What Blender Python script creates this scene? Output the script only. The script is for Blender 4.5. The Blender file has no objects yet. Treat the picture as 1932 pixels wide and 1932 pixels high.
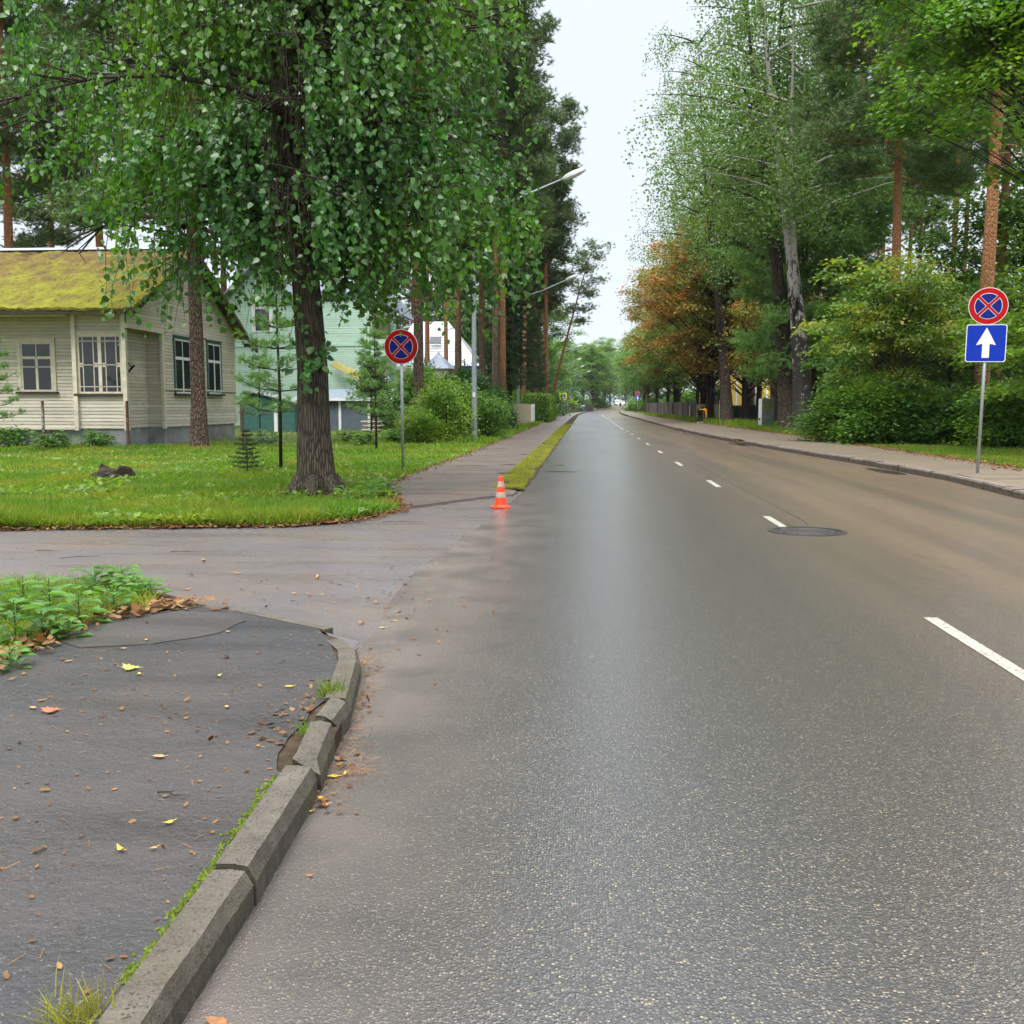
import bpy, bmesh, math, random
import numpy as np
from mathutils import Vector, Matrix, Euler, noise
R = math.radians
rnd = random.Random(7)
rng = np.random.default_rng(11)
S = bpy.context.scene
COL = S.collection

# ---------------------------------------------------------------- camera
cam = bpy.data.cameras.new("camera")
cam.lens = 36.0; cam.sensor_width = 36.0; cam.sensor_height = 36.0
cam.clip_start = 0.05; cam.clip_end = 4000
camo = bpy.data.objects.new("camera", cam); COL.objects.link(camo)
CAMH = 1.45
camo.location = (0, 0, CAMH)
camo.rotation_euler = (R(90 - 5.97), 0, R(4.11))
S.camera = camo
CM = Euler(camo.rotation_euler).to_matrix()

# ---------------------------------------------------------------- world, sun, exposure
SUN_EL, SUN_AZ = 55, 200
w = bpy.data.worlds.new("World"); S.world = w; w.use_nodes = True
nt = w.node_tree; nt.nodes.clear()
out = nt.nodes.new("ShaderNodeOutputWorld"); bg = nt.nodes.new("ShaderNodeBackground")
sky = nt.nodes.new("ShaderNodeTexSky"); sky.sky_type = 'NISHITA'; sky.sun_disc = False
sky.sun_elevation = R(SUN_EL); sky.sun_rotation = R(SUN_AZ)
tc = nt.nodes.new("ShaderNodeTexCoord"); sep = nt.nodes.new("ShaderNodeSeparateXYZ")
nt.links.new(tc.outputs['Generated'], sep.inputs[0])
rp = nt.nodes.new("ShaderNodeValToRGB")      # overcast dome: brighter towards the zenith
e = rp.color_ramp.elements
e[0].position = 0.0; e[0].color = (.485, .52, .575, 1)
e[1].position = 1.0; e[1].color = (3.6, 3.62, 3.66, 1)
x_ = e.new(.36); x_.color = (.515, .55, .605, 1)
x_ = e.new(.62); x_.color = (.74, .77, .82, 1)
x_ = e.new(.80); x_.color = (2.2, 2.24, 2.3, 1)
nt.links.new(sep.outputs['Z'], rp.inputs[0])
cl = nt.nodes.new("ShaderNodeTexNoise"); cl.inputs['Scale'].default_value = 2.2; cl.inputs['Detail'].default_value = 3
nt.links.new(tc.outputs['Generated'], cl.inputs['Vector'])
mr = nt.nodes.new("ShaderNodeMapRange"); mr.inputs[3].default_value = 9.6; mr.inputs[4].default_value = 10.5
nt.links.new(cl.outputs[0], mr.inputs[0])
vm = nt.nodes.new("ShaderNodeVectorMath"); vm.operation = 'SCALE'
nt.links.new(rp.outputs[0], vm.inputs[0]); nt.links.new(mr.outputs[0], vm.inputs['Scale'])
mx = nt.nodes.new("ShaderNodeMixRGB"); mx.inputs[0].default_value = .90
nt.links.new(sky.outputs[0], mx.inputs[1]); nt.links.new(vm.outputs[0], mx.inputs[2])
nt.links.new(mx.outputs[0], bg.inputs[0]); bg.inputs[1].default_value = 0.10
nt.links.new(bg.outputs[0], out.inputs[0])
sl = bpy.data.lights.new("sun", 'SUN'); sl.energy = 1.5; sl.angle = R(25); sl.color = (1, .96, .9)
slo = bpy.data.objects.new("sun", sl); COL.objects.link(slo)
_az = R(SUN_AZ)
_d = Vector((math.sin(_az) * math.cos(R(SUN_EL)), math.cos(_az) * math.cos(R(SUN_EL)), math.sin(R(SUN_EL))))
slo.rotation_euler = _d.to_track_quat('Z', 'Y').to_euler()
S.view_settings.view_transform = 'Standard'; S.view_settings.look = 'None'
S.view_settings.gamma = 1; S.view_settings.use_curve_mapping = False
S.view_settings.exposure = 0.92
try:
    S.render.engine = 'CYCLES'; S.cycles.max_bounces = 8; S.cycles.transparent_max_bounces = 8
    S.cycles.diffuse_bounces = 4; S.cycles.transmission_bounces = 5; S.cycles.caustics_reflective = False
except Exception: pass

# ---------------------------------------------------------------- measuring helpers (photo measured on a 1932 px grid)
def ray(px, py):
    return CM @ Vector(((px - 966) / 1932, (966 - py) / 1932, -1))
def GP(px, py, z=0.0):
    d = ray(px, py); t = (z - CAMH) / d.z
    return Vector((d.x * t, d.y * t, z))
def DY(px, py, Y):
    d = ray(px, py); t = Y / d.y
    return Vector((d.x * t, Y, CAMH + d.z * t))
def XA(px, Y): return DY(px, 764, Y).x
def ZA(py, Y): return DY(1105, py, Y).z
def gz(Y):
    t = min(1, max(0, (Y - 255) / 80)); return 1.1 * t * t * (3 - 2 * t)
def off(Y):
    if Y < 120: return 0
    if Y < 264: return 1.8e-4 * (Y - 120) ** 2
    return 3.73 + .052 * (Y - 264)

# ---------------------------------------------------------------- object helpers
def tag(o, label=None, cat=None, group=None, kind=None):
    if label: o['label'] = label
    if cat: o['category'] = cat
    if group: o['group'] = group
    if kind: o['kind'] = kind
    return o
def thing(name, label, cat, loc=(0, 0, 0), rz=0, group=None):
    o = bpy.data.objects.new(name, None); COL.objects.link(o); o.empty_display_size = .2
    o.location = loc; o.rotation_euler = (0, 0, rz)
    return tag(o, label, cat, group)
def dup(root, loc, rz=0, sc=1.0, label=None, cat=None, group=None, name=None, mats=None, rot=None):
    r = root.copy(); COL.objects.link(r); r.location = loc
    r.rotation_euler = rot if rot else (0, 0, rz)
    r.scale = sc if isinstance(sc, tuple) else (sc, sc, sc)
    tag(r, label, cat, group)
    if name: r.name = name
    def setm(o):
        if mats and o.type == 'MESH' and o.name.split('.')[0] in mats:
            o.material_slots[0].link = 'OBJECT'; o.material_slots[0].material = mats[o.name.split('.')[0]]
    setm(r)
    for ch in list(root.children):
        c = ch.copy(); COL.objects.link(c); c.parent = r; setm(c)
        for g in list(ch.children):
            d = g.copy(); COL.objects.link(d); d.parent = c; setm(d)
    return r
def retire(root):
    for ch in list(root.children):
        for g in list(ch.children): bpy.data.objects.remove(g)
        bpy.data.objects.remove(ch)
    bpy.data.objects.remove(root)

class MB:
    def __init__(s): s.v = []; s.f = []
    def add(s, vs, fs):
        n = len(s.v); s.v += [tuple(v) for v in vs]; s.f += [tuple(i + n for i in f) for f in fs]; return s
    def box(s, x0, x1, y0, y1, z0, z1):
        return s.add([(x0, y0, z0), (x1, y0, z0), (x1, y1, z0), (x0, y1, z0), (x0, y0, z1), (x1, y0, z1), (x1, y1, z1), (x0, y1, z1)],
                     [(0, 3, 2, 1), (4, 5, 6, 7), (0, 1, 5, 4), (1, 2, 6, 5), (2, 3, 7, 6), (3, 0, 4, 7)])
    def poly(s, pts): return s.add(pts, [tuple(range(len(pts)))])
    def slab(s, pts, n, t):           # polygon pts extruded by vector n*t
        n = Vector(n) * t; k = len(pts)
        a = [Vector(p) for p in pts]; b = [p + n for p in a]
        return s.add(a + b, [tuple(range(k))[::-1], tuple(range(k, 2 * k))] + [(i, (i + 1) % k, k + (i + 1) % k, k + i) for i in range(k)])
    def tube(s, pts, rad, seg=8, cap=True, wob=0, ph=0):
        pts = [Vector(p) for p in pts]; k = len(pts); vs = []; fs = []
        u = None
        for i, p in enumerate(pts):
            d = (pts[min(i + 1, k - 1)] - pts[max(i - 1, 0)])
            d = d.normalized() if d.length > 1e-9 else Vector((0, 0, 1))
            if u is None:
                u = Vector((1, 0, 0)) if abs(d.x) < .8 else Vector((0, 1, 0))
            u = (u - d * u.dot(d)).normalized(); q = d.cross(u)
            for j in range(seg):
                a = 2 * math.pi * j / seg
                r = rad[i] if not isinstance(rad, (int, float)) else rad
                if wob: r *= 1 + wob * math.sin(3 * a + ph + i * .35) + wob * .7 * math.sin(5 * a + ph * 2 - i * .2)
                vs.append(p + (u * math.cos(a) + q * math.sin(a)) * r)
        for i in range(k - 1):
            for j in range(seg):
                fs.append((i * seg + j, i * seg + (j + 1) % seg, (i + 1) * seg + (j + 1) % seg, (i + 1) * seg + j))
        if cap: fs += [tuple(range(seg))[::-1], tuple((k - 1) * seg + j for j in range(seg))]
        return s.add(vs, fs)
    def lathe(s, prof, c=(0, 0, 0), seg=20, sq=1.0):
        vs = []; k = len(prof); fs = []
        for (r, z) in prof:
            for j in range(seg):
                a = 2 * math.pi * j / seg
                vs.append((c[0] + r * math.cos(a), c[1] + r * math.sin(a) * sq, c[2] + z))
        for i in range(k - 1):
            for j in range(seg):
                fs.append((i * seg + j, i * seg + (j + 1) % seg, (i + 1) * seg + (j + 1) % seg, (i + 1) * seg + j))
        fs += [tuple(range(seg))[::-1], tuple((k - 1) * seg + j for j in range(seg))]
        return s.add(vs, fs)
    def build(s, name, mat, parent=None, smooth=False, bevel=0, local=False):
        me = bpy.data.meshes.new(name); vs = s.v
        if parent is not None and not local:
            L = Vector(parent.location)
            if parent.parent: L = L + Vector(parent.parent.location)
            vs = [(v[0] - L.x, v[1] - L.y, v[2] - L.z) for v in vs]
        me.from_pydata(vs, [], s.f); me.update()
        if smooth: me.polygons.foreach_set('use_smooth', [True] * len(me.polygons))
        me.materials.append(mat)
        o = bpy.data.objects.new(name, me); COL.objects.link(o)
        if parent is not None: o.parent = parent
        if bevel:
            b = o.modifiers.new('b', 'BEVEL'); b.width = bevel; b.segments = 2; b.limit_method = 'ANGLE'
        return o

def inst_mesh(name, tv, tf, C, A, N, SZ, mat, parent=None, scale3=None):
    tv = np.asarray(tv, float); tf = np.asarray(tf, int); n = len(C)
    A = A / np.linalg.norm(A, axis=1, keepdims=True).clip(1e-6)
    N = N - A * np.sum(N * A, axis=1, keepdims=True)
    ln = np.linalg.norm(N, axis=1, keepdims=True); N = np.where(ln > 1e-4, N / ln.clip(1e-6), np.cross(A, [0.3, .5, .81]))
    B = np.cross(N, A)
    SZ = np.broadcast_to(SZ, (n,))
    V = C[:, None, :] + SZ[:, None, None] * (tv[None, :, 0:1] * A[:, None, :] + tv[None, :, 1:2] * B[:, None, :] + tv[None, :, 2:3] * N[:, None, :])
    k = len(tv); F = (tf[None] + (np.arange(n) * k)[:, None, None]).reshape(-1, tf.shape[1])
    me = bpy.data.meshes.new(name)
    me.vertices.add(n * k); me.vertices.foreach_set('co', V.astype(np.float32).ravel())
    me.loops.add(F.size); me.loops.foreach_set('vertex_index', F.astype(np.int32).ravel())
    me.polygons.add(len(F)); me.polygons.foreach_set('loop_start', (np.arange(len(F)) * F.shape[1]).astype(np.int32))
    me.update(calc_edges=True)
    me.materials.append(mat)
    o = bpy.data.objects.new(name, me); COL.objects.link(o)
    if parent is not None: o.parent = parent
    return o

# ---------------------------------------------------------------- material helpers
class NT:
    def __init__(s, name):
        s.m = bpy.data.materials.new(name); s.m.use_nodes = True; s.t = s.m.node_tree; s.t.nodes.clear()
        s.o = s.n('OutputMaterial')
    def n(s, t, **k):
        nd = s.t.nodes.new('ShaderNode' + t)
        for a, b in k.items(): setattr(nd, a, b)
        return nd
    def l(s, a, b): s.t.links.new(a, b)
    def val(s, sock, v):
        if hasattr(v, 'links') or isinstance(v, bpy.types.NodeSocket): s.l(v, sock)
        else:
            try: sock.default_value = v
            except Exception: sock.default_value = (*v, 1)
    def pos(s): return s.n('NewGeometry').outputs['Position']
    def obj(s): return s.n('TexCoord').outputs['Object']
    def rand(s): return s.n('NewGeometry').outputs['Random Per Island']
    def orand(s): return s.n('ObjectInfo').outputs['Random']
    def map(s, v, sc=(1, 1, 1), rot=(0, 0, 0)):
        m = s.n('Mapping'); s.l(v, m.inputs[0]); m.inputs['Scale'].default_value = sc; m.inputs['Rotation'].default_value = rot; return m.outputs[0]
    def noise(s, v, sc, det=4, ro=.55, dist=0):
        m = s.n('TexNoise'); s.l(v, m.inputs['Vector']); m.inputs['Scale'].default_value = sc; m.inputs['Detail'].default_value = det
        m.inputs['Roughness'].default_value = ro; m.inputs['Distortion'].default_value = dist; return m.outputs[0]
    def vor(s, v, sc, feat='F1', rnd_=1):
        m = s.n('TexVoronoi', feature=feat); s.l(v, m.inputs['Vector']); m.inputs['Scale'].default_value = sc
        m.inputs['Randomness'].default_value = rnd_
        return m
    def ramp(s, f, st, interp='LINEAR'):
        m = s.n('ValToRGB'); s.l(f, m.inputs[0]); cr = m.color_ramp; cr.interpolation = interp
        while len(cr.elements) < len(st): cr.elements.new(.5)
        for e_, (p, c) in zip(cr.elements, st):
            e_.position = p; e_.color = (*c, 1) if len(c) == 3 else c
        return m.outputs[0]
    def rng(s, f, a, b, c=0, d=1):
        m = s.n('MapRange'); s.l(f, m.inputs[0]); m.inputs[1].default_value = a; m.inputs[2].default_value = b
        m.inputs[3].default_value = c; m.inputs[4].default_value = d; return m.outputs[0]
    def mix(s, f, a, b, bt='MIX'):
        m = s.n('MixRGB', blend_type=bt); s.val(m.inputs[0], f); s.val(m.inputs[1], a); s.val(m.inputs[2], b); return m.outputs[0]
    def math(s, op, a, b=0):
        m = s.n('Math', operation=op); s.val(m.inputs[0], a); s.val(m.inputs[1], b); return m.outputs[0]
    def xyz(s, v):
        m = s.n('SeparateXYZ'); s.l(v, m.inputs[0]); return m.outputs
    def bump(s, h, st=.5, d=.01, nrm=None):
        m = s.n('Bump'); s.l(h, m.inputs['Height']); m.inputs['Strength'].default_value = st; m.inputs['Distance'].default_value = d
        if nrm: s.l(nrm, m.inputs['Normal'])
        return m.outputs[0]
    def bsdf(s, col, rough=.6, spec=.5, metal=0, nrm=None, **k):
        b = s.n('BsdfPrincipled'); s.val(b.inputs['Base Color'], col); s.val(b.inputs['Roughness'], rough)
        s.val(b.inputs['Specular IOR Level'], spec); s.val(b.inputs['Metallic'], metal)
        if nrm: s.l(nrm, b.inputs['Normal'])
        for a, v in k.items(): s.val(b.inputs[a], v)
        return b.outputs[0]
    def out(s, sh): s.l(sh, s.o.inputs[0]); return s.m

def leafmat(name, c1, c2, c3, trans=.35, rough=.45, spec=.4, nsc=.5, tcol=None, tone=.25, th=(.45, .68)):
    t = NT(name); r = t.rand(); o = t.obj()
    a = t.ramp(r, [(0, c1), (.6, c2), (1, c2)])
    n = t.noise(o, nsc, 2)
    a = t.mix(t.rng(n, *th), a, c3)
    m = t.math('FRACT', t.math('MULTIPLY', r, 17.31))
    v = t.math('ADD', 1 - tone, t.math('MULTIPLY', m, 2 * tone))
    v = t.math('MULTIPLY', v, t.rng(t.orand(), 0, 1, .85, 1.15))
    sc = t.n('VectorMath', operation='SCALE'); t.l(a, sc.inputs[0]); t.l(v, sc.inputs['Scale'])
    b = t.bsdf(sc.outputs[0], rough, spec)
    tr = t.n('BsdfTranslucent')
    tc_ = t.mix(1, sc.outputs[0], tcol or (1.5, 1.6, .5), 'MULTIPLY'); t.l(tc_, tr.inputs[0])
    mx_ = t.n('MixShader'); mx_.inputs[0].default_value = trans; t.l(b, mx_.inputs[1]); t.l(tr.outputs[0], mx_.inputs[2])
    return t.out(mx_.outputs[0])
def plain(name, col, rough=.5, spec=.5, metal=0, var=.12, nsc=8, bumpd=0):
    t = NT(name); o = t.obj(); n = t.noise(o, nsc, 4)
    c = t.mix(t.rng(n, .3, .7, 0, 1), tuple(x * (1 - var) for x in col), tuple(min(1, x * (1 + var)) for x in col))
    nr = t.bump(n, .4, bumpd) if bumpd else None
    return t.out(t.bsdf(c, rough, spec, metal, nr))

# road surface: coarse wet asphalt with tan sediment on the right-hand lane
def m_road():
    t = NT('wet_asphalt'); p = t.pos(); X, Y, Z = t.xyz(p)[:3]
    wob = t.noise(p, 30, 2); 
    v = t.vor(p, 108); v2 = t.vor(p, 240)
    cr = t.xyz(v.outputs['Color'])[0]
    stone = t.ramp(cr, [(0, (.012, .011, .010)), (.4, (.036, .033, .029)), (.78, (.085, .074, .060)), (.93, (.15, .12, .08)), (1, (.34, .27, .15))])
    c2 = t.ramp(t.xyz(v2.outputs['Color'])[1], [(0, (.010, .009, .009)), (1, (.05, .044, .038))])
    d = t.rng(v.outputs['Distance'], .35, .62)
    c = t.mix(d, stone, c2)
    big = t.noise(t.map(p, (1.0, .16, 1)), .55, 4, .6)
    c = t.mix(t.rng(big, .35, .7, 0, .35), c, (.022, .021, .021))
    lane = t.math('ADD', t.math('MULTIPLY', t.rng(X, 1.6, 3.6), .8), t.math('MULTIPLY', t.rng(X, .4, 1.8), .2))
    tracks = t.noise(t.map(p, (1.4, .05, 1)), 1.1, 3, .6)
    tan = t.math('MULTIPLY', lane, t.rng(tracks, .38, .62, .34, .62))
    tcl = t.mix(t.math('ADD', t.math('MULTIPLY', cr, .75), t.math('MULTIPLY', t.noise(p, 3.5, 4, .7), .3)), (.055, .031, .013), (.31, .19, .095))
    c = t.mix(tan, c, tcl)
    edge = t.math('MULTIPLY', t.rng(X, -.1, -1.25), t.rng(t.noise(p, 1.7, 4), .3, .6, .35, 1))
    edge = t.math('MULTIPLY', edge, t.rng(Y, 24, 13))
    c = t.mix(edge, c, (.135, .11, .095))
    crack = t.math('LESS_THAN', t.math('ABSOLUTE', t.math('ADD', t.math('SUBTRACT', X, 2.72), t.math('MULTIPLY', t.math('SUBTRACT', t.noise(p, .7, 3), .5), .22))), .011)
    crack = t.math('MULTIPLY', crack, t.math('GREATER_THAN', Y, 12.5))
    c = t.mix(crack, c, (.02, .018, .017))
    h = t.math('SUBTRACT', t.math('MULTIPLY', t.math('SUBTRACT', 1, v.outputs['Distance']), cr), t.math('MULTIPLY', v2.outputs['Distance'], .25))
    nr = t.bump(h, .95, .008); nc = t.bump(h, .36, .003)
    rg = t.math('ADD', t.rng(big, .3, .7, .32, .45), t.math('MULTIPLY', tan, .16))
    rg = t.math('ADD', rg, t.math('MULTIPLY', edge, .25))
    cw = t.math('MULTIPLY', t.rng(big, .3, .7, 1, .9), t.math('SUBTRACT', 1, t.math('ADD', t.math('MULTIPLY', tan, .35), t.math('MULTIPLY', edge, .5))))
    cw = t.math('MULTIPLY', cw, t.math('MULTIPLY', t.rng(v.outputs['Distance'], .35, .6, 1, .6), t.rng(cr, 0, .4, .85, 1)))
    k = {'Coat Weight': cw, 'Coat Roughness': .205, 'Coat IOR': 2.05, 'Coat Normal': nc}
    return t.out(t.bsdf(c, rg, .5, 0, nr, **k))
def m_side(name, base, brown, r0=.3, r1=.5, sc=160, crackamt=0, bd=.004, damp=.5):
    t = NT(name); p = t.pos(); v = t.vor(p, sc)
    cr = t.xyz(v.outputs['Color'])[0]
    c = t.mix(t.rng(cr, .0, 1, .0, .5), base, tuple(x * 2.1 for x in base))
    c = t.mix(t.math('GREATER_THAN', cr, .985), c, (.17, .16, .14))
    n = t.noise(p, .8, 5, .6); n2 = t.noise(t.map(p, (.5, 2.2, 1)), 1.0, 4, .6)
    c = t.mix(t.rng(n, .42, .66, 0, .8), c, brown)
    c = t.mix(t.rng(n2, .5, .75, 0, damp), c, tuple(x * .55 for x in base))
    lump = t.noise(p, 14, 4, .6)
    h = t.math('ADD', t.math('MULTIPLY', cr, .35), t.math('ADD', t.math('MULTIPLY', lump, .9), t.math('MULTIPLY', t.noise(p, 42, 4, .7), .8)))
    nr = t.bump(h, .8, bd)
    rg = t.rng(n2, .3, .7, r1, r0)
    return t.out(t.bsdf(c, rg, .5, 0, nr))
def m_concrete(name='kerb_concrete', base=(.088, .076, .060), moss=True, rough=.62):
    t = NT(name); p = t.pos(); n = t.noise(p, 9, 5, .65); f = t.noise(p, 120, 3)
    c = t.mix(t.rng(n, .3, .7), tuple(x * .55 for x in base), tuple(x * 1.3 for x in base))
    c = t.mix(t.rng(f, .45, .7, 0, .45), c, tuple(x * 2.0 for x in base))
    pv = t.vor(p, 150); c = t.mix(t.math('GREATER_THAN', t.xyz(pv.outputs['Color'])[0], .93), c, tuple(x * .4 for x in base))
    c = t.mix(t.rng(t.noise(p, 2.6, 4), .5, .68, 0, .6), c, (.07, .06, .035))
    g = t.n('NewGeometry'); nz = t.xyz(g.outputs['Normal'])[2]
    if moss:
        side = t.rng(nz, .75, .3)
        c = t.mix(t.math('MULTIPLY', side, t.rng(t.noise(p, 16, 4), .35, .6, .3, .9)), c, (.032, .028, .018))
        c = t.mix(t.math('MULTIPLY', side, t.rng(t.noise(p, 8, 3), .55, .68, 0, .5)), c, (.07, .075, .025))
    nr = t.bump(t.math('ADD', n, t.math('MULTIPLY', f, .6)), .8, .009)
    return t.out(t.bsdf(c, rough, .35, 0, nr))
def m_lawn():
    t = NT('lawn_soil'); p = t.pos(); n = t.noise(p, .35, 4, .6); f = t.noise(p, 9, 4)
    c = t.ramp(n, [(.3, (.06, .11, .012)), (.5, (.10, .15, .018)), (.62, (.19, .20, .022)), (.75, (.14, .10, .04))])
    c = t.mix(t.rng(f, .35, .7), c, (.035, .04, .012))
    return t.out(t.bsdf(c, .9, .2, 0, t.bump(f, .8, .04)))
def m_soil():
    t = NT('bare_soil'); p = t.pos(); n = t.noise(p, 6, 5)
    c = t.ramp(n, [(.3, (.022, .016, .010)), (.6, (.06, .042, .026)), (.75, (.10, .065, .035))])
    return t.out(t.bsdf(c, .95, .15, 0, t.bump(n, .9, .03)))
def m_bark(name, c1, c2, top=None, zt=(6, 11), sc=(9, 9, 2.2), d=.035, green=None):
    t = NT(name); o = t.obj(); q = t.map(o, sc); v = t.vor(q, 1.6, 'DISTANCE_TO_EDGE'); n = t.noise(q, 2.2, 5, .65)
    h = t.math('ADD', t.rng(v.outputs['Distance'], 0, .22), t.math('MULTIPLY', n, .7))
    c = t.mix(t.rng(h, .35, 1.3), c1, c2)
    if top:
        zz = t.math('ADD', t.xyz(o)[2], t.math('MULTIPLY', t.math('SUBTRACT', t.noise(o, .9, 3), .5), 3))
        c = t.mix(t.rng(zz, zt[0], zt[1]), c, t.mix(t.rng(n, .35, .65), tuple(x * .62 for x in top), top))
    if green: c = t.mix(t.rng(t.noise(o, 1.6, 4), .48, .7, 0, .55), c, green)
    return t.out(t.bsdf(c, .85, .25, 0, t.bump(h, .9, d)))
def m_birch():
    t = NT('birch_bark'); o = t.obj(); n = t.noise(t.map(o, (2.5, 2.5, 1.1)), 2.2, 5, .7); st = t.noise(t.map(o, (4, 4, 26)), 1.0, 3)
    z = t.xyz(o)[2]
    lim = t.rng(z, 0, 9, .33, .60)
    dk = t.math('GREATER_THAN', n, lim)
    c = t.mix(dk, (.33, .31, .28), (.03, .026, .022))
    c = t.mix(t.rng(st, .6, .68, 0, .8), c, (.05, .045, .04))
    return t.out(t.bsdf(c, .75, .3, 0, t.bump(n, .8, .03)))
def m_siding(name, base, grime, line=.117, z0=.66, vary=.14):
    t = NT(name); p = t.pos(); z = t.xyz(p)[2]
    bd = t.n('TexWhiteNoise', noise_dimensions='1D'); t.l(t.math('FLOOR', t.math('DIVIDE', t.math('SUBTRACT', z, z0), line)), bd.inputs['W'])
    k = t.rng(bd.outputs['Value'], 0, 1, 1 - vary, 1 + vary)
    n = t.noise(t.map(p, (1.2, 1.2, 5)), 1.6, 5, .65)
    sc = t.n('VectorMath', operation='SCALE'); sc.inputs[0].default_value = base; t.l(k, sc.inputs['Scale'])
    c = t.mix(t.rng(n, .45, .75, 0, .6), sc.outputs[0], grime)
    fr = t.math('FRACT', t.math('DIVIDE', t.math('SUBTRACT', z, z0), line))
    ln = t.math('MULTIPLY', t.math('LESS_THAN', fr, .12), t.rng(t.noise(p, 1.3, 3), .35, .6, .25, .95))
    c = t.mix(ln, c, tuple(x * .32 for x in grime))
    return t.out(t.bsdf(c, .7, .3, 0, t.bump(t.noise(p, 22, 4), .3, .004)))
def m_moss():
    t = NT('mossy_shingles'); o = t.pos(); x, y, z = t.xyz(o)[:3]
    n = t.noise(o, 1.6, 6, .7); f = t.noise(o, 9, 5, .75)
    hi = t.rng(z, 5.3, 7.3)
    k = t.math('SUBTRACT', t.math('ADD', t.math('MULTIPLY', n, .8), t.math('MULTIPLY', f, .5)), t.math('MULTIPLY', hi, .16))
    c = t.ramp(k, [(.34, (.07, .05, .03)), (.47, (.17, .115, .05)), (.57, (.20, .16, .04)), (.68, (.26, .26, .035)), (.82, (.33, .33, .04))])
    c = t.mix(t.rng(f, .30, .40, .75, 0), c, (.05, .045, .025))
    return t.out(t.bsdf(c, .95, .15, 0, t.bump(t.math('ADD', f, n), 1, .12)))
def m_glass(name='window_glass', col=(.018, .022, .024)):
    t = NT(name); n = t.noise(t.obj(), 1.2, 2)
    return t.out(t.bsdf(col, .06, .6, 0, t.bump(n, .15, .02)))
def m_rust(name, paint, amt=.5):
    t = NT(name); o = t.obj(); n = t.noise(o, 9, 5, .7)
    c = t.mix(t.rng(n, amt - .05, amt + .05), paint, (.10, .045, .022))
    return t.out(t.bsdf(c, .75, .3, 0, t.bump(n, .5, .005)))
def m_paint_mark():
    t = NT('road_paint'); p = t.pos(); n = t.noise(p, 40, 4, .7)
    v = t.vor(p, 78); c = t.mix(t.rng(n, .54, .62), t.mix(t.rng(t.noise(p, 5, 3), .3, .7), (.29, .28, .23), (.41, .39, .32)), (.10, .09, .08))
    return t.out(t.bsdf(c, .45, .4, 0, t.bump(t.math('SUBTRACT', 1, v.outputs['Distance']), .4, .004)))

M = {}
M['road'] = m_road()
M['side'] = m_side('side_street_asphalt', (.10, .09, .094), (.15, .12, .10), .22, .38, 170, damp=.25)
M['pave'] = m_side('footway_asphalt', (.030, .029, .031), (.066, .055, .047), .30, .6, 210, bd=.02, damp=.6)
M['walk'] = m_side('sidewalk_asphalt', (.095, .074, .066), (.16, .122, .098), .24, .46, 120, damp=.5)
M['walkr'] = m_side('sidewalk_asphalt_tan', (.13, .104, .078), (.19, .142, .098), .32, .5, 120, damp=.35)
M['kerb'] = m_concrete(); M['kerbr'] = m_concrete('kerb_concrete_worn', (.17, .14, .12))
M['patch'] = m_side('old_patch_asphalt', (.042, .038, .038), (.07, .06, .052), .34, .55, 210, bd=.014, damp=.4)
M['lawn'] = m_lawn(); M['soil'] = m_soil()
M['mark'] = m_paint_mark()
M['grass'] = leafmat('grass_blade', (.06, .135, .012), (.125, .24, .022), (.24, .25, .035), .45, .5, .3, .55, tone=.45)
M['grass2'] = leafmat('verge_grass_blade', (.15, .20, .03), (.26, .28, .045), (.36, .32, .06), .4, .5, .3, 1.5, tone=.3)
M['litter'] = leafmat('leaf_litter', (.10, .045, .018), (.24, .13, .05), (.16, .065, .02), .2, .6, .3, 3, (1.2, 1, .6), .35)
M['needles'] = leafmat('fallen_needles', (.20, .085, .03), (.30, .16, .06), (.16, .07, .03), .15, .6, .2, 3, (1.2, 1, .6), .3)
M['lime'] = leafmat('lime_leaves', (.030, .105, .024), (.062, .165, .034), (.11, .23, .014), .36, .36, .6, .3, tone=.35)
M['pine'] = leafmat('pine_needles', (.065, .12, .04), (.11, .175, .055), (.09, .155, .045), .25, .5, .4, .4, (1.3, 1.4, .7))
M['pine_soft'] = leafmat('pine_needles_fresh', (.11, .22, .055), (.165, .30, .075), (.14, .26, .065), .34, .5, .4, .4, (1.3, 1.4, .7))
M['spruce'] = leafmat('spruce_needles', (.03, .065, .022), (.05, .09, .028), (.04, .08, .024), .2, .5, .4, .4, (1.3, 1.4, .7))
M['birch_l'] = leafmat('birch_leaves', (.085, .17, .038), (.135, .24, .05), (.12, .215, .042), .35, .45, .5, .4)
M['green'] = leafmat('broad_leaves_green', (.05, .13, .02), (.095, .205, .028), (.16, .27, .028), .38, .45, .45, .4)
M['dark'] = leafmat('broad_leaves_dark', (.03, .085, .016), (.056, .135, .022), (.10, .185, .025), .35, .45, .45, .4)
M['fresh'] = leafmat('broad_leaves_fresh', (.085, .18, .02), (.14, .25, .03), (.20, .28, .03), .4, .45, .45, .5)
M['maple'] = leafmat('maple_leaves', (.07, .15, .022), (.13, .22, .03), (.33, .32, .045), .4, .45, .45, .75)
M['brown'] = leafmat('chestnut_leaves_browned', (.29, .14, .03), (.43, .21, .045), (.17, .21, .035), .35, .55, .3, .42, (1.4, 1.2, .5), th=(.44, .56))
M['olive'] = leafmat('chestnut_leaves_turning', (.10, .16, .022), (.20, .21, .03), (.34, .18, .035), .35, .5, .35, .5, (1.4, 1.3, .5))
M['weed'] = leafmat('weed_leaves', (.07, .17, .03), (.115, .24, .055), (.09, .20, .03), .35, .42, .5, 3)
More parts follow.
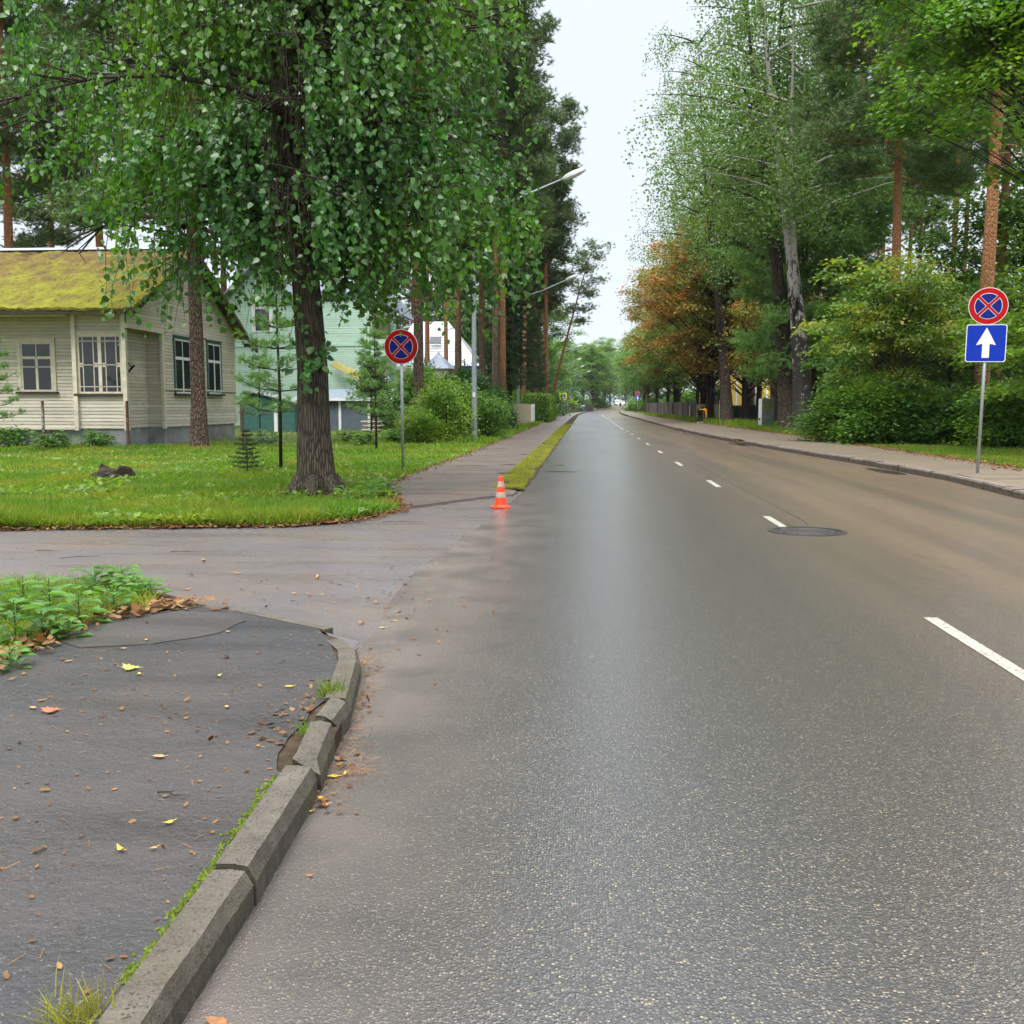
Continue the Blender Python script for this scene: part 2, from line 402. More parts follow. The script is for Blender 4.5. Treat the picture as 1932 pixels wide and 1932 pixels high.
M['thuja'] = leafmat('thuja_scales', (.028, .085, .022), (.05, .13, .03), (.04, .11, .025), .25, .5, .35, .8)
M['bark_lime'] = m_bark('lime_bark', (.022, .016, .012), (.085, .068, .050), sc=(17, 17, 1.7), d=.022, green=(.045, .055, .025))
M['bark_pine'] = m_bark('pine_bark', (.045, .028, .020), (.17, .115, .085), (.42, .19, .085), (5, 10), sc=(9, 9, 3.5), d=.05)
M['bark_pine_o'] = m_bark('pine_bark_orange', (.06, .03, .018), (.22, .12, .075), (.46, .22, .10), (1.5, 5), sc=(9, 9, 3.5), d=.04)
M['bark'] = m_bark('dark_bark', (.018, .013, .010), (.075, .055, .042), d=.03)
M['bark_birch'] = m_birch()
M['twig'] = plain('twig_bark', (.035, .024, .016), .8, .2)
M['siding'] = m_siding('cream_clapboard', (.60, .555, .45), (.38, .32, .23))
M['trim'] = plain('weathered_cream_paint', (.60, .55, .43), .65, .3, var=.15, nsc=5)
M['mint'] = m_siding('mint_clapboard', (.46, .64, .52), (.38, .55, .44), .14, .9, .05)
M['white'] = plain('white_paint', (.74, .75, .76), .5, .4, var=.06)
M['whiteroof'] = plain('white_roof_tiles', (.60, .63, .68), .35, .5, var=.1, nsc=3, bumpd=.03)
M['moss'] = m_moss()
M['found'] = plain('grey_render', (.20, .21, .22), .85, .2, var=.4, nsc=1.6, bumpd=.01)
M['darkwood'] = plain('dark_weathered_wood', (.05, .04, .032), .8, .2, var=.3)
M['greywood'] = plain('grey_weathered_boards', (.15, .125, .115), .8, .2, var=.35, nsc=3)
M['creamwood'] = plain('cream_boards', (.48, .43, .30), .7, .3, var=.12)
M['glass'] = m_glass(); M['glass2'] = m_glass('pale_window_glass', (.05, .06, .065))
M['greentrim'] = plain('green_window_trim', (.05, .13, .11), .6, .3)
M['galv'] = plain('galvanised_steel', (.36, .385, .40), .42, .5, .55, var=.12, nsc=14)
M['lamppole'] = plain('grey_lamp_pole', (.27, .30, .32), .5, .4, .2, var=.12, nsc=5)
M['lampsh'] = plain('lamp_housing', (.42, .45, .47), .4, .5, .2)
M['lens'] = plain('lamp_lens', (.68, .71, .72), .25, .5)
M['metalroof'] = plain('zinc_ridge_metal', (.42, .46, .52), .35, .5, .4)
M['blueroof'] = plain('blue_grey_sheet_roof', (.26, .31, .38), .4, .5, .2, nsc=2)
M['red'] = plain('sign_red', (.40, .004, .006), .5, .15, var=.05)
M['blue'] = plain('sign_blue', (.004, .03, .36), .5, .15, var=.05)
M['navy'] = plain('sign_navy', (.006, .014, .17), .5, .15, var=.05)
M['signwhite'] = plain('sign_white', (.72, .73, .70), .4, .5, var=.05)
M['neon'] = plain('sign_yellow_green', (.72, .85, .03), .4, .5, var=.03)
M['black'] = plain('black', (.012, .012, .014), .6, .3)
M['orange'] = plain('cone_orange', (.78, .05, .006), .45, .5, var=.08)
M['coneband'] = plain('dirty_reflective_band', (.36, .28, .24), .5, .4, var=.25, nsc=30)
M['iron'] = plain('cast_iron', (.028, .025, .023), .5, .5, .3, var=.35, nsc=30, bumpd=.004)
M['rust'] = m_rust('rusty_painted_post', (.30, .33, .30), .47); M['rust2'] = m_rust('rusty_post', (.16, .12, .09), .4)
M['wire'] = plain('fence_wire', (.30, .31, .30), .5, .4, .5)
M['yellow'] = plain('yellow_wall', (.72, .52, .10), .7, .3, var=.06)
M['yellow2'] = plain('yellow_cloth', (.75, .38, .02), .8, .2, var=.1)
M['pillar'] = plain('grey_pillar_render', (.20, .235, .25), .8, .2, var=.3, nsc=3)
M['pillarg'] = plain('pillar_lichen', (.22, .24, .10), .85, .2, var=.3, nsc=5)
M['skin'] = plain('skin', (.55, .33, .24), .6, .3, var=.05)
M['cloth_b'] = plain('dark_cloth', (.012, .013, .02), .85, .2)
M['cloth_g'] = plain('grey_cloth', (.22, .23, .26), .85, .2)
M['hair'] = plain('fair_hair', (.22, .15, .08), .7, .3)
M['carwhite'] = plain('white_car_paint', (.70, .72, .74), .25, .6, var=.03)
M['tyre'] = plain('tyre_rubber', (.02, .02, .02), .8, .3)
M['bluewall'] = plain('slate_blue_boards', (.10, .125, .16), .7, .3, var=.15, nsc=3)
M['greenwall'] = plain('dark_green_boards', (.02, .10, .085), .7, .3, var=.2)
M['awning'] = plain('olive_awning', (.33, .30, .10), .7, .2, var=.1)
M['banner'] = plain('pale_green_banner', (.42, .44, .24), .6, .3, var=.05)
M['bannertext'] = plain('banner_print', (.16, .15, .09), .6, .3)
M['greenfence'] = plain('dark_green_pickets', (.035, .055, .04), .75, .3, var=.3)
M['wood'] = plain('stump_wood', (.035, .026, .018), .85, .2, var=.4, nsc=12, bumpd=.01)
M['water'] = NT('puddle_water'); M['water'] = M['water'].out(M['water'].bsdf((.02, .016, .012), .03, .5))
# ================================================================ SETTING
def strip(name, rows, mat, kind='structure'):
    """rows: list of lists of points, same length each"""
    mb = MB(); n = len(rows[0]); vs = [p for r in rows for p in r]; fs = []
    for i in range(len(rows) - 1):
        for j in range(n - 1):
            fs.append((i * n + j, i * n + j + 1, (i + 1) * n + j + 1, (i + 1) * n + j))
    mb.add(vs, fs); o = mb.build(name, mat); o['kind'] = kind; return o
def frange(a, b, s):
    r = []
    while a < b - 1e-6: r.append(a); a += s
    return r + [b]

# ground sheet to the horizon
Ys = [-60, 0, 100, 200, 255, 275, 295, 315, 335, 500, 1000, 3000]
strip('ground', [[(x, y, -.07 + gz(y)) for x in (-3000, -400, -60, -20, 0, 20, 60, 400, 3000)] for y in Ys], M['soil'])

def interp(tab, Y):
    for (a, u), (b, v) in zip(tab, tab[1:]):
        if Y <= b: return u + (v - u) * (Y - a) / (b - a)
    return tab[-1][1]
def RL(Y):   # left edge of the carriageway
    b = interp([(-5, -.95), (2.5, -.99), (4.6, -1.1), (5.3, -1.25), (5.9, -1.35), (6.4, -1.33), (7, -1.42), (8.7, -1.49), (11.3, -1.32), (14, -1.15), (16.5, -1.08), (17, -1.05)], Y)
    j = .035 * noise.noise(Vector((Y * 1.7, 0, 0)))
    return b + j + off(Y)
KR = [(-5, 6.7), (13, 6.62), (17, 6.75), (20, 6.95), (25, 6.75), (30, 6.35), (38, 5.85), (48, 5.5), (61, 5.2), (120, 5.25), (600, 5.25)]
def RR(Y): return interp(KR, Y) + off(Y)
WO = [(-5, 9.0), (45, 9.1), (60, 8.8), (104, 8.0), (150, 7.6), (600, 7.6)]
def RW(Y): return interp(WO, Y) + off(Y)
yy = frange(-3, 20, .35) + frange(20.7, 120, 2.5) + frange(125, 560, 8)
strip('road', [[(RL(y) + (RR(y) - RL(y)) * k / 4, y, gz(y)) for k in range(5)] for y in yy], M['road'])

def flat(name, pts, z, mat, kind='structure', thick=None):
    bm = bmesh.new(); vs = [bm.verts.new((p[0], p[1], z)) for p in pts]; f = bm.faces.new(vs)
    if f.normal.z < 0: f.normal_flip()
    bm.normal_update()
    if bm.faces[:][0].normal.z < 0: bmesh.ops.reverse_faces(bm, faces=bm.faces[:])
    if thick:
        r = bmesh.ops.extrude_face_region(bm, geom=bm.faces[:])
        bmesh.ops.translate(bm, verts=[g for g in r['geom'] if isinstance(g, bmesh.types.BMVert)], vec=(0, 0, -thick))
        bmesh.ops.recalc_face_normals(bm, faces=bm.faces[:])
    bmesh.ops.triangulate(bm, faces=bm.faces[:])
    me = bpy.data.meshes.new(name); bm.to_mesh(me); bm.free(); me.materials.append(mat)
    o = bpy.data.objects.new(name, me); COL.objects.link(o); o['kind'] = kind; return o
def jag(pts, step=.25, amp=.04, seed=1):
    o = []
    for (a, b) in zip(pts, pts[1:]):
        a, b = Vector(a), Vector(b); L = (b - a).length; n = max(1, int(L / step))
        for i in range(n):
            p = a.lerp(b, i / n); o.append((p.x + amp * noise.noise(Vector((p.x * 3, p.y * 3, seed))), p.y + amp * noise.noise(Vector((p.x * 3, p.y * 3, seed + 9)))))
    o.append(tuple(pts[-1])); return o

# side street running off to the left
far_edge = jag([(-60, 11.2), (-12, 11.3), (-6.8, 11.4), (-5.3, 11.65), (-3.45, 12.0), (-2.95, 12.55), (-2.56, 13.8)], .3, .07, 3)
near_edge = jag([(-2.75, 6.8), (-3.1, 7.2), (-3.3, 7.5), (-4.7, 7.85), (-8, 7.8), (-60, 7.7)], .3, .06, 5)
flat('side_street', far_edge + [(-2.85, 14.7), (-2.0, 15.8), (-1.15, 17.2), (-.85, 17.3), (-.9, 5.3), (-1.5, 5.8), (-2.3, 6.5)] + near_edge, -.006, M['side'])
# sidewalk beyond the side street, its front edge a little step
def SL(Y):
    b = interp([(13.5, -2.6), (15.76, -3.0), (17.5, -3.5), (21, -3.6), (29, -3.43), (60, -3.42), (600, -3.42)], Y)
    return b + .06 * noise.noise(Vector((Y * 1.3, 5, 0))) + off(Y)
def SR(Y): return interp([(13, -1.25), (17.0, -1.15), (17.6, -1.6), (70, -1.62), (600, -1.62)], Y) + off(Y) + .04 * noise.noise(Vector((Y * 1.9, 8, 0)))
ys = frange(16.2, 30, .4) + frange(31, 120, 3) + frange(125, 560, 9)
fr = jag([(-1.10, 16.9), (-1.35, 16.1), (-1.8, 15.4), (-2.3, 14.5), (-2.6, 13.9)], .12, .06, 7)
flat('sidewalk', fr + [(SL(14.6), 14.6), (SL(15.4), 15.4), (SL(16.2), 16.2), (SR(16.2) + .1, 16.2)][:3] + [(SL(16.2), 16.2), (SR(16.2), 16.2)], .032, M['walk'], thick=.05)
strip('sidewalk', [[(SL(y), y, .032 + gz(y)), ((SL(y) + SR(y)) / 2, y, .036 + gz(y)), (SR(y), y, .030 + gz(y))] for y in ys], M['walk'])
# grass strip between sidewalk and carriageway
strip('grass_strip_soil', [[(SR(y) - .02, y, .0 + gz(y)), ((SR(y) + RL(y)) / 2, y, .035 + gz(y)), (RL(y) + .03, y, .004 + gz(y))] for y in frange(17.2, 120, .8)], M['soil'])

# foreground footway at the left
KX = [(-4.0, -.86), (1.0, -.925), (2.0, -.935), (2.8, -.95), (3.6, -.985), (4.15, -1.035), (4.5, -1.065), (5.24, -1.18), (5.5, -1.25), (5.8, -1.40)]
def KF(Y): return interp(KX, Y)
inner = [(KF(y) - .105, y) for y in (-4, -2, 0, 1.2, 2.4, 3.2, 3.6)] + jag([(-1.12, 3.66), (-1.19, 3.85), (-1.2, 4.1), (-1.24, 4.35), (-1.19, 4.6), (-1.24, 4.9), (-1.32, 5.3)], .07, .05, 8) + [(-1.47, 5.72)]
pv = inner + [(-1.62, 6.05), (-1.95, 6.32), (-2.31, 6.56), (-2.6, 6.66), (-2.74, 6.68)] + jag([(-2.74, 6.62), (-2.92, 6.29), (-3.1, 6.1), (-3.08, 5.8), (-3.08, 5.46), (-3.03, 5.2), (-3.05, 4.94), (-3.15, 4.4)], .12, .06, 2) + [(-3.3, 4.0), (-3.3, -4)]
flat('footway', pv, .088, M['pave'], thick=.11)
flat('verge_soil', jag([(-2.6, 6.68), (-2.95, 7.1), (-3.3, 7.4), (-4.5, 7.6), (-8, 7.6), (-30, 7.5)], .3, .06, 6) + [(-30, -4), (-3.1, -4), (-2.95, 4.0), (-2.9, 5.2), (-2.85, 5.9), (-2.65, 6.5)], .075, M['soil'], thick=.1)
flat('tar_patch', jag([(-2.7, 6.5), (-2.3, 6.4), (-2.1, 6.25), (-2.2, 5.9), (-2.45, 5.55), (-2.8, 5.45), (-3.02, 5.6), (-3.0, 6.0), (-2.7, 6.5)], .07, .06, 4)[:-1], .094, M['patch'], thick=.01)

strip('side_street', [[(-1.46, 5.82, .07), (-1.40, 5.84, -.01)], [(-1.56, 5.98, .083), (-1.38, 6.12, -.003)], [(-1.9, 6.27, .084), (-1.66, 6.75, -.003)], [(-2.3, 6.54, .084), (-2.1, 7.15, -.003)], [(-2.72, 6.70, .084), (-2.75, 7.3, -.003)]][::-1], M['side'])
strip('gutter_soil', [[(RR(y) - .04, y, .02), (RR(y) + .2, y, .075)] for y in frange(38, 60, 1)], M['soil'])
flat('kerb_bed', [(-1.36, 3.5), (-.99, 3.5), (-1.06, 4.4), (-1.2, 5.2), (-1.45, 5.85), (-1.7, 6.1), (-1.7, 5.4), (-1.5, 4.4)], .078, M['soil'], thick=.08)
# right-hand sidewalk, its kerb and verge
ys = frange(-3, 40, 1) + frange(41, 560, 4)
strip('sidewalk', [[(RR(y) + .17, y, .128 + gz(y)), ((RR(y) + RW(y)) / 2, y, .14 + gz(y)), (RW(y) + .06 * noise.noise(Vector((y * .9, 2, 0))), y, .125 + gz(y)), (RW(y) + .3, y, .10 + gz(y))] for y in ys], M['walkr'])
mb = MB(); y = -3.0
while y < 130:
    L = .98 if rnd.random() > .15 else .5
    if not (38.6 < y < 40 or 57 < y < 58):
        zt = .135 + rnd.uniform(-.012, .012); dx = rnd.uniform(-.012, .012); y1 = y + L - .02 - rnd.random() * .015
        a, b = RR(y) + dx, RR(y1) + dx + rnd.uniform(-.01, .01)
        z2 = zt + rnd.uniform(-.01, .01)
        mb.add([(a, y, -.03), (a + .17, y, -.03), (b + .17, y1, -.03), (b, y1, -.03), (a + .02, y, zt), (a + .17, y, zt), (b + .17, y1, z2), (b + .02, y1, z2), (a, y, zt - .03), (b, y1, z2 - .03)],
               [(4, 5, 6, 7), (8, 4, 7, 9), (0, 8, 9, 3), (0, 1, 5, 4, 8), (3, 9, 7, 6, 2)])
    y += L
o = mb.build('kerb', M['kerbr']); o['kind'] = 'structure'
# low worn kerb beyond 60 m at the left
# lawns
def lawn(name, x0f, x1f, ys, nx, z, seed):
    rows = []
    for y in ys:
        r = []
        for k in range(nx + 1):
            x = x0f(y) + (x1f(y) - x0f(y)) * (k / nx)
            edge = 1 if 0 < k < nx else 0
            r.append((x, y, z + gz(y) + edge * (.05 + .05 * noise.noise(Vector((x * .5, y * .5, seed))))))
        rows.append(r)
    return strip(name, rows, M['lawn'])
def LE(Y):  # right edge of left lawn
    if Y < 14.2: return interp([(11.4, -6.8), (11.65, -5.3), (12.0, -3.45), (12.55, -2.97), (13.8, -2.58), (14.2, -2.66)], Y)
    return SL(Y)
lawn('lawn', lambda y: -60, lambda y: LE(y) - .02, [11.25, 11.4, 11.65, 12.0, 12.4, 12.8, 13.2, 13.7, 14.2, 15, 16, 17, 18] + frange(19, 36, 1) + frange(38, 120, 4) + frange(128, 560, 12), 40, .0, 1)
lawn('lawn', lambda y: RW(y) + .1, lambda y: 70, frange(-3, 60, 1.5) + frange(63, 560, 8), 30, .09, 3)

# lane markings
mb = MB()
for k in range(-1, 9):
    y1 = 7.08 + 6.42 * k; x = 2.36 if k < 3 else 2.30; y0 = y1 - 1.62; wd = .048
    mb.add([(x - wd, y0, .004), (x + wd, y0, .004), (x + wd, y1, .004), (x - wd, y1, .004)], [(0, 1, 2, 3)])
rows = [(2.2 + off(y), y) for y in frange(60, 150, 5)]
for (a, b) in zip(rows, rows[1:]):
    mb.add([(a[0] - .05, a[1], .005), (a[0] + .05, a[1], .005), (b[0] + .05, b[1], .005), (b[0] - .05, b[1], .005)], [(0, 1, 2, 3)])
o = mb.build('lane_marking', M['mark']); o['kind'] = 'structure'
# puddles in the right-hand gutter, damp hollow at the left edge
def puddle(cx, cy, rx, ry, rot, seed, z=.005, mat='water'):
    pts = []
    for i in range(26):
        a = 2 * math.pi * i / 26; r = 1 + .35 * noise.noise(Vector((math.cos(a) * 1.4, math.sin(a) * 1.4, seed)))
        x, y = rx * r * math.cos(a), ry * r * math.sin(a)
        pts.append((cx + x * math.cos(rot) - y * math.sin(rot), cy + x * math.sin(rot) + y * math.cos(rot)))
    return flat('puddle' if mat == 'water' else 'road_patch', pts, z, M[mat])
puddle(6.55, 22.9, .22, 1.1, .05, 1); puddle(5.6, 38, .15, 1.4, .1, 2); puddle(4.95, 52, .14, 1.2, 0, 3)
puddle(-.55, 22.3, .33, .14, .0, 4); puddle(-.62, 24.6, .12, .1, .0, 5)
for i, (px, py, wx, wy) in enumerate([(1010, 868, .45, .10), (985, 877, .5, .08), (1000, 858, .35, .12), (960, 893, .3, .1)]):
    p = GP(px, py, .03); puddle(p.x, p.y, wx, wy, 0, 6 + i, .0375)

# ================================================================ KERB STONES (foreground, each one loose)
def stone(name, label, y0, y1, zt=.115, tilt=0, dx=0, w=.118, brk=0, low=0, z1=None, rot=0, xs=None):
    """outer edge follows KF; slightly irregular block"""
    root_y = (y0 + y1) / 2; n = max(4, int((y1 - y0) / .025)); vs = []; fs = []
    z1 = zt if z1 is None else z1
    prof = [(0, -.06), (0, .62), (.022, 1.0), (.06, 1.03), (w * .62, 1.03), (w, 1.0), (w, -.06)]
    for i in range(n + 1):
        t = i / n; y = y0 + (y1 - y0) * t; zz = zt + (z1 - zt) * t
        xo = (KF(y) if xs is None else xs[0] + (xs[1] - xs[0]) * t) + dx + rot * (t - .5)
        for j, (u, v) in enumerate(prof):
            q = Vector((xo * 9, y * 9, j * 3.1)); jx = .003 * noise.noise(q); jz = .0015 * noise.noise(q + Vector((4, 4, 4)))
            if j in (1, 2) : jx += -.012 * max(0, noise.noise(Vector((y * 23, 2.2, 1))) - .18)
            yy_ = y + (.035 * noise.noise(Vector((j * 1.3, y0 * 3, 2))) * brk if i in (0, n) else 0)
            vs.append((xo - u + jx * (1 if j < 3 else .6), yy_, (v * zz if v > 0 else -.05) + (jz if v > 0 else 0) + tilt * u))
    k = len(prof)
    for i in range(n):
        for j in range(k - 1):
            fs.append((i * k + j, i * k + j + 1, (i + 1) * k + j + 1, (i + 1) * k + j))
    fs += [tuple(range(k))[::-1], tuple(n * k + j for j in range(k))]
    vs = [(a, b, c) for a, b, c in vs]
    mb = MB(); mb.add(vs, [f[::-1] for f in fs]); o = mb.build(name, M['kerb'])
    tag(o, label, 'kerb stone', 'kerb stones at the footway edge'); return o
stone('kerb_stone', 'long grey kerb stone at the bottom edge of the picture, mossy along its back', .2, 2.77, .112, 0, 0)
stone('kerb_stone', 'straight chipped kerb stone just beyond the nearest long one', 2.785, 3.60, .118, .05, .004)
stone('kerb_stone', 'broken kerb stone leaning out beside the crumbled asphalt edge', 3.68, 4.12, .108, .28, .0, w=.10, brk=1.6, rot=-.015)
stone('kerb_stone', 'short broken kerb lump next to the tuft of grass', 4.19, 4.46, .112, .1, .0, w=.10, brk=1.6, rot=.02)
stone('kerb_stone', 'pinkish grey kerb stone behind the tuft of grass', 4.51, 5.23, .112, 0, .0, brk=.5)
stone('kerb_stone', 'last raised kerb stone at the corner of the footway', 5.26, 5.76, .108, -.05, .0, brk=.6, z1=.095)
def lowstone(label, a, b, wd=.10, z=.096):
    a, b = Vector((*a, 0)), Vector((*b, 0)); d = (b - a).normalized(); nrm = Vector((-d.y, d.x, 0)) * wd / 2
    L = (b - a).length; n = int(L / .08) + 1; top = []; bot = []
    for i in range(n + 1):
        p = a.lerp(b, i / n); j = .02 * noise.noise(Vector((p.x * 8, p.y * 8, 1)))
        top.append(p + nrm * (1 + j * 6)); bot.append(p - nrm * (1 - j * 6))
    pts = [(p.x, p.y, z) for p in top] + [(p.x, p.y, z) for p in bot[::-1]]
    mb = MB(); mb.slab([(x, y, z - .1) for x, y, z in pts], (0, 0, 1), .1)
    tag(mb.build('kerb_stone', M['kerb']), label, 'kerb stone', 'kerb stones at the footway edge')
lowstone('sunken kerb stone curving along the side street, half buried in asphalt', (-1.56, 6.05), (-2.3, 6.58), .07, .091)
lowstone('sunken flat kerb stone at the end of the leaf litter beside the weeds', (-2.42, 6.65), (-2.74, 6.72), .09, .092)
# moss between footway and kerb
mb = MB()
for i in range(900):
    y = rnd.uniform(1.2, 3.6); x = KF(y) - .124 + rnd.gauss(-.012, .014); s = rnd.uniform(.004, .011)
    if noise.noise(Vector((y * 2.2, 0, 3))) < -.15: continue
    a = rnd.random() * 6
    mb.add([(x + s * math.cos(a + k * 2.1), y + 1.6 * s * math.sin(a + k * 2.1), .0905) for k in range(3)] + [(x, y, .094 + s * .5)], [(0, 1, 3), (1, 2, 3), (2, 0, 3)])
M['mossline'] = plain('kerb_moss', (.10, .14, .02), .95, .1, var=.4, nsc=30)
tag(mb.build('kerb_moss', M['mossline']), 'bright green moss in the seam behind the nearest kerb stone', 'moss', kind='stuff')

# manhole cover
p = GP(1523, 1003); mh = thing('manhole_cover', 'round iron manhole cover in the road beside the lane dashes', 'manhole cover', (p.x, p.y, 0))
MB().lathe([(.45, -.02), (.44, .009), (.38, .010), (.378, .001)], (0, 0, 0), 40).build('ring', M['iron'], mh, local=True)
mb = MB().lathe([(.368, -.01), (.368, .003), (.36, .005)], (0, 0, 0), 40)
for r in (.10, .19, .28):
    mb.lathe([(r, .004), (r + .012, .009), (r + .035, .009), (r + .045, .004)], (0, 0, 0), 32)
for k in range(12):
    a = k * math.pi / 6; mb.slab([(math.cos(a + s) * r, math.sin(a + s) * r, .0045) for s, r in ((-.03, .3), (.03, .3), (.03, .35), (-.03, .35))], (0, 0, 1), .005)
mb.build('lid', M['iron'], mh, local=True)

# ================================================================ TRAFFIC CONE
p = GP(945, 958)
co = thing('traffic_cone', 'orange traffic cone with two dirty bands at the road edge', 'traffic cone', (p.x, p.y, 0), rz=.15)
b = MB(); s_ = .135
b.slab([(-s_, -s_ + .03, 0), (-s_ + .03, -s_, 0), (s_ - .03, -s_, 0), (s_, -s_ + .03, 0), (s_, s_ - .03, 0), (s_ - .03, s_, 0), (-s_ + .03, s_, 0), (-s_, s_ - .03, 0)], (0, 0, 1), .022)
b.lathe([(.118, .022), (.10, .034), (.088, .048)], seg=24)
b.build('base', M['orange'], co, local=True, bevel=.004)
zr_ = lambda z: .088 - (z - .048) * (.088 - .033) / (.44 - .048)
b = MB().lathe([(zr_(z), z) for z in (.045, .15, .3, .44)] + [(.030, .446), (.024, .44), (.022, .40)], seg=28)
b.build('cone_body', M['orange'], co, smooth=False, local=True)
for z0, z1 in ((.150, .225), (.300, .375)):
    MB().lathe([(zr_(z0) + .002, z0), (zr_(z1) + .002, z1)], seg=28).build('reflective_band', M['coneband'], co, smooth=False, local=True)

# ================================================================ SIGNS
def sector(r, w_, ang, z=0, n=10, shrink=0):
    """one quarter field between the bars of the cross"""
    c = w_ * 1.41421; pts = [(0, c)]
    # region y > |x| + c, inside circle r
    s2 = (-c + math.sqrt(max(0, 2 * r * r - c * c))) / 2
    a0 = math.atan2(s2 + c, s2); a1 = math.pi - a0
    pts += [(r * math.cos(a0 + (a1 - a0) * i / n), r * math.sin(a0 + (a1 - a0) * i / n)) for i in range(n + 1)]
    ca, sa = math.cos(ang), math.sin(ang)
    return [(x * ca - y * sa, x * sa + y * ca) for x, y in pts]
def disc_sign(par, z, r, y=-.045, name='stop_disc'):
    def face(pts, d, t=.0012): return [(x, y - d, z + q) for x, q in pts]
    c = [(r * math.cos(2 * math.pi * i / 40), r * math.sin(2 * math.pi * i / 40)) for i in range(40)]
    d = MB().slab([(x, y, z + q) for x, q in c], (0, 1, 0), .022).build(name, M['signwhite'], par, local=True)
    c2 = [(x * .97, q * .97) for x, q in c]
    MB().slab([(x, y - .002, z + q) for x, q in c2], (0, 1, 0), .0018).build('red_face', M['red'], d, local=True)
    mw = MB(); mn = MB()
    for k in range(4):
        mw.slab([(x, y - .0045, z + q) for x, q in sector(r * .70, r * .068, k * math.pi / 2)], (0, 1, 0), .0022)
        mn.slab([(x, y - .0065, z + q) for x, q in sector(r * .675, r * .088, k * math.pi / 2)], (0, 1, 0), .0018)
    mw.build('white_outline', M['signwhite'], d, local=True); mn.build('blue_field', M['navy'], d, local=True)
    return d
def rrect(w, h, r, n=4):
    pts = []
    for cx, cy, a0 in ((w / 2 - r, h / 2 - r, 0), (-w / 2 + r, h / 2 - r, 90), (-w / 2 + r, -h / 2 + r, 180), (w / 2 - r, -h / 2 + r, 270)):
        for i in range(n + 1):
            a = R(a0 + 90 * i / n); pts.append((cx + r * math.cos(a), cy + r * math.sin(a)))
    return pts
def pole(par, h, r=.03, y=0):
    MB().tube([(0, y, -.2), (0, y, h)], r, 12).build('pole', M['galv'], par, local=True, smooth=True)
def arrow_plate(par, z, s):
    y = -.045
    d = MB().slab([(a, y, z + b) for a, b in rrect(s, s, s * .06)], (0, 1, 0), .02).build('arrow_plate', M['signwhite'], par, local=True)
    MB().slab([(a, y - .002, z + b) for a, b in rrect(s * .96, s * .96, s * .055)], (0, 1, 0), .0018).build('blue_face', M['blue'], d, local=True)
    A = [(0, .42), (.245, -.05), (.09, -.015), (.09, -.39), (-.09, -.39), (-.09, -.015), (-.245, -.05)]
    MB().slab([(a * s, y - .004, z + b * s) for a, b in A], (0, 1, 0), .0018).build('arrow', M['signwhite'], d, local=True)
# left no-stopping sign
p = GP(760, 893); g = thing('road_sign', 'round no-stopping sign on a grey pole on the left lawn beside the lime tree', 'road sign', (p.x, p.y, 0.0), rz=-.03)
zc = ZA(653, p.y); pole(g, zc + .25); disc_sign(g, zc, 32.5 / 1932 * p.y)
# right sign: disc above one-way plate
p = GP(1844, 893, .13); g = thing('road_sign', 'no-stopping disc over a blue straight arrow plate at the right sidewalk edge', 'road sign', (p.x, p.y, .13), rz=-.26)
g.rotation_euler = (0, R(.9), -.26)
zc = ZA(583, p.y) - .13; za = ZA(651, p.y) - .13; pole(g, zc + .2); disc_sign(g, zc, 33 / 1932 * p.y); arrow_plate(g, za, 67 / 1932 * p.y)
# far right sign (same kind)
Yf = 160; g = thing('road_sign', 'distant no-stopping disc over a blue arrow plate in front of the dark trees', 'road sign', (XA(1203, Yf), Yf, 0), rz=-.1)
pole(g, 3.5); disc_sign(g, 3.25, .36); arrow_plate(g, 2.5, .72)
# crossing sign
Yf = 135; g = thing('road_sign', 'square pedestrian crossing sign with yellow-green border on two poles', 'road sign', (XA(1062.5, Yf), Yf, 0), rz=-.05)
for dx in (-.08, .22):
    MB().tube([(dx, 0, -.2), (dx, 0, 2.4)], .035, 8).build('pole', M['galv'], g, local=True)
z = 2.55; y = -.05
d = MB().slab([(a, y, z + b) for a, b in rrect(.95, .95, .05)], (0, 1, 0), .02).build('sign_plate', M['neon'], g, local=True)
MB().slab([(a, y - .004, z + b) for a, b in rrect(.62, .62, .02)], (0, 1, 0), .003).build('blue_face', M['blue'], d, local=True)
MB().slab([(-.25, y - .008, z - .2), (.25, y - .008, z - .2), (0, y - .008, z + .24)], (0, 1, 0), .003).build('white_triangle', M['signwhite'], d, local=True)
f = MB()
for pts in ([(-.02, .06), (.03, .06), (.04, -.03), (-.03, -.03)], [(-.03, -.03), (.01, -.03), (-.06, -.16), (-.1, -.16)], [(.0, -.03), (.04, -.03), (.1, -.16), (.06, -.16)], [(-.02, .04), (-.08, -.04), (-.06, -.05), (0, .02)], [(.02, .04), (.08, -.03), (.06, -.05), (.0, .01)], [(-.025, .075), (.02, .075), (.03, .11), (0, .13), (-.03, .11)]):
    f.slab([(a, y - .012, z + b) for a, b in pts], (0, 1, 0), .003)
f.build('walking_figure', M['black'], d, local=True)
Yf = 150; g = thing('road_sign', 'faded round no-stopping sign just right of the crossing sign', 'road sign', (XA(1071, Yf), Yf, 0))
pole(g, 2.75); disc_sign(g, 2.45, .36)
# small far signs
Yf = 330; g = thing('road_sign', 'tiny blue sign far away left of the parked cars', 'road sign', (XA(1150.5, Yf), Yf, gz(Yf)))
pole(g, 2.2); MB().slab([(a, -.05, 2 + b) for a, b in rrect(.7, .7, .05)], (0, 1, 0), .02).build('sign_plate', M['blue'], g, local=True)

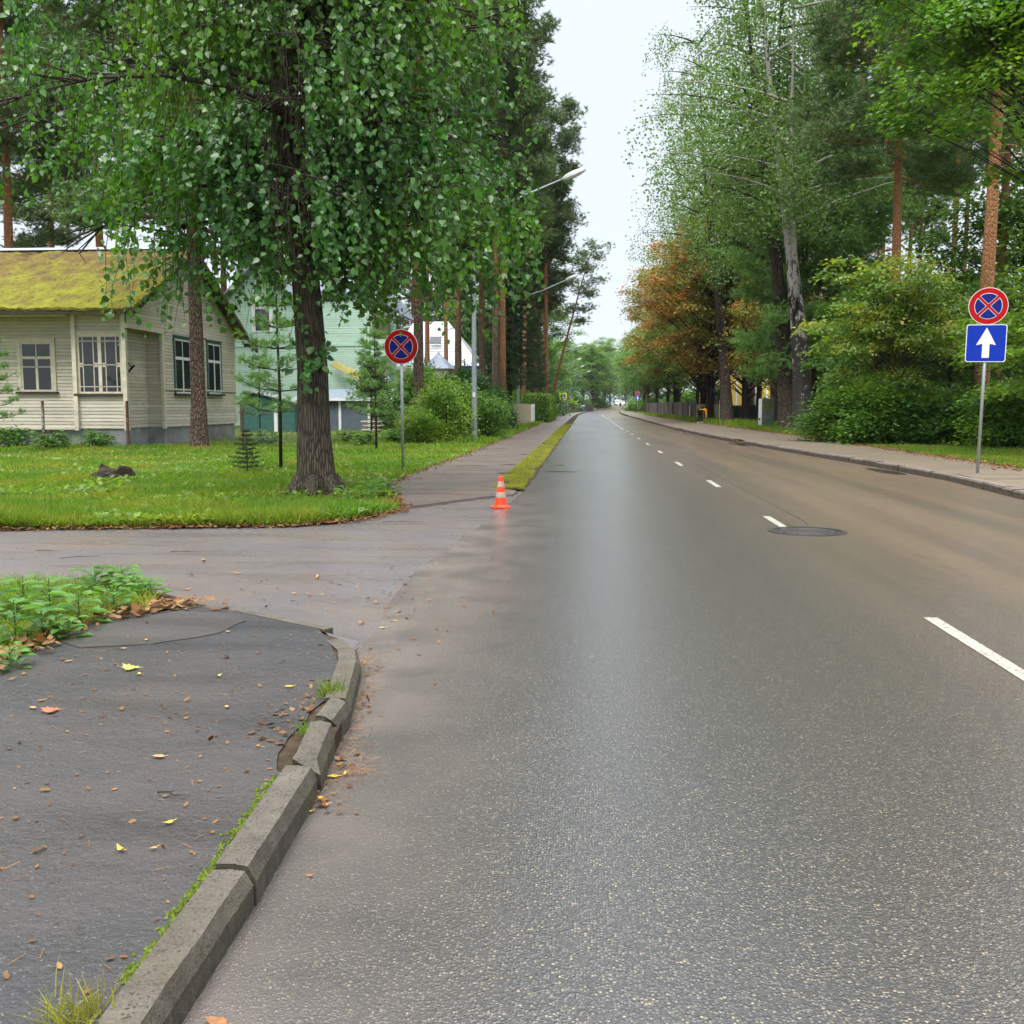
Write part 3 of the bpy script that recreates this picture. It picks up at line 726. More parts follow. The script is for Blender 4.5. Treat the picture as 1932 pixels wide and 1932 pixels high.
# ================================================================ STREET LAMPS
def lamp(label, px, Y, hx=1075, hy=None, first=False):
    x = XA(px, Y); H = 8.3
    g = thing('street_lamp', label, 'street lamp', (x, Y, gz(Y)), group='street lamps along the left sidewalk')
    top = [(0, 0, -.1), (0, 0, 2.2), (0, 0, 5), (0, 0, 7.9)]
    MB().tube(top, [.115, .10, .085, .068], 8).build('pole', M['lamppole'], g, local=True)
    MB().tube([(0, 0, -.1), (0, 0, .06)], [.19, .16], 8).build('base', M['black'], g, local=True)
    if first: MB().box(-.05, .05, -.125, -.09, 1.75, 1.93).build('number_plate', M['signwhite'], g, local=True)
    reach = XA(hx, Y) - x
    arm = [(0, 0, 7.85), (.0, 0, 8.15), (.10, 0, 8.5), (.38, 0, 8.8), (reach * .45, 0, 9.2), (reach - .35, 0, 9.9)]
    arm = [Vector(a) for a in arm]
    MB().tube(arm, [.05, .045, .042, .04, .036, .032], 8).build('arm', M['lamppole'], g, local=True, smooth=True)
    h = bpy.data.objects.new('lamp_head', None)
    bpy.data.objects.remove(h)
    d = (arm[-1] - arm[-2]).normalized(); up = Vector((-d.z, 0, d.x)); c = arm[-1]
    def shell(a0, a1, name, mat, par):
        vs = []; fs = []; n = 10; m = 10
        for i in range(n + 1):
            t = i / n; rad = math.sin(math.pi * (t * .93 + .035)) ** .55
            for j in range(m + 1):
                a = a0 + (a1 - a0) * j / m
                vs.append(c + d * (-.1 + t * .95) + Vector((0, 1, 0)) * math.cos(a) * .17 * rad + up * math.sin(a) * .13 * rad)
        for i in range(n):
            for j in range(m):
                fs.append((i * (m + 1) + j, i * (m + 1) + j + 1, (i + 1) * (m + 1) + j + 1, (i + 1) * (m + 1) + j))
        o = MB().add(vs, fs).build(name, mat, par, local=True, smooth=True)
        so = o.modifiers.new('s', 'SOLIDIFY'); so.thickness = .012
        return o
    hd = shell(0, math.pi, 'lamp_head', M['lampsh'], g); shell(math.pi, 2 * math.pi, 'lens', M['lens'], hd)
    return g
L1 = lamp('nearest street lamp, its pole rising behind the shrubs and lime leaves', 895, 39.5, 1080, first=True)
lamp('second street lamp, its pole beside the cream board fence', 978, 71, 1077)
lamp('third street lamp, curved arm in front of the leaning orange pine', 1018, 112, 1088)
lamp('fourth street lamp, its pole partly behind the leaning pine', 1035, 152, 1092)
lamp('fifth street lamp, thin pole at the end of the clipped hedge', 1046.5, 195, 1092)
lamp('sixth street lamp, only arm and head showing before the dark trees', 1066, 232, 1098)
lamp('farthest street lamp, over the bend right of the crossing sign', 1076, 268, 1110)
# ================================================================ CREAM WOODEN HOUSE
H1 = thing('wooden_house', 'cream clapboard house with mossy yellow-green roof at the left', 'house', (-16, 36, 0))
def siding(mb, O, u, L, z0, top, nrm, row=.117, lip=.014):
    u = Vector(u); nrm = Vector(nrm); O = Vector(O); z = z0
    N = 80; us = [L * i / N for i in range(N + 1)]; tp = [top(q) for q in us]; zmax = max(tp)
    while z < zmax - .01:
        z1 = min(z + row, zmax); zm = z + (z1 - z) * .5
        ok = [q for q, t in zip(us, tp) if t >= zm]
        if len(ok) >= 2:
            a, b = ok[0], ok[-1]
            P = lambda q, zz, o: (O.x + u.x * q + nrm.x * o, O.y + u.y * q + nrm.y * o, zz)
            mb.add([P(a, z, lip), P(b, z, lip), P(b, z1, 0), P(a, z1, 0), P(a, z, 0), P(b, z, 0)], [(0, 1, 2, 3), (4, 5, 1, 0)])
        z = z1
def frame_wall(O, u, n):
    O = Vector(O); u = Vector(u); n = Vector(n)
    def bx(mb, a, b, z0, z1, d0, d1):
        c = [O + u * q + n * d for d in (d0, d1) for q in (a, b)]
        vs = [(p.x, p.y, z) for z in (z0, z1) for p in c]
        mb.add(vs, [(0, 1, 3, 2), (4, 6, 7, 5), (0, 4, 5, 1), (1, 5, 7, 3), (3, 7, 6, 2), (2, 6, 4, 0)])
        return mb
    return bx
def window(par, O, u, n, a, b, z0, z1, casing, sash, bars=(), cas_w=.12, sill=True, transom=None, name='window', glass='glass', curtains=False):
    bx = frame_wall(O, u, n); m = MB()
    for q in ((a - cas_w, a, z0 - .0, z1), (b, b + cas_w, z0 - .0, z1), (a - cas_w, b + cas_w, z1, z1 + cas_w)):
        bx(m, q[0], q[1], q[2], q[3], -.02, .055)
    bx(m, a - cas_w - .03, b + cas_w + .03, z1 + cas_w, z1 + cas_w + .03, -.02, .09)
    f = m.build(name, casing, par)
    s = MB(); t = .065
    bx(s, a, a + t, z0, z1, .0, .035); bx(s, b - t, b, z0, z1, .0, .035); bx(s, a + t, b - t, z1 - t, z1, .0, .035); bx(s, a + t, b - t, z0, z0 + t, .0, .035)
    for (p, q, r, s2) in bars: bx(s, p, q, r, s2, .004, .032)
    s.build('sash', sash, f)
    g = MB(); bx(g, a + t * .5, b - t * .5, z0 + t * .5, z1 - t * .5, -.01, .022); g.build('pane', M[glass], f)
    if sill:
        q = MB(); bx(q, a - cas_w - .06, b + cas_w + .06, z0 - .07, z0, -.02, .14); q.build('sill', M['darkwood'], f)
    return f
ZF, ZE, ZR = .66, 4.60, 7.27
YF_, YR_, YB = 33.1, 38.3, 43.5
XG = -15.1
def roof_z(y): return (ZE - .1) + (ZR - ZE) * (1 - abs(y - YR_) / (YR_ - YF_ + .3))
w1 = MB()
# front bay between the posts
siding(w1, (-17.03, 33.45, 0), (1, 0, 0), 1.75, ZF, lambda q: 4.45, (0, -1, 0))
# recess: face +X then face -Y
siding(w1, (-15.7, 33.45, 0), (0, 1, 0), 2.55, ZF, lambda q: 4.5, (1, 0, 0))
siding(w1, (-15.7, 36.0, 0), (1, 0, 0), .55, ZF, lambda q: 4.5, (0, -1, 0))
# left part of the front
siding(w1, (-27, 34.1, 0), (1, 0, 0), 9.97, ZF, lambda q: 4.5, (0, -1, 0))
siding(w1, (-17.03, 33.45, 0), (0, 1, 0), .65, ZF, lambda q: 4.45, (-1, 0, 0))
# gable wall: lower part from the recess back, upper part over everything
siding(w1, (XG, 36.0, 0), (0, 1, 0), YB - 36.0, ZF, lambda q: 4.1, (1, 0, 0))
siding(w1, (XG, 33.2, 0), (0, 1, 0), YB - 33.2, 4.1, lambda q: roof_z(33.2 + q) - .02, (1, 0, 0))
siding(w1, (XG, 43.5, 0), (-1, 0, 0), 12, ZF, lambda q: 4.5, (0, 1, 0))
w1.build('wall', M['siding'], H1)
t = MB()
for (x, y) in ((-17.03, 33.36), (-15.24, 33.2)): t.box(x - .07, x + .07, y - .04, y + .12, ZF - .06, 4.5)
t.box(-15.17, -15.065, 35.9, 36.06, ZF - .06, 4.1); t.box(-15.16, -15.07, 43.42, 43.56, ZF, 4.3)
t.box(-27, -17.1, 33.0, 33.16, 4.36, 4.56); t.box(-16.96, -15.2, 33.06, 33.2, 4.42, 4.56); t.box(-15.2, -15.07, 33.1, 36.1, 3.98, 4.12)
t.box(-27, -17.0, 33.98, 34.1, ZF - .05, ZF); t.box(-15.1, -15.04, 36.0, 43.5, 2.02 - .03, 2.02 + .03)
t.build('trim_board', M['trim'], H1)
f = MB(); f.box(-17.0, -15.3, 33.5, 33.7, -.2, ZF); f.box(-27, -17.0, 34.16, 34.4, -.2, ZF); f.box(-15.85, -15.75, 33.7, 36.05, -.2, ZF); f.box(-15.75, -15.16, 36.05, 36.2, -.2, ZF)
f.box(-15.36, -15.16, 36.2, 43.46, -.2, ZF); f.build('foundation', M['found'], H1)
# roof: two thick slopes, mossy, with a bumpy surface and ragged eave
def slope(y0, z0, y1, z1, x0, x1, name, mat, par, nx=130, ny=36, amp=.085, th=.09):
    vs = []; fs = []
    for i in range(nx + 1):
        for j in range(ny + 1):
            x = x0 + (x1 - x0) * i / nx; q = j / ny; y = y0 + (y1 - y0) * q; z = z0 + (z1 - z0) * q
            z += amp * noise.noise(Vector((x * 2.3, y * 2.3, 1))) + amp * .6 * noise.noise(Vector((x * 7, y * 7, 5)))
            if j == 0: y += .05 * noise.noise(Vector((x * 5, 2, 1))) * (1 if y0 < y1 else -1)
            vs.append((x, y, z))
    for i in range(nx):
        for j in range(ny):
            a = i * (ny + 1) + j; fs.append((a, a + ny + 1, a + ny + 2, a + 1) if y0 < y1 else (a, a + 1, a + ny + 2, a + ny + 1))
    o = MB().add(vs, fs).build(name, mat, par); s = o.modifiers.new('s', 'SOLIDIFY'); s.thickness = th; s.offset = -1; return o
rf = slope(32.55, ZE - .02, YR_, ZR, -27, -14.58, 'roof', M['moss'], H1)
slope(44.1, ZE - .25, YR_, ZR, -27, -14.58, 'rear_roof', M['moss'], H1, nx=30, ny=10)
MB().add([(-27, 38.12, ZR + .0), (-14.55, 38.12, ZR + .0), (-14.55, YR_, ZR + .11), (-27, YR_, ZR + .11), (-14.55, 38.48, ZR), (-27, 38.48, ZR)], [(0, 1, 2, 3), (3, 2, 4, 5), (1, 4, 2)]).build('ridge_cap', M['metalroof'], rf)
v = MB()
for (y0, z0) in ((32.5, ZE - .13), (44.15, ZE - .36)):
    a = Vector((-14.63, y0, z0)); b = Vector((-14.63, YR_, ZR - .1)); v.slab([a, b, b + Vector((0, 0, -.16)), a + Vector((0, 0, -.16))], (1, 0, 0), .05)
    a2 = a + Vector((-.45, 0, .06)); b2 = b + Vector((-.45, 0, .0)); v.slab([a + Vector((0, 0, .03)), b, b2, a2], (0, 0, 1), -.03)
v.box(-14.8, -14.2, 43.9, 44.0, 3.95, 4.1); v.box(-14.3, -14.22, 43.88, 44.02, 3.7, 4.1)
v.build('bargeboard', M['darkwood'], rf)
e_ = MB().box(-27, -15.2, 32.6, 32.68, ZE - .2, ZE - .06); e_.build('fascia', M['darkwood'], rf)
# windows
def P1(px, Y): return XA(px, Y)
a, b = P1(44, 34.1), P1(103, 34.1); z0, z1 = ZA(738, 34.1), ZA(641, 34.1); O = (0, 34.1, 0); U = (1, 0, 0); Nn = (0, -1, 0)
zt = z0 + (z1 - z0) * .66; mid = (a + b) / 2
window(H1, O, U, Nn, a, b, z0, z1, M['trim'], M['trim'], [(a, b, zt, zt + .09), (mid - .045, mid + .045, z0, zt), (mid - .015, mid + .015, zt, z1), (a, b, zt - .28, zt - .25)])
a, b = P1(151, 33.45), P1(234, 33.45); z0, z1 = ZA(742, 33.45), ZA(627, 33.45); mid = (a + b) / 2
bars = [(mid - .06, mid + .06, z0, z1)]
for s0 in (a, mid + .02):
    wq = mid - a
    for q in (.24, .72): bars.append((s0 + wq * q - .014, s0 + wq * q + .014, z0, z1))
    zm = z0 + (z1 - z0) * .49
    bars += [(s0, s0 + wq, zm - .012, zm + .012), (s0 + wq * .24, s0 + wq * .24 - .12 + .01, zm - .07, zm + .07), (s0, s0 + wq, z0 + .22, z0 + .245), (s0, s0 + wq, z1 - .22, z1 - .195), (s0 + wq * .72, s0 + wq * .72 + .14, zm - .07, zm + .07)]
window(H1, (0, 33.45, 0), U, Nn, a, b, z0, z1, M['trim'], M['trim'], bars, cas_w=.07)
for (y0, y1, py0, py1) in ((37.0, 38.5, 742, 637), (40.3, 41.75, 743, 646)):
    ym = (y0 + y1) / 2; z0, z1 = ZA(py0, ym), ZA(py1, ym); zt = z0 + (z1 - z0) * .62
    window(H1, (XG, 0, 0), (0, 1, 0), (1, 0, 0), y0, y1, z0, z1, M['greentrim'], M['white'],
           [(y0, y1, zt, zt + .11), (ym - .05, ym + .05, z0, zt), (ym - .02, ym + .02, zt, z1)], cas_w=.09)
# wrought bracket on the recess wall
m = MB(); bx = -15.68
m.tube([(bx + .02, 33.9, 2.2), (bx + .02, 33.9, 3.0)], .018, 6)
m.tube([(bx + .02, 33.9, 2.9), (bx + .25, 33.85, 2.88), (bx + .42, 33.8, 2.7)], .02, 6)
m.tube([(bx + .05, 33.88, 2.35), (bx + .5, 33.8, 2.78)], .035, 6)
m.build('lantern_bracket', M['black'], H1)

# ================================================================ CHAIN-LINK FENCE
FY = 33.0; 
F1 = thing('chain_link_fence', 'sagging chain-link fence on rusty posts in front of the cream house', 'fence', (-16, 32.4, 0))
FYf = 32.9
def FX(px): return XA(px, FYf)
m = MB(); x = -22.0; x1 = -10.6; h0, h1 = .15, 1.42; st = .075; n = int((x1 - x) / st); k = h1 - h0
def rib(a, b):
    d = (Vector(b) - Vector(a)).normalized(); q = Vector((-d.z, 0, d.x)) * .0013
    m.add([Vector(a) - q, Vector(a) + q, Vector(b) + q, Vector(b) - q], [(0, 1, 2, 3)])
for i in range(-int(k / st), n + int(k / st)):
    xa = x + i * st
    for sgn in (1, -1):
        xs_, xe = (xa, xa + k) if sgn == 1 else (xa + k, xa)
        rib((xs_, FYf, h0), (xe, FYf, h1))
m.tube([(x, FYf, h1), (x1, FYf, h1 - .02)], .005, 4)
m.build('wire_mesh', M['wire'], F1)
for px, lean, mt in ((80, .01, 'rust'), (240, 0, 'rust2'), (458, -.01, 'rust2')):
    X = FX(px); MB().tube([(X, FYf - .03, -.1), (X + lean * 2, FYf - .03, 1.58)], .05, 8).build('post', M[mt], F1)

# ================================================================ GREEN HOUSE
Yg = 62
H2 = thing('green_house', 'mint green two-storey wooden house behind the lime trunk', 'house', (XA(580, Yg), Yg, 0))
xa, xb, xc, xd = XA(425, Yg), XA(566, Yg), XA(700, Yg), XA(733, Yg)
def gtop(L, ze, zr): return lambda q: ze + (zr - ze) * (1 - abs(q - L / 2) / (L / 2))
m = MB(); L = xb - xa
siding(m, (xa, Yg, 0), U, L, .2, gtop(L, ZA(575, Yg), ZA(492, Yg)), Nn, .16)
siding(m, (xb, Yg + .6, 0), U, xc - xb, .2, lambda q: ZA(548, Yg), Nn, .16)
siding(m, (xb, Yg, 0), (0, 1, 0), .6, .2, lambda q: 7.2, (1, 0, 0), .16)
siding(m, (xc, Yg + .6, 0), (0, 1, 0), 8, .2, lambda q: 6.9, (1, 0, 0), .16)
m.build('wall', M['mint'], H2)
m = MB()
m.box(xa, xb + .05, Yg - .06, Yg, ZA(641, Yg), ZA(637, Yg)); m.box(xa, xb + .05, Yg - .06, Yg, ZA(652, Yg), ZA(647, Yg)); m.box(xb, xc + .05, Yg + .54, Yg + .6, ZA(650, Yg), ZA(644, Yg)); m.box(xc - .1, xc + .06, Yg + .52, Yg + .6, .2, 7.6)
m.build('trim_board', M['mint'], H2)
def rslab(par, pts, mat, t=.12): return MB().slab(pts, (0, 0, 1), t).build('roof', mat, par)
zr, ze = ZA(488, Yg), ZA(583, Yg); xm = (xa + xb) / 2
rslab(H2, [(xm, Yg - .6, zr), (xb + .6, Yg - .6, ze), (xb + .6, Yg + 9, ze), (xm, Yg + 9, zr)], M['blueroof'])
rslab(H2, [(xm, Yg - .6, zr), (xm, Yg + 9, zr), (xa - .6, Yg + 9, ze), (xa - .6, Yg - .6, ze)], M['blueroof'])
rslab(H2, [(xb - .5, Yg + .3, ZA(553, Yg)), (xc + .1, Yg + .3, ZA(548, Yg)), (xc - .8, Yg + 5, ZA(515, Yg + 5)), (xb - .5, Yg + 5, ZA(515, Yg + 5))], M['blueroof'])
rslab(H2, [(xc + .1, Yg + .3, ZA(548, Yg)), (xd + .7, Yg + 1, ZA(592, Yg)), (xd + .7, Yg + 8, ZA(592, Yg)), (xc - .8, Yg + 5, ZA(515, Yg + 5))], M['blueroof'])
a, b = XA(484, Yg), XA(514, Yg); window(H2, (0, Yg, 0), U, Nn, a, b, ZA(623, Yg), ZA(577, Yg), M['white'], M['white'], [], cas_w=.14, glass='glass2', sill=False)
# balcony with boarded parapet, veranda beneath
bl = MB(); y0 = Yg - .9
bl.box(xc + .06, xd + .15, y0, y0 + .08, ZA(672, Yg), ZA(640, Yg)); bl.box(xd + .07, xd + .15, y0, y0 + 3, ZA(672, Yg), ZA(640, Yg)); bl.build('balcony_parapet', M['mint'], H2)
bl = MB(); k = xc + .1
while k < xd + .1: bl.box(k, k + .06, y0 + .3, y0 + .34, ZA(636, Yg), ZA(590, Yg)); k += .13
bl.build('balcony_screen', M['greywood'], H2)
m = MB().box(xc + .07, xd + .1, Yg - .2, Yg - .1, .6, ZA(674, Yg)); m.build('veranda_wall', M['mint'], H2)
window(H2, (0, Yg - .2, 0), U, Nn, xc + .3, xd - .1, ZA(735, Yg), ZA(690, Yg), M['white'], M['white'], [((xc + xd) / 2 - .03, (xc + xd) / 2 + .03, ZA(735, Yg), ZA(690, Yg))], glass='glass2')
aw = [DY(618, 686, Yg - .4), DY(640, 690, Yg - .4), DY(717, 720, Yg - 2.2), DY(690, 722, Yg - 2.2)]
MB().slab([DY(634, 682, Yg + .2), DY(716, 722, Yg - 2), DY(689, 724, Yg - 2), DY(622, 690, Yg + .2)], (0, 0, 1), .05).build('awning', M['awning'], H2)
MB().box(DY(688, 724, Yg - 2).x, DY(718, 724, Yg - 2).x, Yg - 2.05, Yg - 1.95, ZA(727, Yg - 2), ZA(722, Yg - 2)).build('awning_edge', M['white'], H2)

# sheds
Yh = 56; SH = thing('shed', 'slate blue board shed with white corner boards right of the lime trunk', 'shed', (XA(660, Yh), Yh, 0))
x0, x1 = XA(560, Yh), XA(697, Yh); zt = ZA(754, Yh)
MB().box(x0, x1, Yh, Yh + 2.6, -.1, zt).build('wall', M['bluewall'], SH)
m = MB()
for px in (641, 696): X = XA(px, Yh); MB().box(X - .07, X + .07, Yh - .03, Yh, 0, zt).build('corner_board', M['white'], SH)

MB().slab([(x0 - .2, Yh - .3, zt - .02), (x1 + .25, Yh - .3, zt - .02), (x1 + 1.1, Yh + 2.9, zt + .55), (x0 - .2, Yh + 2.9, zt + .55)], (0, 0, 1), .09).build('roof', M['blueroof'], SH)
MB().box(x0 - .2, x1 + .25, Yh - .34, Yh - .305, zt - .06, zt + .09).build('gutter', M['white'], SH)
Yh = 52; SH = thing('shed', 'small dark green shed with pale roof edge beside the cream house corner', 'shed', (XA(510, Yh), Yh, 0))
x0, x1 = XA(452, Yh), XA(556, Yh); zt = ZA(760, Yh)
MB().box(x0, x1, Yh, Yh + 2, -.1, zt).build('wall', M['greenwall'], SH)
xm = XA(478, Yh)
MB().slab([(x0 - .1, Yh - .15, zt - .0), (xm, Yh - .15, ZA(738, Yh)), (x1 + .2, Yh - .15, zt - .0), (x1 + .2, Yh - .15, zt - .06), (xm, Yh - .15, ZA(738, Yh) - .06), (x0 - .1, Yh - .15, zt - .06)], (0, 1, 0), 2.3).build('roof', M['galv'], SH)
MB().slab([(x0, Yh - .01, zt), (xm, Yh - .01, ZA(741, Yh)), (x1, Yh - .01, zt)], (0, 1, 0), .1).build('gable', M['greenwall'], SH)
X = XA(520, Yh); MB().box(X - .09, X + .09, Yh - .04, Yh, 0, 1.5).build('white_post', M['white'], SH)
# plank pile
Yp = 50; g = thing('plank_pile', 'stack of weathered grey planks in front of the blue shed', 'plank pile', (XA(703, Yp), Yp, 0))
for i in range(7):
    m = MB(); z = .12 + i * .10; a = rnd.uniform(-.05, .05); w_ = rnd.uniform(.7, .95)
    m.box(g.location.x - w_ / 2 + a, g.location.x + w_ / 2 + a, Yp - .5, Yp + .5, z, z + .055); m.build('plank', M['trim' if i % 2 else 'greywood'], g)
# white roofed house and turret
Yw = 88; H3 = thing('white_roof_house', 'house with white tiled roof and blue fascia behind the pine trunks', 'house', (XA(850, Yw), Yw, 0))
ze = ZA(690, Yw); zr = ZA(607, Yw + 6)
x0, xp, x1 = XA(722, Yw), XA(815, Yw), XA(905, Yw)
MB().box(x0, x1 - .3, Yw + .6, Yw + 10, 0, ze).build('wall', M['white'], H3)
r = MB(); nrow = 16; xr0, xr1 = XA(765, Yw), XA(832, Yw)
for i in range(nrow):
    q0, q1 = i / nrow, (i + 1) / nrow
    l = lambda q: x0 + (xr0 - x0) * q; rr = lambda q: x1 + (xr1 - x1) * q
    z0_ = ze + (zr - ze) * q0 + .05; z1_ = ze + (zr - ze) * q1
    r.add([(l(q0), Yw + 5 * q0, z0_), (rr(q0), Yw + 5 * q0, z0_), (rr(q1), Yw + 5 * q1, z1_), (l(q1), Yw + 5 * q1, z1_), (l(q0), Yw + 5 * q0, z0_ - .05), (rr(q0), Yw + 5 * q0, z0_ - .05)], [(0, 1, 2, 3), (4, 5, 1, 0)])
r.add([(x1, Yw, ze), (x1, Yw + 10, ze), (xr1, Yw + 5, zr)], [(0, 1, 2)]); r.add([(x0, Yw, ze), (xr0, Yw + 5, zr), (x0, Yw + 10, ze)], [(0, 1, 2)])
r.build('roof', M['whiteroof'], H3)
MB().box(x0, x1, Yw - .02, Yw + .05, ze - .22, ze - .01).build('fascia', M['blue'], H3)
X = XA(806, Yw); m = MB(); m.slab([(X, Yw + 1.8, ze + 2.0), (X + 1.0, Yw + 1.8, ze + 2.0), (X + 1.0, Yw + 2.2, ze + 2.6), (X, Yw + 2.2, ze + 2.6)], (0, -1, .5), .12); m.build('skylight', M['glass2'], H3)
Yt = 66; g = thing('gazebo', 'cream board turret with grey polygonal roof behind the thujas', 'gazebo', (XA(828, Yt), Yt, 0))
rt = 33 / 1932 * Yt; ze_ = ZA(694, Yt)
MB().lathe([(rt * .86, 0), (rt * .86, ze_)], seg=8).build('wall', M['creamwood'], g, local=True)
for o_ in (MB().lathe([(rt * 1.02, ze_ - .05), (rt * .12, ZA(668, Yt)), (.02, ZA(662, Yt))], seg=8).build('roof', M['blueroof'], g, local=True),): pass
# cream outbuilding glimpsed between
Yo = 72; g = thing('outbuilding', 'cream clapboard outbuilding glimpsed behind the no-stopping sign', 'outbuilding', (XA(750, Yo), Yo, 0))
m = MB(); siding(m, (XA(728, Yo), Yo, 0), U, 1.8, 0, lambda q: ZA(690, Yo), Nn, .16); m.build('wall', M['creamwood'], g)
MB().slab([(XA(722, Yo), Yo - .3, ZA(692, Yo)), (XA(790, Yo), Yo - .3, ZA(708, Yo)), (XA(790, Yo), Yo + 4, ZA(690, Yo)), (XA(722, Yo), Yo + 4, ZA(672, Yo))], (0, 0, 1), .1).build('roof', M['blueroof'], g)

# yellow house on the right
Yy = 112; H4 = thing('yellow_house', 'yellow house with grey porch glimpsed between the dark trunks', 'house', (XA(1430, Yy), Yy, 0))
x0, x1 = XA(1372, Yy), XA(1492, Yy)
MB().box(x0, x1, Yy, Yy + 9, 0, 8.6).build('wall', M['yellow'], H4)
m = MB()
for px in (1374, 1389, 1446, 1490): X = XA(px, Yy); m.box(X - .09, X + .09, Yy - .06, Yy, 0, 8.6)
m.box(x0, x1, Yy - .05, Yy, ZA(702, Yy), ZA(698, Yy)); m.build('trim_board', M['white'], H4)
MB().box(XA(1407, Yy), XA(1430, Yy), Yy - 1.4, Yy, 0, ZA(716, Yy)).build('porch', M['pillar'], H4)
MB().box(XA(1404, Yy), XA(1433, Yy), Yy - 1.7, Yy, ZA(716, Yy), ZA(713, Yy)).build('porch_roof', M['signwhite'], H4)
window(H4, (0, Yy - 1.4, 0), U, Nn, XA(1414, Yy), XA(1422, Yy), ZA(746, Yy), ZA(733, Yy), M['white'], M['white'], [], sill=False)
for px in (1452, 1474, 1380): window(H4, (0, Yy, 0), U, Nn, XA(px, Yy), XA(px + 8, Yy), ZA(690, Yy), ZA(668, Yy), M['white'], M['white'], [], sill=False)
MB().slab([(x0 - .6, Yy - .6, 8.6), (x1 + .6, Yy - .6, 8.6), (x1 - 1.5, Yy + 4.5, 12), (x0 + 1.5, Yy + 4.5, 12)], (0, 0, 1), .15).build('roof', M['darkwood'], H4)
Yy = 100; g = thing('kiosk', 'small yellow hut with yellow eave behind the pale banner', 'hut', (XA(1333, Yy), Yy, 0))
MB().box(XA(1322, Yy), XA(1350, Yy), Yy, Yy + 3, 0, ZA(742, Yy)).build('wall', M['yellow'], g)
MB().box(XA(1320, Yy), XA(1352, Yy), Yy - .8, Yy + 3.2, ZA(762, Yy) , ZA(757, Yy)).build('eave', M['yellow2'], g)
MB().box(XA(1328, Yy), XA(1338, Yy), Yy - .03, Yy + .02, ZA(755, Yy), ZA(744, Yy)).build('window', M['glass'], g)
# pale houses glimpsed through the wood on the right
for (px, py0, py1, wd, Y, lb) in ((1590, 560, 615, 50, 85, 'white house wall glimpsed between the trunks above the hazel'), (1545, 525, 640, 34, 95, 'pale building glimpsed just right of the birches')):
    g = thing('pale_house', lb, 'house', (XA(px, Y), Y, 0)); x0, x1 = XA(px - wd / 2, Y), XA(px + wd / 2, Y)
    MB().box(x0, x1, Y, Y + 8, 0, ZA(py0, Y)).build('wall', M['white'], g)
    for i in range(3):
        q = x0 + (x1 - x0) * (.2 + .28 * i); window(g, (0, Y, 0), U, Nn, q, q + .7, ZA(py0, Y) - 2.2, ZA(py0, Y) - .9, M['white'], M['white'], [], sill=False)
    MB().slab([(x0 - .4, Y - .4, ZA(py0, Y)), (x1 + .4, Y - .4, ZA(py0, Y)), (x1 + .4, Y + 4, ZA(py0, Y) + 2), (x0 - .4, Y + 4, ZA(py0, Y) + 2)], (0, 0, 1), .12).build('roof', M['blueroof'], g)

# ================================================================ FENCES, PILLARS, BANNER
def board_fence(name, label, A, B, z0, z1, mat, bw=.14, gap=.012, posts=2.4, pointed=False, zb=0, jit=.02):
    A, B = Vector(A), Vector(B); L = (B - A).length; d = (B - A).normalized(); nn = Vector((d.y, -d.x, 0))
    g = thing(name, label, 'fence', (A.x, A.y, zb))
    m = MB(); q = 0
    while q < L:
        p = A + d * q; p2 = A + d * (q + bw); t = z1 + rnd.uniform(-jit, jit)
        pts = [(p.x, p.y, zb + z0), (p2.x, p2.y, zb + z0), (p2.x, p2.y, zb + t)]
        if pointed: c = (p + p2) / 2; pts.append((c.x, c.y, zb + t + bw * .9))
        pts.append((p.x, p.y, zb + t)); m.slab(pts, nn, .022)
        q += bw + gap
    m.build('boards', mat, g)
    m = MB()
    for zz in (z0 + .2, z1 - .25): 
        a, b = A - nn * .05, B - nn * .05
        m.slab([(a.x, a.y, zb + zz), (b.x, b.y, zb + zz), (b.x, b.y, zb + zz + .08), (a.x, a.y, zb + zz + .08)], nn, .04)
    m.build('rail', mat, g)
    q = 0
    while q <= L:
        p = A + d * q - nn * .1; MB().box(p.x - .05, p.x + .05, p.y - .05, p.y + .05, zb - .1, zb + z1 - .03).build('post', mat, g); q += posts
    return g
a = DY(958, 790, 64); 
board_fence('board_fence', 'cream vertical board fence at the left sidewalk beside the second lamp', (XA(955, 60), 60, 0), (XA(1001, 78), 78, 0), .1, ZA(762, 70), M['creamwood'], bw=.16, gap=.11)
board_fence('board_fence', 'short white picket gate section at the end of the cream fence', (XA(1004, 78), 78, 0), (XA(1010, 84), 84, 0), .12, 1.5, M['white'], bw=.1, gap=.1)
board_fence('board_fence', 'dark board fence behind the crossing sign', (XA(1049, 150), 150, 0), (XA(1075, 190), 190, 0), .0, 1.7, M['darkwood'], bw=.2, posts=6)
board_fence('board_fence', 'far dark board fence left of the road bend', (XA(1077, 192), 192, 0), (XA(1120, 250), 250, 0), .0, 1.6, M['darkwood'], bw=.25, posts=8)
board_fence('board_fence', 'tall grey-brown weathered board fence along the right sidewalk', (XA(1313, 90), 90, 0), (XA(1220, 150), 150, 0), .12, 1.72, M['greywood'], bw=.28, gap=.03, posts=5, jit=.05)
board_fence('picket_fence', 'dark green pointed picket fence behind the grey pillars', (XA(1478, 72), 72, 0), (XA(1356, 90), 90, 0), .15, 1.35, M['greenfence'], bw=.11, gap=.07, pointed=True)
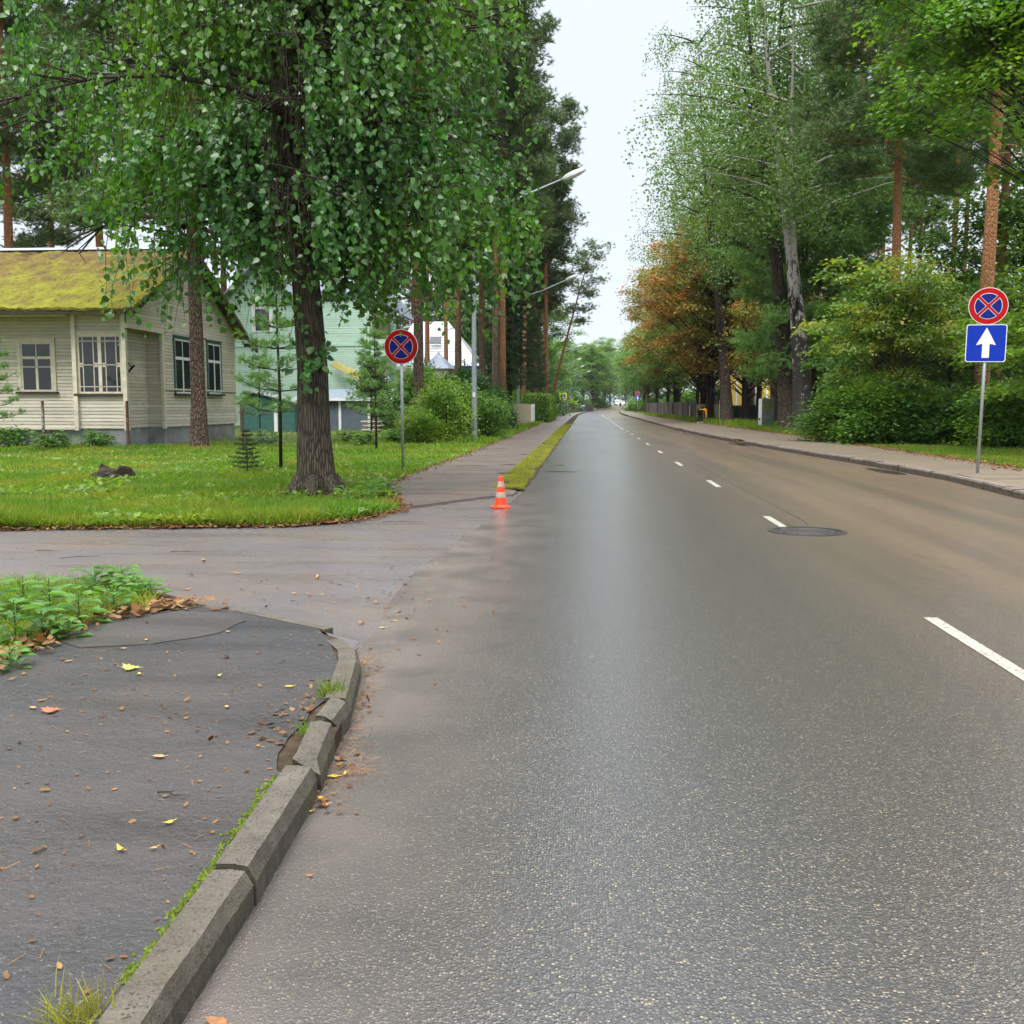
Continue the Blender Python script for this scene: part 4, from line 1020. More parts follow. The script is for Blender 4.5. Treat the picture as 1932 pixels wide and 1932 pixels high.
def pillar(label, px, Y, wd, ztop, lich):
    x = XA(px, Y); g = thing('gate_pillar', label, 'gate pillar', (x, Y, .1), rz=.35)
    MB().box(-wd / 2, wd / 2, -.2, .2, -.1, ztop).build('shaft', M['pillar'], g, local=True, bevel=.012)
    MB().box(-wd / 2 - .012, -wd / 2 - .002, -.19, .19, 0, ztop - .02).build('pale_side', M['white'], g, local=True)
    if lich: MB().box(-wd / 2 + .1, wd / 2 - .18, -.206, -.201, ztop - .75, ztop - .08).build('lichen', M['pillarg'], g, local=True)
    m = MB().box(-wd / 2 - .05, -wd / 2 - .013, -.05, .05, .45, .6); m.build('hinge', M['black'], g, local=True)
pillar('nearer grey gate pillar with yellow lichen beside the birch', 1446, 61, .78, 1.72, True)
pillar('farther plain grey gate pillar next to the bending person', 1368, 77, .72, 1.74, False)
Yb = 86; g = thing('banner', 'pale green banner board behind the bending person', 'banner', (XA(1335, Yb), Yb, 0))
x0, x1 = XA(1314, Yb), XA(1358, Yb); z0, z1 = ZA(789, Yb) + .1, ZA(764, Yb) + .05
MB().box(x0, x1, Yb, Yb + .04, z0, z1).build('board', M['banner'], g)
MB().box(x0 + .08, x0 + .72, Yb - .008, Yb - .002, z0 + .15, z1 - .35).build('printed_picture', M['bannertext'], g)
for i, (a, b, hh) in enumerate(((1.1, 1.5, .09), (1.1, 1.42, .06), (.3, 1.0, .05))):
    zz = (z1 - .28, z1 - .45, z1 - .12)[i]; m = MB(); q = a
    while q < b: m.box(x0 + q, x0 + q + .05, Yb - .008, Yb - .002, zz - hh / 2, zz + hh / 2); q += .075
    m.build('lettering', M['bannertext'], g)
for X in (x0 + .1, x1 - .1): MB().box(X - .04, X + .04, Yb + .045, Yb + .12, 0, z1).build('leg', M['greywood'], g)
g = thing('gate_post', 'grey concrete post at the near end of the tall board fence', 'gate post', (XA(1303, 92), 92, 0))
MB().box(-.05, .55, -.3, .3, -.1, 1.35).build('block', M['greywood'], g, local=True, bevel=.02); MB().box(-.1, -.055, -.3, .3, -.1, 1.4).build('pale_edge', M['trim'], g, local=True)
g = thing('waste_bin', 'green waste container by the fence right of the far lamps', 'waste bin', (XA(1098, 215), 215, 0))
MB().box(-.6, .6, -.5, .5, .12, 1.15).build('body', M['greenwall'], g, local=True, bevel=.05); MB().slab([(-.65, -.55, 1.16), (.65, -.55, 1.16), (.65, .55, 1.3), (-.65, .55, 1.3)], (0, 0, 1), .06).build('lid', M['galv'], g, local=True)

# ================================================================ CARS
def car(name, label, loc, rz, sc=1.0, suv=True):
    g = thing(name, label, 'car', loc, rz)
    L, W, Hh = 4.5, .9, 1.68
    prof = [(-2.25, .45), (-2.25, .95), (-2.15, 1.15), (-1.75, 1.62), (-1.5, Hh), (.55, Hh), (.75, 1.62), (1.3, 1.08), (2.0, .98), (2.22, .8), (2.25, .42)]
    b = MB(); n = len(prof); vs = []
    for sy in (-1, 1):
        for x, z in prof: vs.append((x, sy * (W if z < 1.15 else W - .16), z))
    for x, z in prof: pass
    fs = [tuple(range(n)), tuple(range(n, 2 * n))[::-1]] + [(i, i + n, (i + 1) % n + n, (i + 1) % n) for i in range(n)]
    b.add(vs, fs); bo = b.build('body', M['carwhite'], g, local=True, bevel=.05)
    for sy in (-1, 1):
        wn = MB(); y = sy * (W - .10)
        for q in ([(-1.95, 1.2), (-1.62, 1.56), (-.75, 1.58), (-.75, 1.17)], [(-.65, 1.17), (-.65, 1.58), (.55, 1.58), (1.1, 1.15)]):
            wn.slab([(x, y - sy * .0 + (-.02 if z > 1.4 else .04) * sy, z) for x, z in q], (0, sy, 0), .012)
        wn.build('side_window', M['glass'], g, local=True)
        for x in (-1.42, 1.4):
            MB().tube([(x, sy * (W - .2), .34), (x, sy * (W + .02), .34)], .36, 20).build('wheel_arch', M['black'], g, local=True)
            wh = MB().tube([(x, sy * (W - .15), .34), (x, sy * (W + .03), .34)], .33, 20).build('wheel', M['tyre'], g, local=True)
            MB().tube([(x, sy * (W + .0), .34), (x, sy * (W + .04), .34)], .2, 14).build('rim', M['galv'], wh, local=True)
        MB().box(1.98, 2.2, sy * .72 - .15, sy * .72 + .15, .72, .86).build('headlight', M['lens'], g, local=True)
        MB().box(-2.27, -2.2, sy * .74 - .1, sy * .74 + .1, .85, 1.1).build('tail_light', M['red'], g, local=True)
    MB().slab([(.68, -.68, 1.63), (.68, .68, 1.63), (1.27, .74, 1.13), (1.27, -.74, 1.13)], (.5, 0, .86), .012).build('windscreen', M['glass'], g, local=True)
    MB().slab([(-2.17, -.7, 1.2), (-2.17, .7, 1.2), (-1.8, .66, 1.58), (-1.8, -.66, 1.58)], (-.7, 0, .6), .012).build('rear_window', M['glass'], g, local=True)
    g.scale = (sc,) * 3; return g
car('parked_car', 'white car half hidden by the young pine and shrubs left of the lamp', (XA(768, 62), 62, .05), math.pi + .12, 1.15)
car('parked_car', 'tiny white car parked beyond the bend at the road end', (XA(1166.5, 400), 400, gz(400) + .25), R(80))
car('parked_car', 'second tiny white car right of the first at the road end', (XA(1174, 405), 405, gz(405) + .25), R(95))

# ================================================================ PEOPLE (skinned skeletons)
def skinned(name, par, mat, verts, edges, radii, sub=2):
    me = bpy.data.meshes.new(name); me.from_pydata(verts, edges, []); me.materials.append(mat)
    o = bpy.data.objects.new(name, me); COL.objects.link(o); o.parent = par
    md = o.modifiers.new('skin', 'SKIN'); md.use_smooth_shade = True
    me.skin_vertices[0].data if False else None
    if not me.skin_vertices: 
        bpy.context.view_layer.objects.active = o
    sv = me.skin_vertices[0].data
    for i, r in enumerate(radii): sv[i].radius = (r, r) if isinstance(r, (int, float)) else r
    sv[0].use_root = True
    s = o.modifiers.new('sub', 'SUBSURF'); s.levels = sub; s.render_levels = sub
    return o
def person_bending(loc, rz):
    g = thing('person', 'person in dark clothes and yellow jacket bending down on the right sidewalk', 'person', loc, rz)
    # local: faces +X, bent forward at the hips
    J = dict(pel=(0, 0, .86), ch=(.34, 0, .98), ne=(.50, 0, .98), he=(.62, 0, .90), ht=(.70, 0, .82),
             hl=(0, .1, .84), kl=(.06, .12, .46), al=(-.06, .13, .08), tl=(.12, .13, .04),
             hr=(0, -.1, .84), kr=(.10, -.12, .46), ar=(.02, -.13, .08), tr=(.20, -.13, .04),
             sl=(.42, .18, .96), el=(.46, .2, .66), wl=(.54, .16, .40), fl=(.57, .15, .31),
             sr=(.42, -.18, .96), er=(.44, -.2, .66), wr=(.50, -.17, .40), fr=(.53, -.16, .31))
    def sk(name, mat, keys, E, rad): return skinned(name, g, mat, [J[k] for k in keys], [(keys.index(a), keys.index(b)) for a, b in E], rad)
    K = ['pel', 'ch', 'ne', 'he', 'ht', 'hl', 'kl', 'al', 'tl', 'hr', 'kr', 'ar', 'tr', 'sl', 'el', 'wl', 'fl', 'sr', 'er', 'wr', 'fr']
    E = [('pel', 'ch'), ('ch', 'ne'), ('ne', 'he'), ('he', 'ht'), ('pel', 'hl'), ('hl', 'kl'), ('kl', 'al'), ('al', 'tl'), ('pel', 'hr'), ('hr', 'kr'), ('kr', 'ar'), ('ar', 'tr'),
         ('ch', 'sl'), ('sl', 'el'), ('el', 'wl'), ('wl', 'fl'), ('ch', 'sr'), ('sr', 'er'), ('er', 'wr'), ('wr', 'fr')]
    rad = [.12, .13, .06, .10, .08, .085, .06, .04, .03, .085, .06, .04, .03, .06, .045, .03, .025, .06, .045, .03, .025]
    body = sk('body', M['skin'], K, E, rad)
    K = ['pel', 'hl', 'kl', 'al', 'hr', 'kr', 'ar']; sk('trousers', M['cloth_b'], K, [('pel', 'hl'), ('hl', 'kl'), ('kl', 'al'), ('pel', 'hr'), ('hr', 'kr'), ('kr', 'ar')], [.15, .115, .085, .065, .115, .085, .065])
    K = ['pel', 'ch', 'ne', 'sl', 'el', 'wl', 'sr', 'er', 'wr']; sk('jacket', M['yellow2'], K, [('pel', 'ch'), ('ch', 'ne'), ('ch', 'sl'), ('sl', 'el'), ('el', 'wl'), ('ch', 'sr'), ('sr', 'er'), ('er', 'wr')], [.15, .165, .09, .09, .075, .055, .09, .075, .055])
    skinned('backpack', g, M['cloth_b'], [(.06, 0, 1.02), (.36, 0, 1.14)], [(0, 1)], [(.15, .13), (.14, .12)])
    skinned('hair', g, M['hair'], [(.56, 0, .98), (.66, 0, .92), (.70, 0, .84)], [(0, 1), (1, 2)], [.09, .11, .085])
    for a, t in (('al', 'tl'), ('ar', 'tr')): 
        J['q'] = tuple(Vector(J[a]) - Vector((.05, 0, .03))); skinned('shoe', g, M['signwhite'], [J['q'], J[t]], [(0, 1)], [.055, .045])
    return g
p = GP(1322, 800, .13); Yp = 76
person_bending((XA(1321, Yp), Yp, .13), R(40))
def person_walk(loc, rz, label, up, lo):
    g = thing('person', label, 'person', loc, rz)
    V = [(0, 0, .95), (0, 0, 1.35), (0, 0, 1.5), (0, 0, 1.62), (0, 0, 1.72), (0, .1, .9), (.12, .1, .5), (.1, .1, .08), (.22, .1, .04), (0, -.1, .9), (-.05, -.1, .5), (-.22, -.1, .1), (-.1, -.1, .04), (0, .2, 1.4), (-.05, .24, 1.1), (.05, .24, .85), (0, -.2, 1.4), (.05, -.24, 1.1), (.12, -.24, .86)]
    E = [(0, 1), (1, 2), (2, 3), (3, 4), (0, 5), (5, 6), (6, 7), (7, 8), (0, 9), (9, 10), (10, 11), (11, 12), (1, 13), (13, 14), (14, 15), (1, 16), (16, 17), (17, 18)]
    skinned('body', g, M['skin'], V, E, [.12, .14, .055, .095, .08, .08, .06, .04, .03, .08, .06, .04, .03, .055, .045, .03, .055, .045, .03])
    skinned('coat', g, up, [V[0], V[1], V[13], V[14], V[16], V[17]], [(0, 1), (1, 2), (2, 3), (1, 4), (4, 5)], [.17, .17, .08, .065, .08, .065])
    skinned('trousers', g, lo, [V[0], V[5], V[6], V[7], V[9], V[10], V[11]], [(0, 1), (1, 2), (2, 3), (0, 4), (4, 5), (5, 6)], [.14, .1, .08, .06, .1, .08, .06])
    skinned('hair', g, M['hair'], [(-.02, 0, 1.68), (-.02, 0, 1.75)], [(0, 1)], [.10, .07])
person_walk((XA(1170.5, 300), 300, gz(300)), R(90), 'far pedestrian in dark clothes on the road end beyond the tunnel of trees', M['cloth_b'], M['cloth_b'])
person_walk((XA(1188, 215), 215, .12), R(80), 'distant pedestrian in brown clothes on the right sidewalk left of the arrow sign', M['darkwood'], M['cloth_b'])
# ================================================================ VEGETATION BUILDERS
LEAF_Q = (np.array([(0, 0, 0), (.5, -.36, .05), (1, 0, -.06), (.5, .36, .05)]), [(0, 1, 2, 3)])
LEAF_H = (np.array([(0, 0, 0), (.02, .34, .05), (.42, .44, .07), (1.0, 0, -.14), (.42, -.44, .07), (.02, -.34, .05)]), [(0, 3, 2, 1), (0, 5, 4, 3)])
def star(n, lo=.09, up=.5, seed=0, w=.06, spread=1.0):
    r = np.random.default_rng(seed); v = []; f = []
    for i in range(n):
        a = r.random() * 6.283; el = r.uniform(-.2, 1) * up * 1.57
        d = np.array([math.cos(a) * math.cos(el), math.sin(a) * math.cos(el), math.sin(el)]) * r.uniform(.7, 1.1)
        s = np.cross(d, r.normal(size=3)); s = s / np.linalg.norm(s) * w
        k = len(v); v += [d * .05 - s, d * .05 + s, d]; f.append((k, k + 1, k + 2))
    return np.array(v), f
NEED = star(16, seed=3, w=.075); NEED_S = star(26, seed=5, w=.028)
def unit(n):
    v = rng.normal(size=(n, 3)); return v / np.linalg.norm(v, axis=1, keepdims=True)
def hide(o): return o

def pine(name, seed, H, z0, spread, nl, per, r0, mat='pine', bark='bark_pine', lean=(0, 0), flat=.2, sub=6, ns=.24, dead=8, kink=0):
    r = random.Random(seed); rg = np.random.default_rng(seed)
    g = thing('pine_tree', 'x', 'tree')
    tp = []; tr = []
    for i in range(13):
        t = i / 12; z = H * .97 * t
        tp.append((lean[0] * t ** 1.4 + .18 * math.sin(t * 5 + seed) * t + kink * max(0, t - .6) ** 2 * 8, lean[1] * t ** 1.4 + .15 * math.cos(t * 4 + seed) * t, z))
        tr.append(r0 * (1.28 if i == 0 else 1) * (1 - .78 * t))
    def tpt(z):
        q = min(11.999, max(0, z / (H * .97) * 12)); i = int(q); return Vector(tp[i]).lerp(Vector(tp[i + 1]), q - i)
    m = MB(); tp2 = [(tp[0][0], tp[0][1], -.15)] + tp; m.tube(tp2, [tr[0] * 1.15] + tr, 12, wob=.04)
    C = []; 
    for i in range(nl):
        t = (i + .5) / nl; z = z0 + (H * .98 - z0) * t; az = i * 2.4 + r.uniform(-.5, .5)
        L = spread * (.55 + .62 * math.sin(math.pi * min(1, t * .85 + .12))) * r.uniform(.7, 1.12)
        b = tpt(z); d = Vector((math.cos(az), math.sin(az), 0)); up = r.uniform(.1, .55) if t > .3 else r.uniform(-.25, .3)
        pts = [b + d * L * q + Vector((0, 0, 1)) * (up * L * q * q * .9 + .12 * L * math.sin(q * 6 + seed)*.4) for q in (0, .3, .6, 1)]
        m.tube(pts, [r0 * .26 * (1 - .5 * t), r0 * .19 * (1 - .5 * t), r0 * .11, r0 * .03], 5, cap=False)
        for k in range(sub):
            q = r.uniform(.42, 1.03); bp = b + d * L * q + Vector((0, 0, up * L * q * q * .9))
            sd = Vector((-d.y, d.x, 0)) * r.uniform(-.45, .45) * L * (.35 + .5 * q) ; c = bp + sd + Vector((0, 0, r.uniform(-.1, .45)))
            m.tube([b + d * L * q * .72 + Vector((0, 0, up * L * q * q * .5)), c], [r0 * .06, r0 * .02], 4, cap=False)
            rr = r.uniform(.4, .75) * (spread / 3.6) ** .5
            C.append(rg.normal(size=(per, 3)) * np.array([rr, rr, rr * .55]) * .72 + np.array(c))
    for i in range(dead):
        z = z0 * r.uniform(.45, 1.0); az = r.random() * 6.3; b = tpt(z); L = r.uniform(.5, 1.8)
        m.tube([b, b + Vector((math.cos(az), math.sin(az), -.1)) * L * .6, b + Vector((math.cos(az + .3), math.sin(az + .3), -.3)) * L], [.035, .02, .008], 4, cap=False)
    m.build('trunk', M[bark], g, local=True, smooth=True)
    C = np.concatenate(C); n = len(C)
    inst_mesh('crown', NEED[0], NEED[1], C, unit(n), np.array([0, 0, 1]) + .6 * unit(n), rg.uniform(.75, 1.2, n) * ns, M[mat], g)
    return g

def broad(name, seed, H, z0, rad, ncl, per, ls, r0, mat='green', bark='bark', flat=.38, cl=1.0, trunk_h=.8, shell=.45, tz=None, label='x', sq=1.0, off_=(0, 0), top=.75):
    r = random.Random(seed); rg = np.random.default_rng(seed)
    g = thing(name, label, 'tree'); zc = (z0 + H) / 2; hh = (H - z0) / 2; m = MB(); tp = []; tr = []
    for i in range(9):
        t = i / 8; tp.append((off_[0] * t + .15 * math.sin(seed + t * 4), off_[1] * t + .15 * math.cos(seed * 2 + t * 5) * t, H * trunk_h * t)); tr.append(r0 * (1.3 if i == 0 else 1) * (1 - .85 * t))
    m.tube([(tp[0][0], tp[0][1], -.2)] + tp, [tr[0] * 1.1] + tr, 10, wob=.06, ph=seed)
    C = []; A = []
    for i in range(ncl):
        v = Vector(unit_r(r)); u = r.uniform(shell, 1)
        if v.z < -.2 and r.random() < .25: v.z = -v.z
        sh = 1 - .25 * max(0, v.z) 
        c = Vector((off_[0] + v.x * rad * u * sh, off_[1] + v.y * rad * u * sh * sq, zc + v.z * hh * u))
        hd = math.hypot(c.x - off_[0], c.y - off_[1]); zb = max(z0 * .5 if z0 > 1 else .1, c.z - hd * .75 - .4); zb = min(zb, H * trunk_h * .98)
        q = zb / (H * trunk_h); b = Vector((off_[0] * q, off_[1] * q, zb)); mid = b.lerp(c, .5) + Vector((r.uniform(-.3, .3), r.uniform(-.3, .3), r.uniform(0, .4)))
        m.tube([b, mid, c], [r0 * .2, r0 * .11, .012], 5, cap=False)
        s = cl * r.uniform(.65, 1.2)
        P = rg.normal(size=(per, 3)) * np.array([s, s, s * flat]) * .62
        P[:, 2] -= .16 * (P[:, 0] ** 2 + P[:, 1] ** 2) / max(s, .1)
        C.append(P + np.array(c)); o = P.copy(); o[:, 2] = 0; A.append(o + np.array([v.x, v.y, 0]) * .3)
    m.build('trunk', M[bark], g, local=True, smooth=True)
    C = np.concatenate(C); A = np.concatenate(A); n = len(C)
    A = A / np.linalg.norm(A, axis=1, keepdims=True).clip(.01) + .5 * unit(n) + np.array([0, 0, -.35])
    N = np.array([0, 0, 1.0]) + .55 * unit(n)
    inst_mesh('crown', LEAF_Q[0], LEAF_Q[1], C, A, N, rg.uniform(.65, 1.25, n) * ls, M[mat], g)
    return g
def unit_r(r):
    while True:
        v = (r.uniform(-1, 1), r.uniform(-1, 1), r.uniform(-1, 1)); l = math.sqrt(sum(x * x for x in v))
        if .1 < l < 1: return (v[0] / l, v[1] / l, v[2] / l)

def hang(starts, lens, k, rg, out, ls, sway=.12):
    """leaf positions along hanging twigs"""
    n = len(starts); t = (np.arange(k)[None] + rg.random((n, k))) / k
    P = starts[:, None, :] + out[:, None, :] * (t * (1 - .45 * t) * lens[:, None])[..., None]
    P[:, :, 2] -= (t ** 1.15) * lens[:, None]
    P[:, :, 0] += sway * np.sin(t * 5 + rg.random((n, 1)) * 6) * lens[:, None] * .3
    stem = P.copy()
    P = P + rg.normal(size=P.shape) * np.array([.05, .05, .02]) * (ls / .08)
    return P.reshape(-1, 3), stem

def birch(seed, H=23, stems=3, spread=4.6, nlimb=26, strings=16, k=20, ls=.085, mat='birch_l', z0=5.5, bias=(-.6, 0)):
    r = random.Random(seed); rg = np.random.default_rng(seed); g = thing('birch_tree', 'x', 'tree'); m = MB(); St = []; Ln = []; Ou = []
    for s in range(stems):
        a = 2.2 * s + seed; dx, dy = math.cos(a) * (.6 + 1.4 * (s > 0)), math.sin(a) * (.5 + 1.2 * (s > 0)); zb = 0 if s == 0 else 4.0 + s
        hs = H * (1 - .1 * s); pts = []; rad = []
        for i in range(10):
            t = i / 9; z = zb * .0 + (hs) * t
            if s and z < zb: continue
            q = max(0, (z - zb) / (hs - zb)) if s else t
            pts.append((dx * q + bias[0] * t + .12 * math.sin(t * 7 + s), dy * q + .1 * math.cos(t * 6), z)); rad.append((.36 if s == 0 else .15) * (1 - t) ** 1.7 + .02)
        if s == 0: pts.insert(0, (0, 0, -.2)); rad.insert(0, .46); rad[1] = .42
        else: pts.insert(0, (bias[0] * zb / hs, 0, zb - .4)); rad.insert(0, .15)
        m.tube(pts, rad, 10, wob=.07, ph=s)
        for i in range(nlimb // stems + 2):
            t = r.uniform(.25, 1); z = z0 + (hs - z0) * t; j = min(range(len(pts)), key=lambda q: abs(pts[q][2] - z)); b = Vector(pts[j]); b.z = z if j < len(pts) - 1 else pts[j][2]
            az = i * 2.4 + s + r.uniform(-.4, .4); L = spread * (1.1 - .65 * ((z - z0) / (H - z0))) * r.uniform(.6, 1.15)
            d = Vector((math.cos(az) + bias[0] * .25, math.sin(az), 0)).normalized(); up = r.uniform(.35, .8)
            F = lambda q: b + d * L * q + Vector((0, 0, L * (up * q - .35 * up * q * q * 1.6)))
            m.tube([F(q) for q in (0, .25, .5, .75, 1)], [.07, .055, .035, .02, .008], 5, cap=False)
            for q_ in range(strings):
                q = r.uniform(.08, 1.0); p = F(q) + Vector((r.gauss(0, .35), r.gauss(0, .35), r.gauss(0, .3))); St.append(p); Ln.append(r.uniform(.7, 2.4)); Ou.append(d * .25 + Vector((r.uniform(-.3, .3), r.uniform(-.3, .3), 0)))
    St = np.array(St); Ln = np.array(Ln); Ou = np.array(Ou)
    P, stem = hang(St, Ln, k, rg, Ou, ls * 1.9); k0 = np.array([noise.noise(Vector(q) * .62) for q in P]); P = P[(k0 > -.12) | (rg.random(len(P)) < .22)]; n = len(P)
    m.build('trunk', M['bark_birch'], g, local=True, smooth=True)
    A = unit(n) * .6 + np.array([0, 0, -.8]); inst_mesh('crown', LEAF_Q[0] * [1, 1.15, 1], LEAF_Q[1], P, A, unit(n), rg.uniform(.7, 1.25, n) * ls, M[mat], g)
    return g

def shrub(name, label, cat, seed, h, rad, n_cl, per, ls, mat, stems=7, flat=.5, cl=.35, tmpl=LEAF_Q, bark='twig', z0=.05, nmup=1.0):
    r = random.Random(seed); rg = np.random.default_rng(seed); g = thing(name, label, cat); m = MB(); C = []; A = []
    for i in range(n_cl):
        a = r.random() * 6.283; q = r.random() ** .5; zt = r.random() ** .8
        rr = rad * q * (1 - .45 * zt ** 2) * (.75 + .25 * math.sin(3 * a + seed)); c = Vector((rr * math.cos(a), rr * math.sin(a), z0 + (h - z0) * zt * (1 - .25 * q)))
        s = cl * r.uniform(.7, 1.3); P = rg.normal(size=(per, 3)) * np.array([s, s, s * flat]); C.append(P + np.array(c)); A.append(P + np.array([c.x, c.y, 0]) * .5 / max(rad, .1))
        if i % max(1, n_cl // (stems * 4)) == 0: m.tube([(c.x * .12, c.y * .12, -.05), (c.x * .5, c.y * .5, c.z * .6), c], [.022 * h / 2, .014 * h / 2, .004], 5, cap=False)
    m.build('stem', M[bark], g, local=True, smooth=True)
    C = np.concatenate(C); C[:, 2] = np.maximum(C[:, 2], .03); A = np.concatenate(A); n = len(C)
    inst_mesh('foliage', tmpl[0], tmpl[1], C, A + .3 * unit(n) * np.linalg.norm(A, axis=1, keepdims=True) + np.array([0, 0, -.1]) , np.array([0, 0, nmup]) + .6 * unit(n), rg.uniform(.6, 1.25, n) * ls, M[mat], g)
    return g

def sapling_pine(seed, H, whorls, L, per, ns, mat='pine', twig='twig'):
    r = random.Random(seed); rg = np.random.default_rng(seed); g = thing('young_pine', 'x', 'tree'); m = MB()
    m.tube([(0, 0, -.1), (.02, 0, H * .35), (-.02, .02, H * .7), (0, 0, H)], [.042, .034, .022, .006], 7); C = []; A = []
    for w_ in range(whorls):
        z = H * (.28 + .70 * w_ / (whorls - 1)); LL = L * (1 - .75 * (w_ / (whorls - 1))) * r.uniform(.8, 1.15)
        for k in range(5 if w_ < whorls - 1 else 2):
            a = k * 1.257 + w_ * .7 + r.uniform(-.25, .25); d = Vector((math.cos(a), math.sin(a), 0)); e = Vector((d.x * LL, d.y * LL, LL * r.uniform(.15, .5))); b = Vector((0, 0, z))
            mid = b + Vector((e.x * .5, e.y * .5, e.z * .2)); m.tube([b, mid, b + e], [.013, .009, .004], 4, cap=False)
            for q in range(4):
                t = r.uniform(.4, 1); c = b + e * t + Vector((-d.y, d.x, 0)) * r.uniform(-.3, .3) * LL * t
                m.tube([b + e * t * .75, c], [.006, .003], 3, cap=False)
                C.append(rg.normal(size=(per, 3)) * .055 + np.array(c)); A.append(np.tile(np.array(e.normalized()), (per, 1)))
    m.build('trunk', M[twig], g, local=True, smooth=True); C = np.concatenate(C); A = np.concatenate(A); n = len(C)
    inst_mesh('crown', NEED_S[0], NEED_S[1], C, unit(n), A + np.array([0, 0, .4]) + .3 * unit(n), rg.uniform(.8, 1.2, n) * ns, M[mat], g)
    return g

def spruce(seed, H, rad, levels, z0, ns, per, mat='spruce', droop=.25, r0=.2, name='spruce_tree', nb=7, side=.3):
    r = random.Random(seed); rg = np.random.default_rng(seed); g = thing(name, 'x', 'tree'); m = MB()
    m.tube([(0, 0, -.1), (0, 0, H * .5), (0, 0, H)], [r0, r0 * .6, r0 * .05], 9); C = []
    for i in range(levels):
        t = i / levels; z = z0 + (H - z0) * t; L0 = rad * (1 - t) ** .8 + .05 * rad
        for k in range(nb):
            a = k * 6.283 / nb + i * .9 + r.uniform(-.25, .25); L = L0 * r.uniform(.75, 1.15); d = Vector((math.cos(a), math.sin(a), 0))
            F = lambda q: Vector((d.x * L * q, d.y * L * q, z + L * (-droop * q + droop * .55 * q ** 3)))
            m.tube([F(0), F(.5), F(1)], [r0 * .12 + .004, r0 * .07 + .003, .003], 4, cap=False)
            q = rg.uniform(.15, 1, per); s = rg.uniform(-1, 1, per) * side * L * (1.05 - q)
            P = np.stack([d.x * L * q - d.y * s, d.y * L * q + d.x * s, z + L * (-droop * q + droop * .55 * q ** 3) - np.abs(s) * .3 - rg.random(per) * droop * L * .25], 1); C.append(P)
    m.build('trunk', M['bark'], g, local=True, smooth=True); C = np.concatenate(C); n = len(C)
    inst_mesh('crown', NEED[0], NEED[1], C, unit(n), np.array([0, 0, 1]) + .4 * unit(n), rg.uniform(.7, 1.2, n) * ns, M[mat], g)
    return g

# ================================================================ THE LIME TREE
pl = GP(597, 936); LX, LY = pl.x, pl.y
g = thing('lime_tree', 'big lime tree with drooping leafy twigs at the lawn corner', 'tree', (LX, LY, 0))
r = random.Random(21); rg = np.random.default_rng(21); m = MB()
def LP(px, py, dy=0): p = DY(px, py, LY + dy); return Vector((p.x - LX, dy, p.z))
m.tube([(.0, 0, -.15), (0, 0, .06), (.0, 0, .35), LP(592, 820), LP(590, 700), LP(580, 560), LP(572, 480)], [.42, .37, .30, .255, .232, .215, .2], 26, wob=.045, ph=1.2)
m.tube([LP(575, 500), LP(560, 420, .05), LP(545, 330, .1), LP(538, 250, .1), LP(545, 100, .0), LP(560, -60, 0), LP(575, -250, 0)], [.19, .175, .155, .135, .12, .10, .05], 14, wob=.05)
m.tube([LP(578, 500), LP(592, 430, -.1), LP(598, 330, -.2), LP(590, 200, -.3), LP(600, 40, -.4), LP(620, -120, -.4)], [.17, .14, .12, .10, .085, .04], 12, wob=.05)
St = []; Ln = []; Ou = []; limbs = []
def limb(b, az, L, up, ns, zlo, r0=.07):
    d = Vector((math.cos(az), math.sin(az), 0))
    F = lambda q: b + d * L * q + Vector((0, 0, L * (up * q - (up + .25) * q * q * .75)))
    m.tube([F(q) for q in (0, .2, .4, .6, .8, 1)], [r0, r0 * .8, r0 * .6, r0 * .42, r0 * .25, .008], 7, cap=False)
    for i in range(ns):
        q = r.uniform(.18, 1.05) if r.random() < .8 else r.uniform(.02, .4); s = Vector((-d.y, d.x, 0)) * r.gauss(0, .55) * (.4 + q); p = F(q) + s + Vector((0, 0, r.uniform(-.15, .35)))
        if r.random() < .35: m.tube([F(q * .85), F(q) * .5 + p * .5 + Vector((0, 0, .1)), p], [.018, .012, .006], 4, cap=False)
        ln = r.uniform(.7, 2.1); zmin = zlo + r.uniform(-.15, .5)
        if p.z - ln < zmin: ln = max(.35, p.z - zmin)
        if p.z < zmin: continue
        St.append(p); Ln.append(ln); Ou.append(d * .22 + Vector((r.uniform(-.22, .22), r.uniform(-.22, .22), 0)))
for i in range(30):
    z = 3.9 + 7.6 * (i / 29) ; az = i * 2.399 + .4; L = (4.6 if z < 8 else 4.1 - (z - 8) * .35) * r.uniform(.78, 1.05) * (.80 if math.cos(az) > .3 else 1.0)
    if math.sin(az) < -.2: L *= .62
    toR = math.cos(az)
    if math.sin(az) < -.55 and toR < .5: L *= .5
    if toR < -.55 and i % 3 == 0: continue
    zlo = 2.75 if toR > .1 else (3.1 if toR > -.15 else 4.5)
    b = Vector((-.35, 0, z))
    limb(b, az, L, r.uniform(.35, .75), 74, zlo)
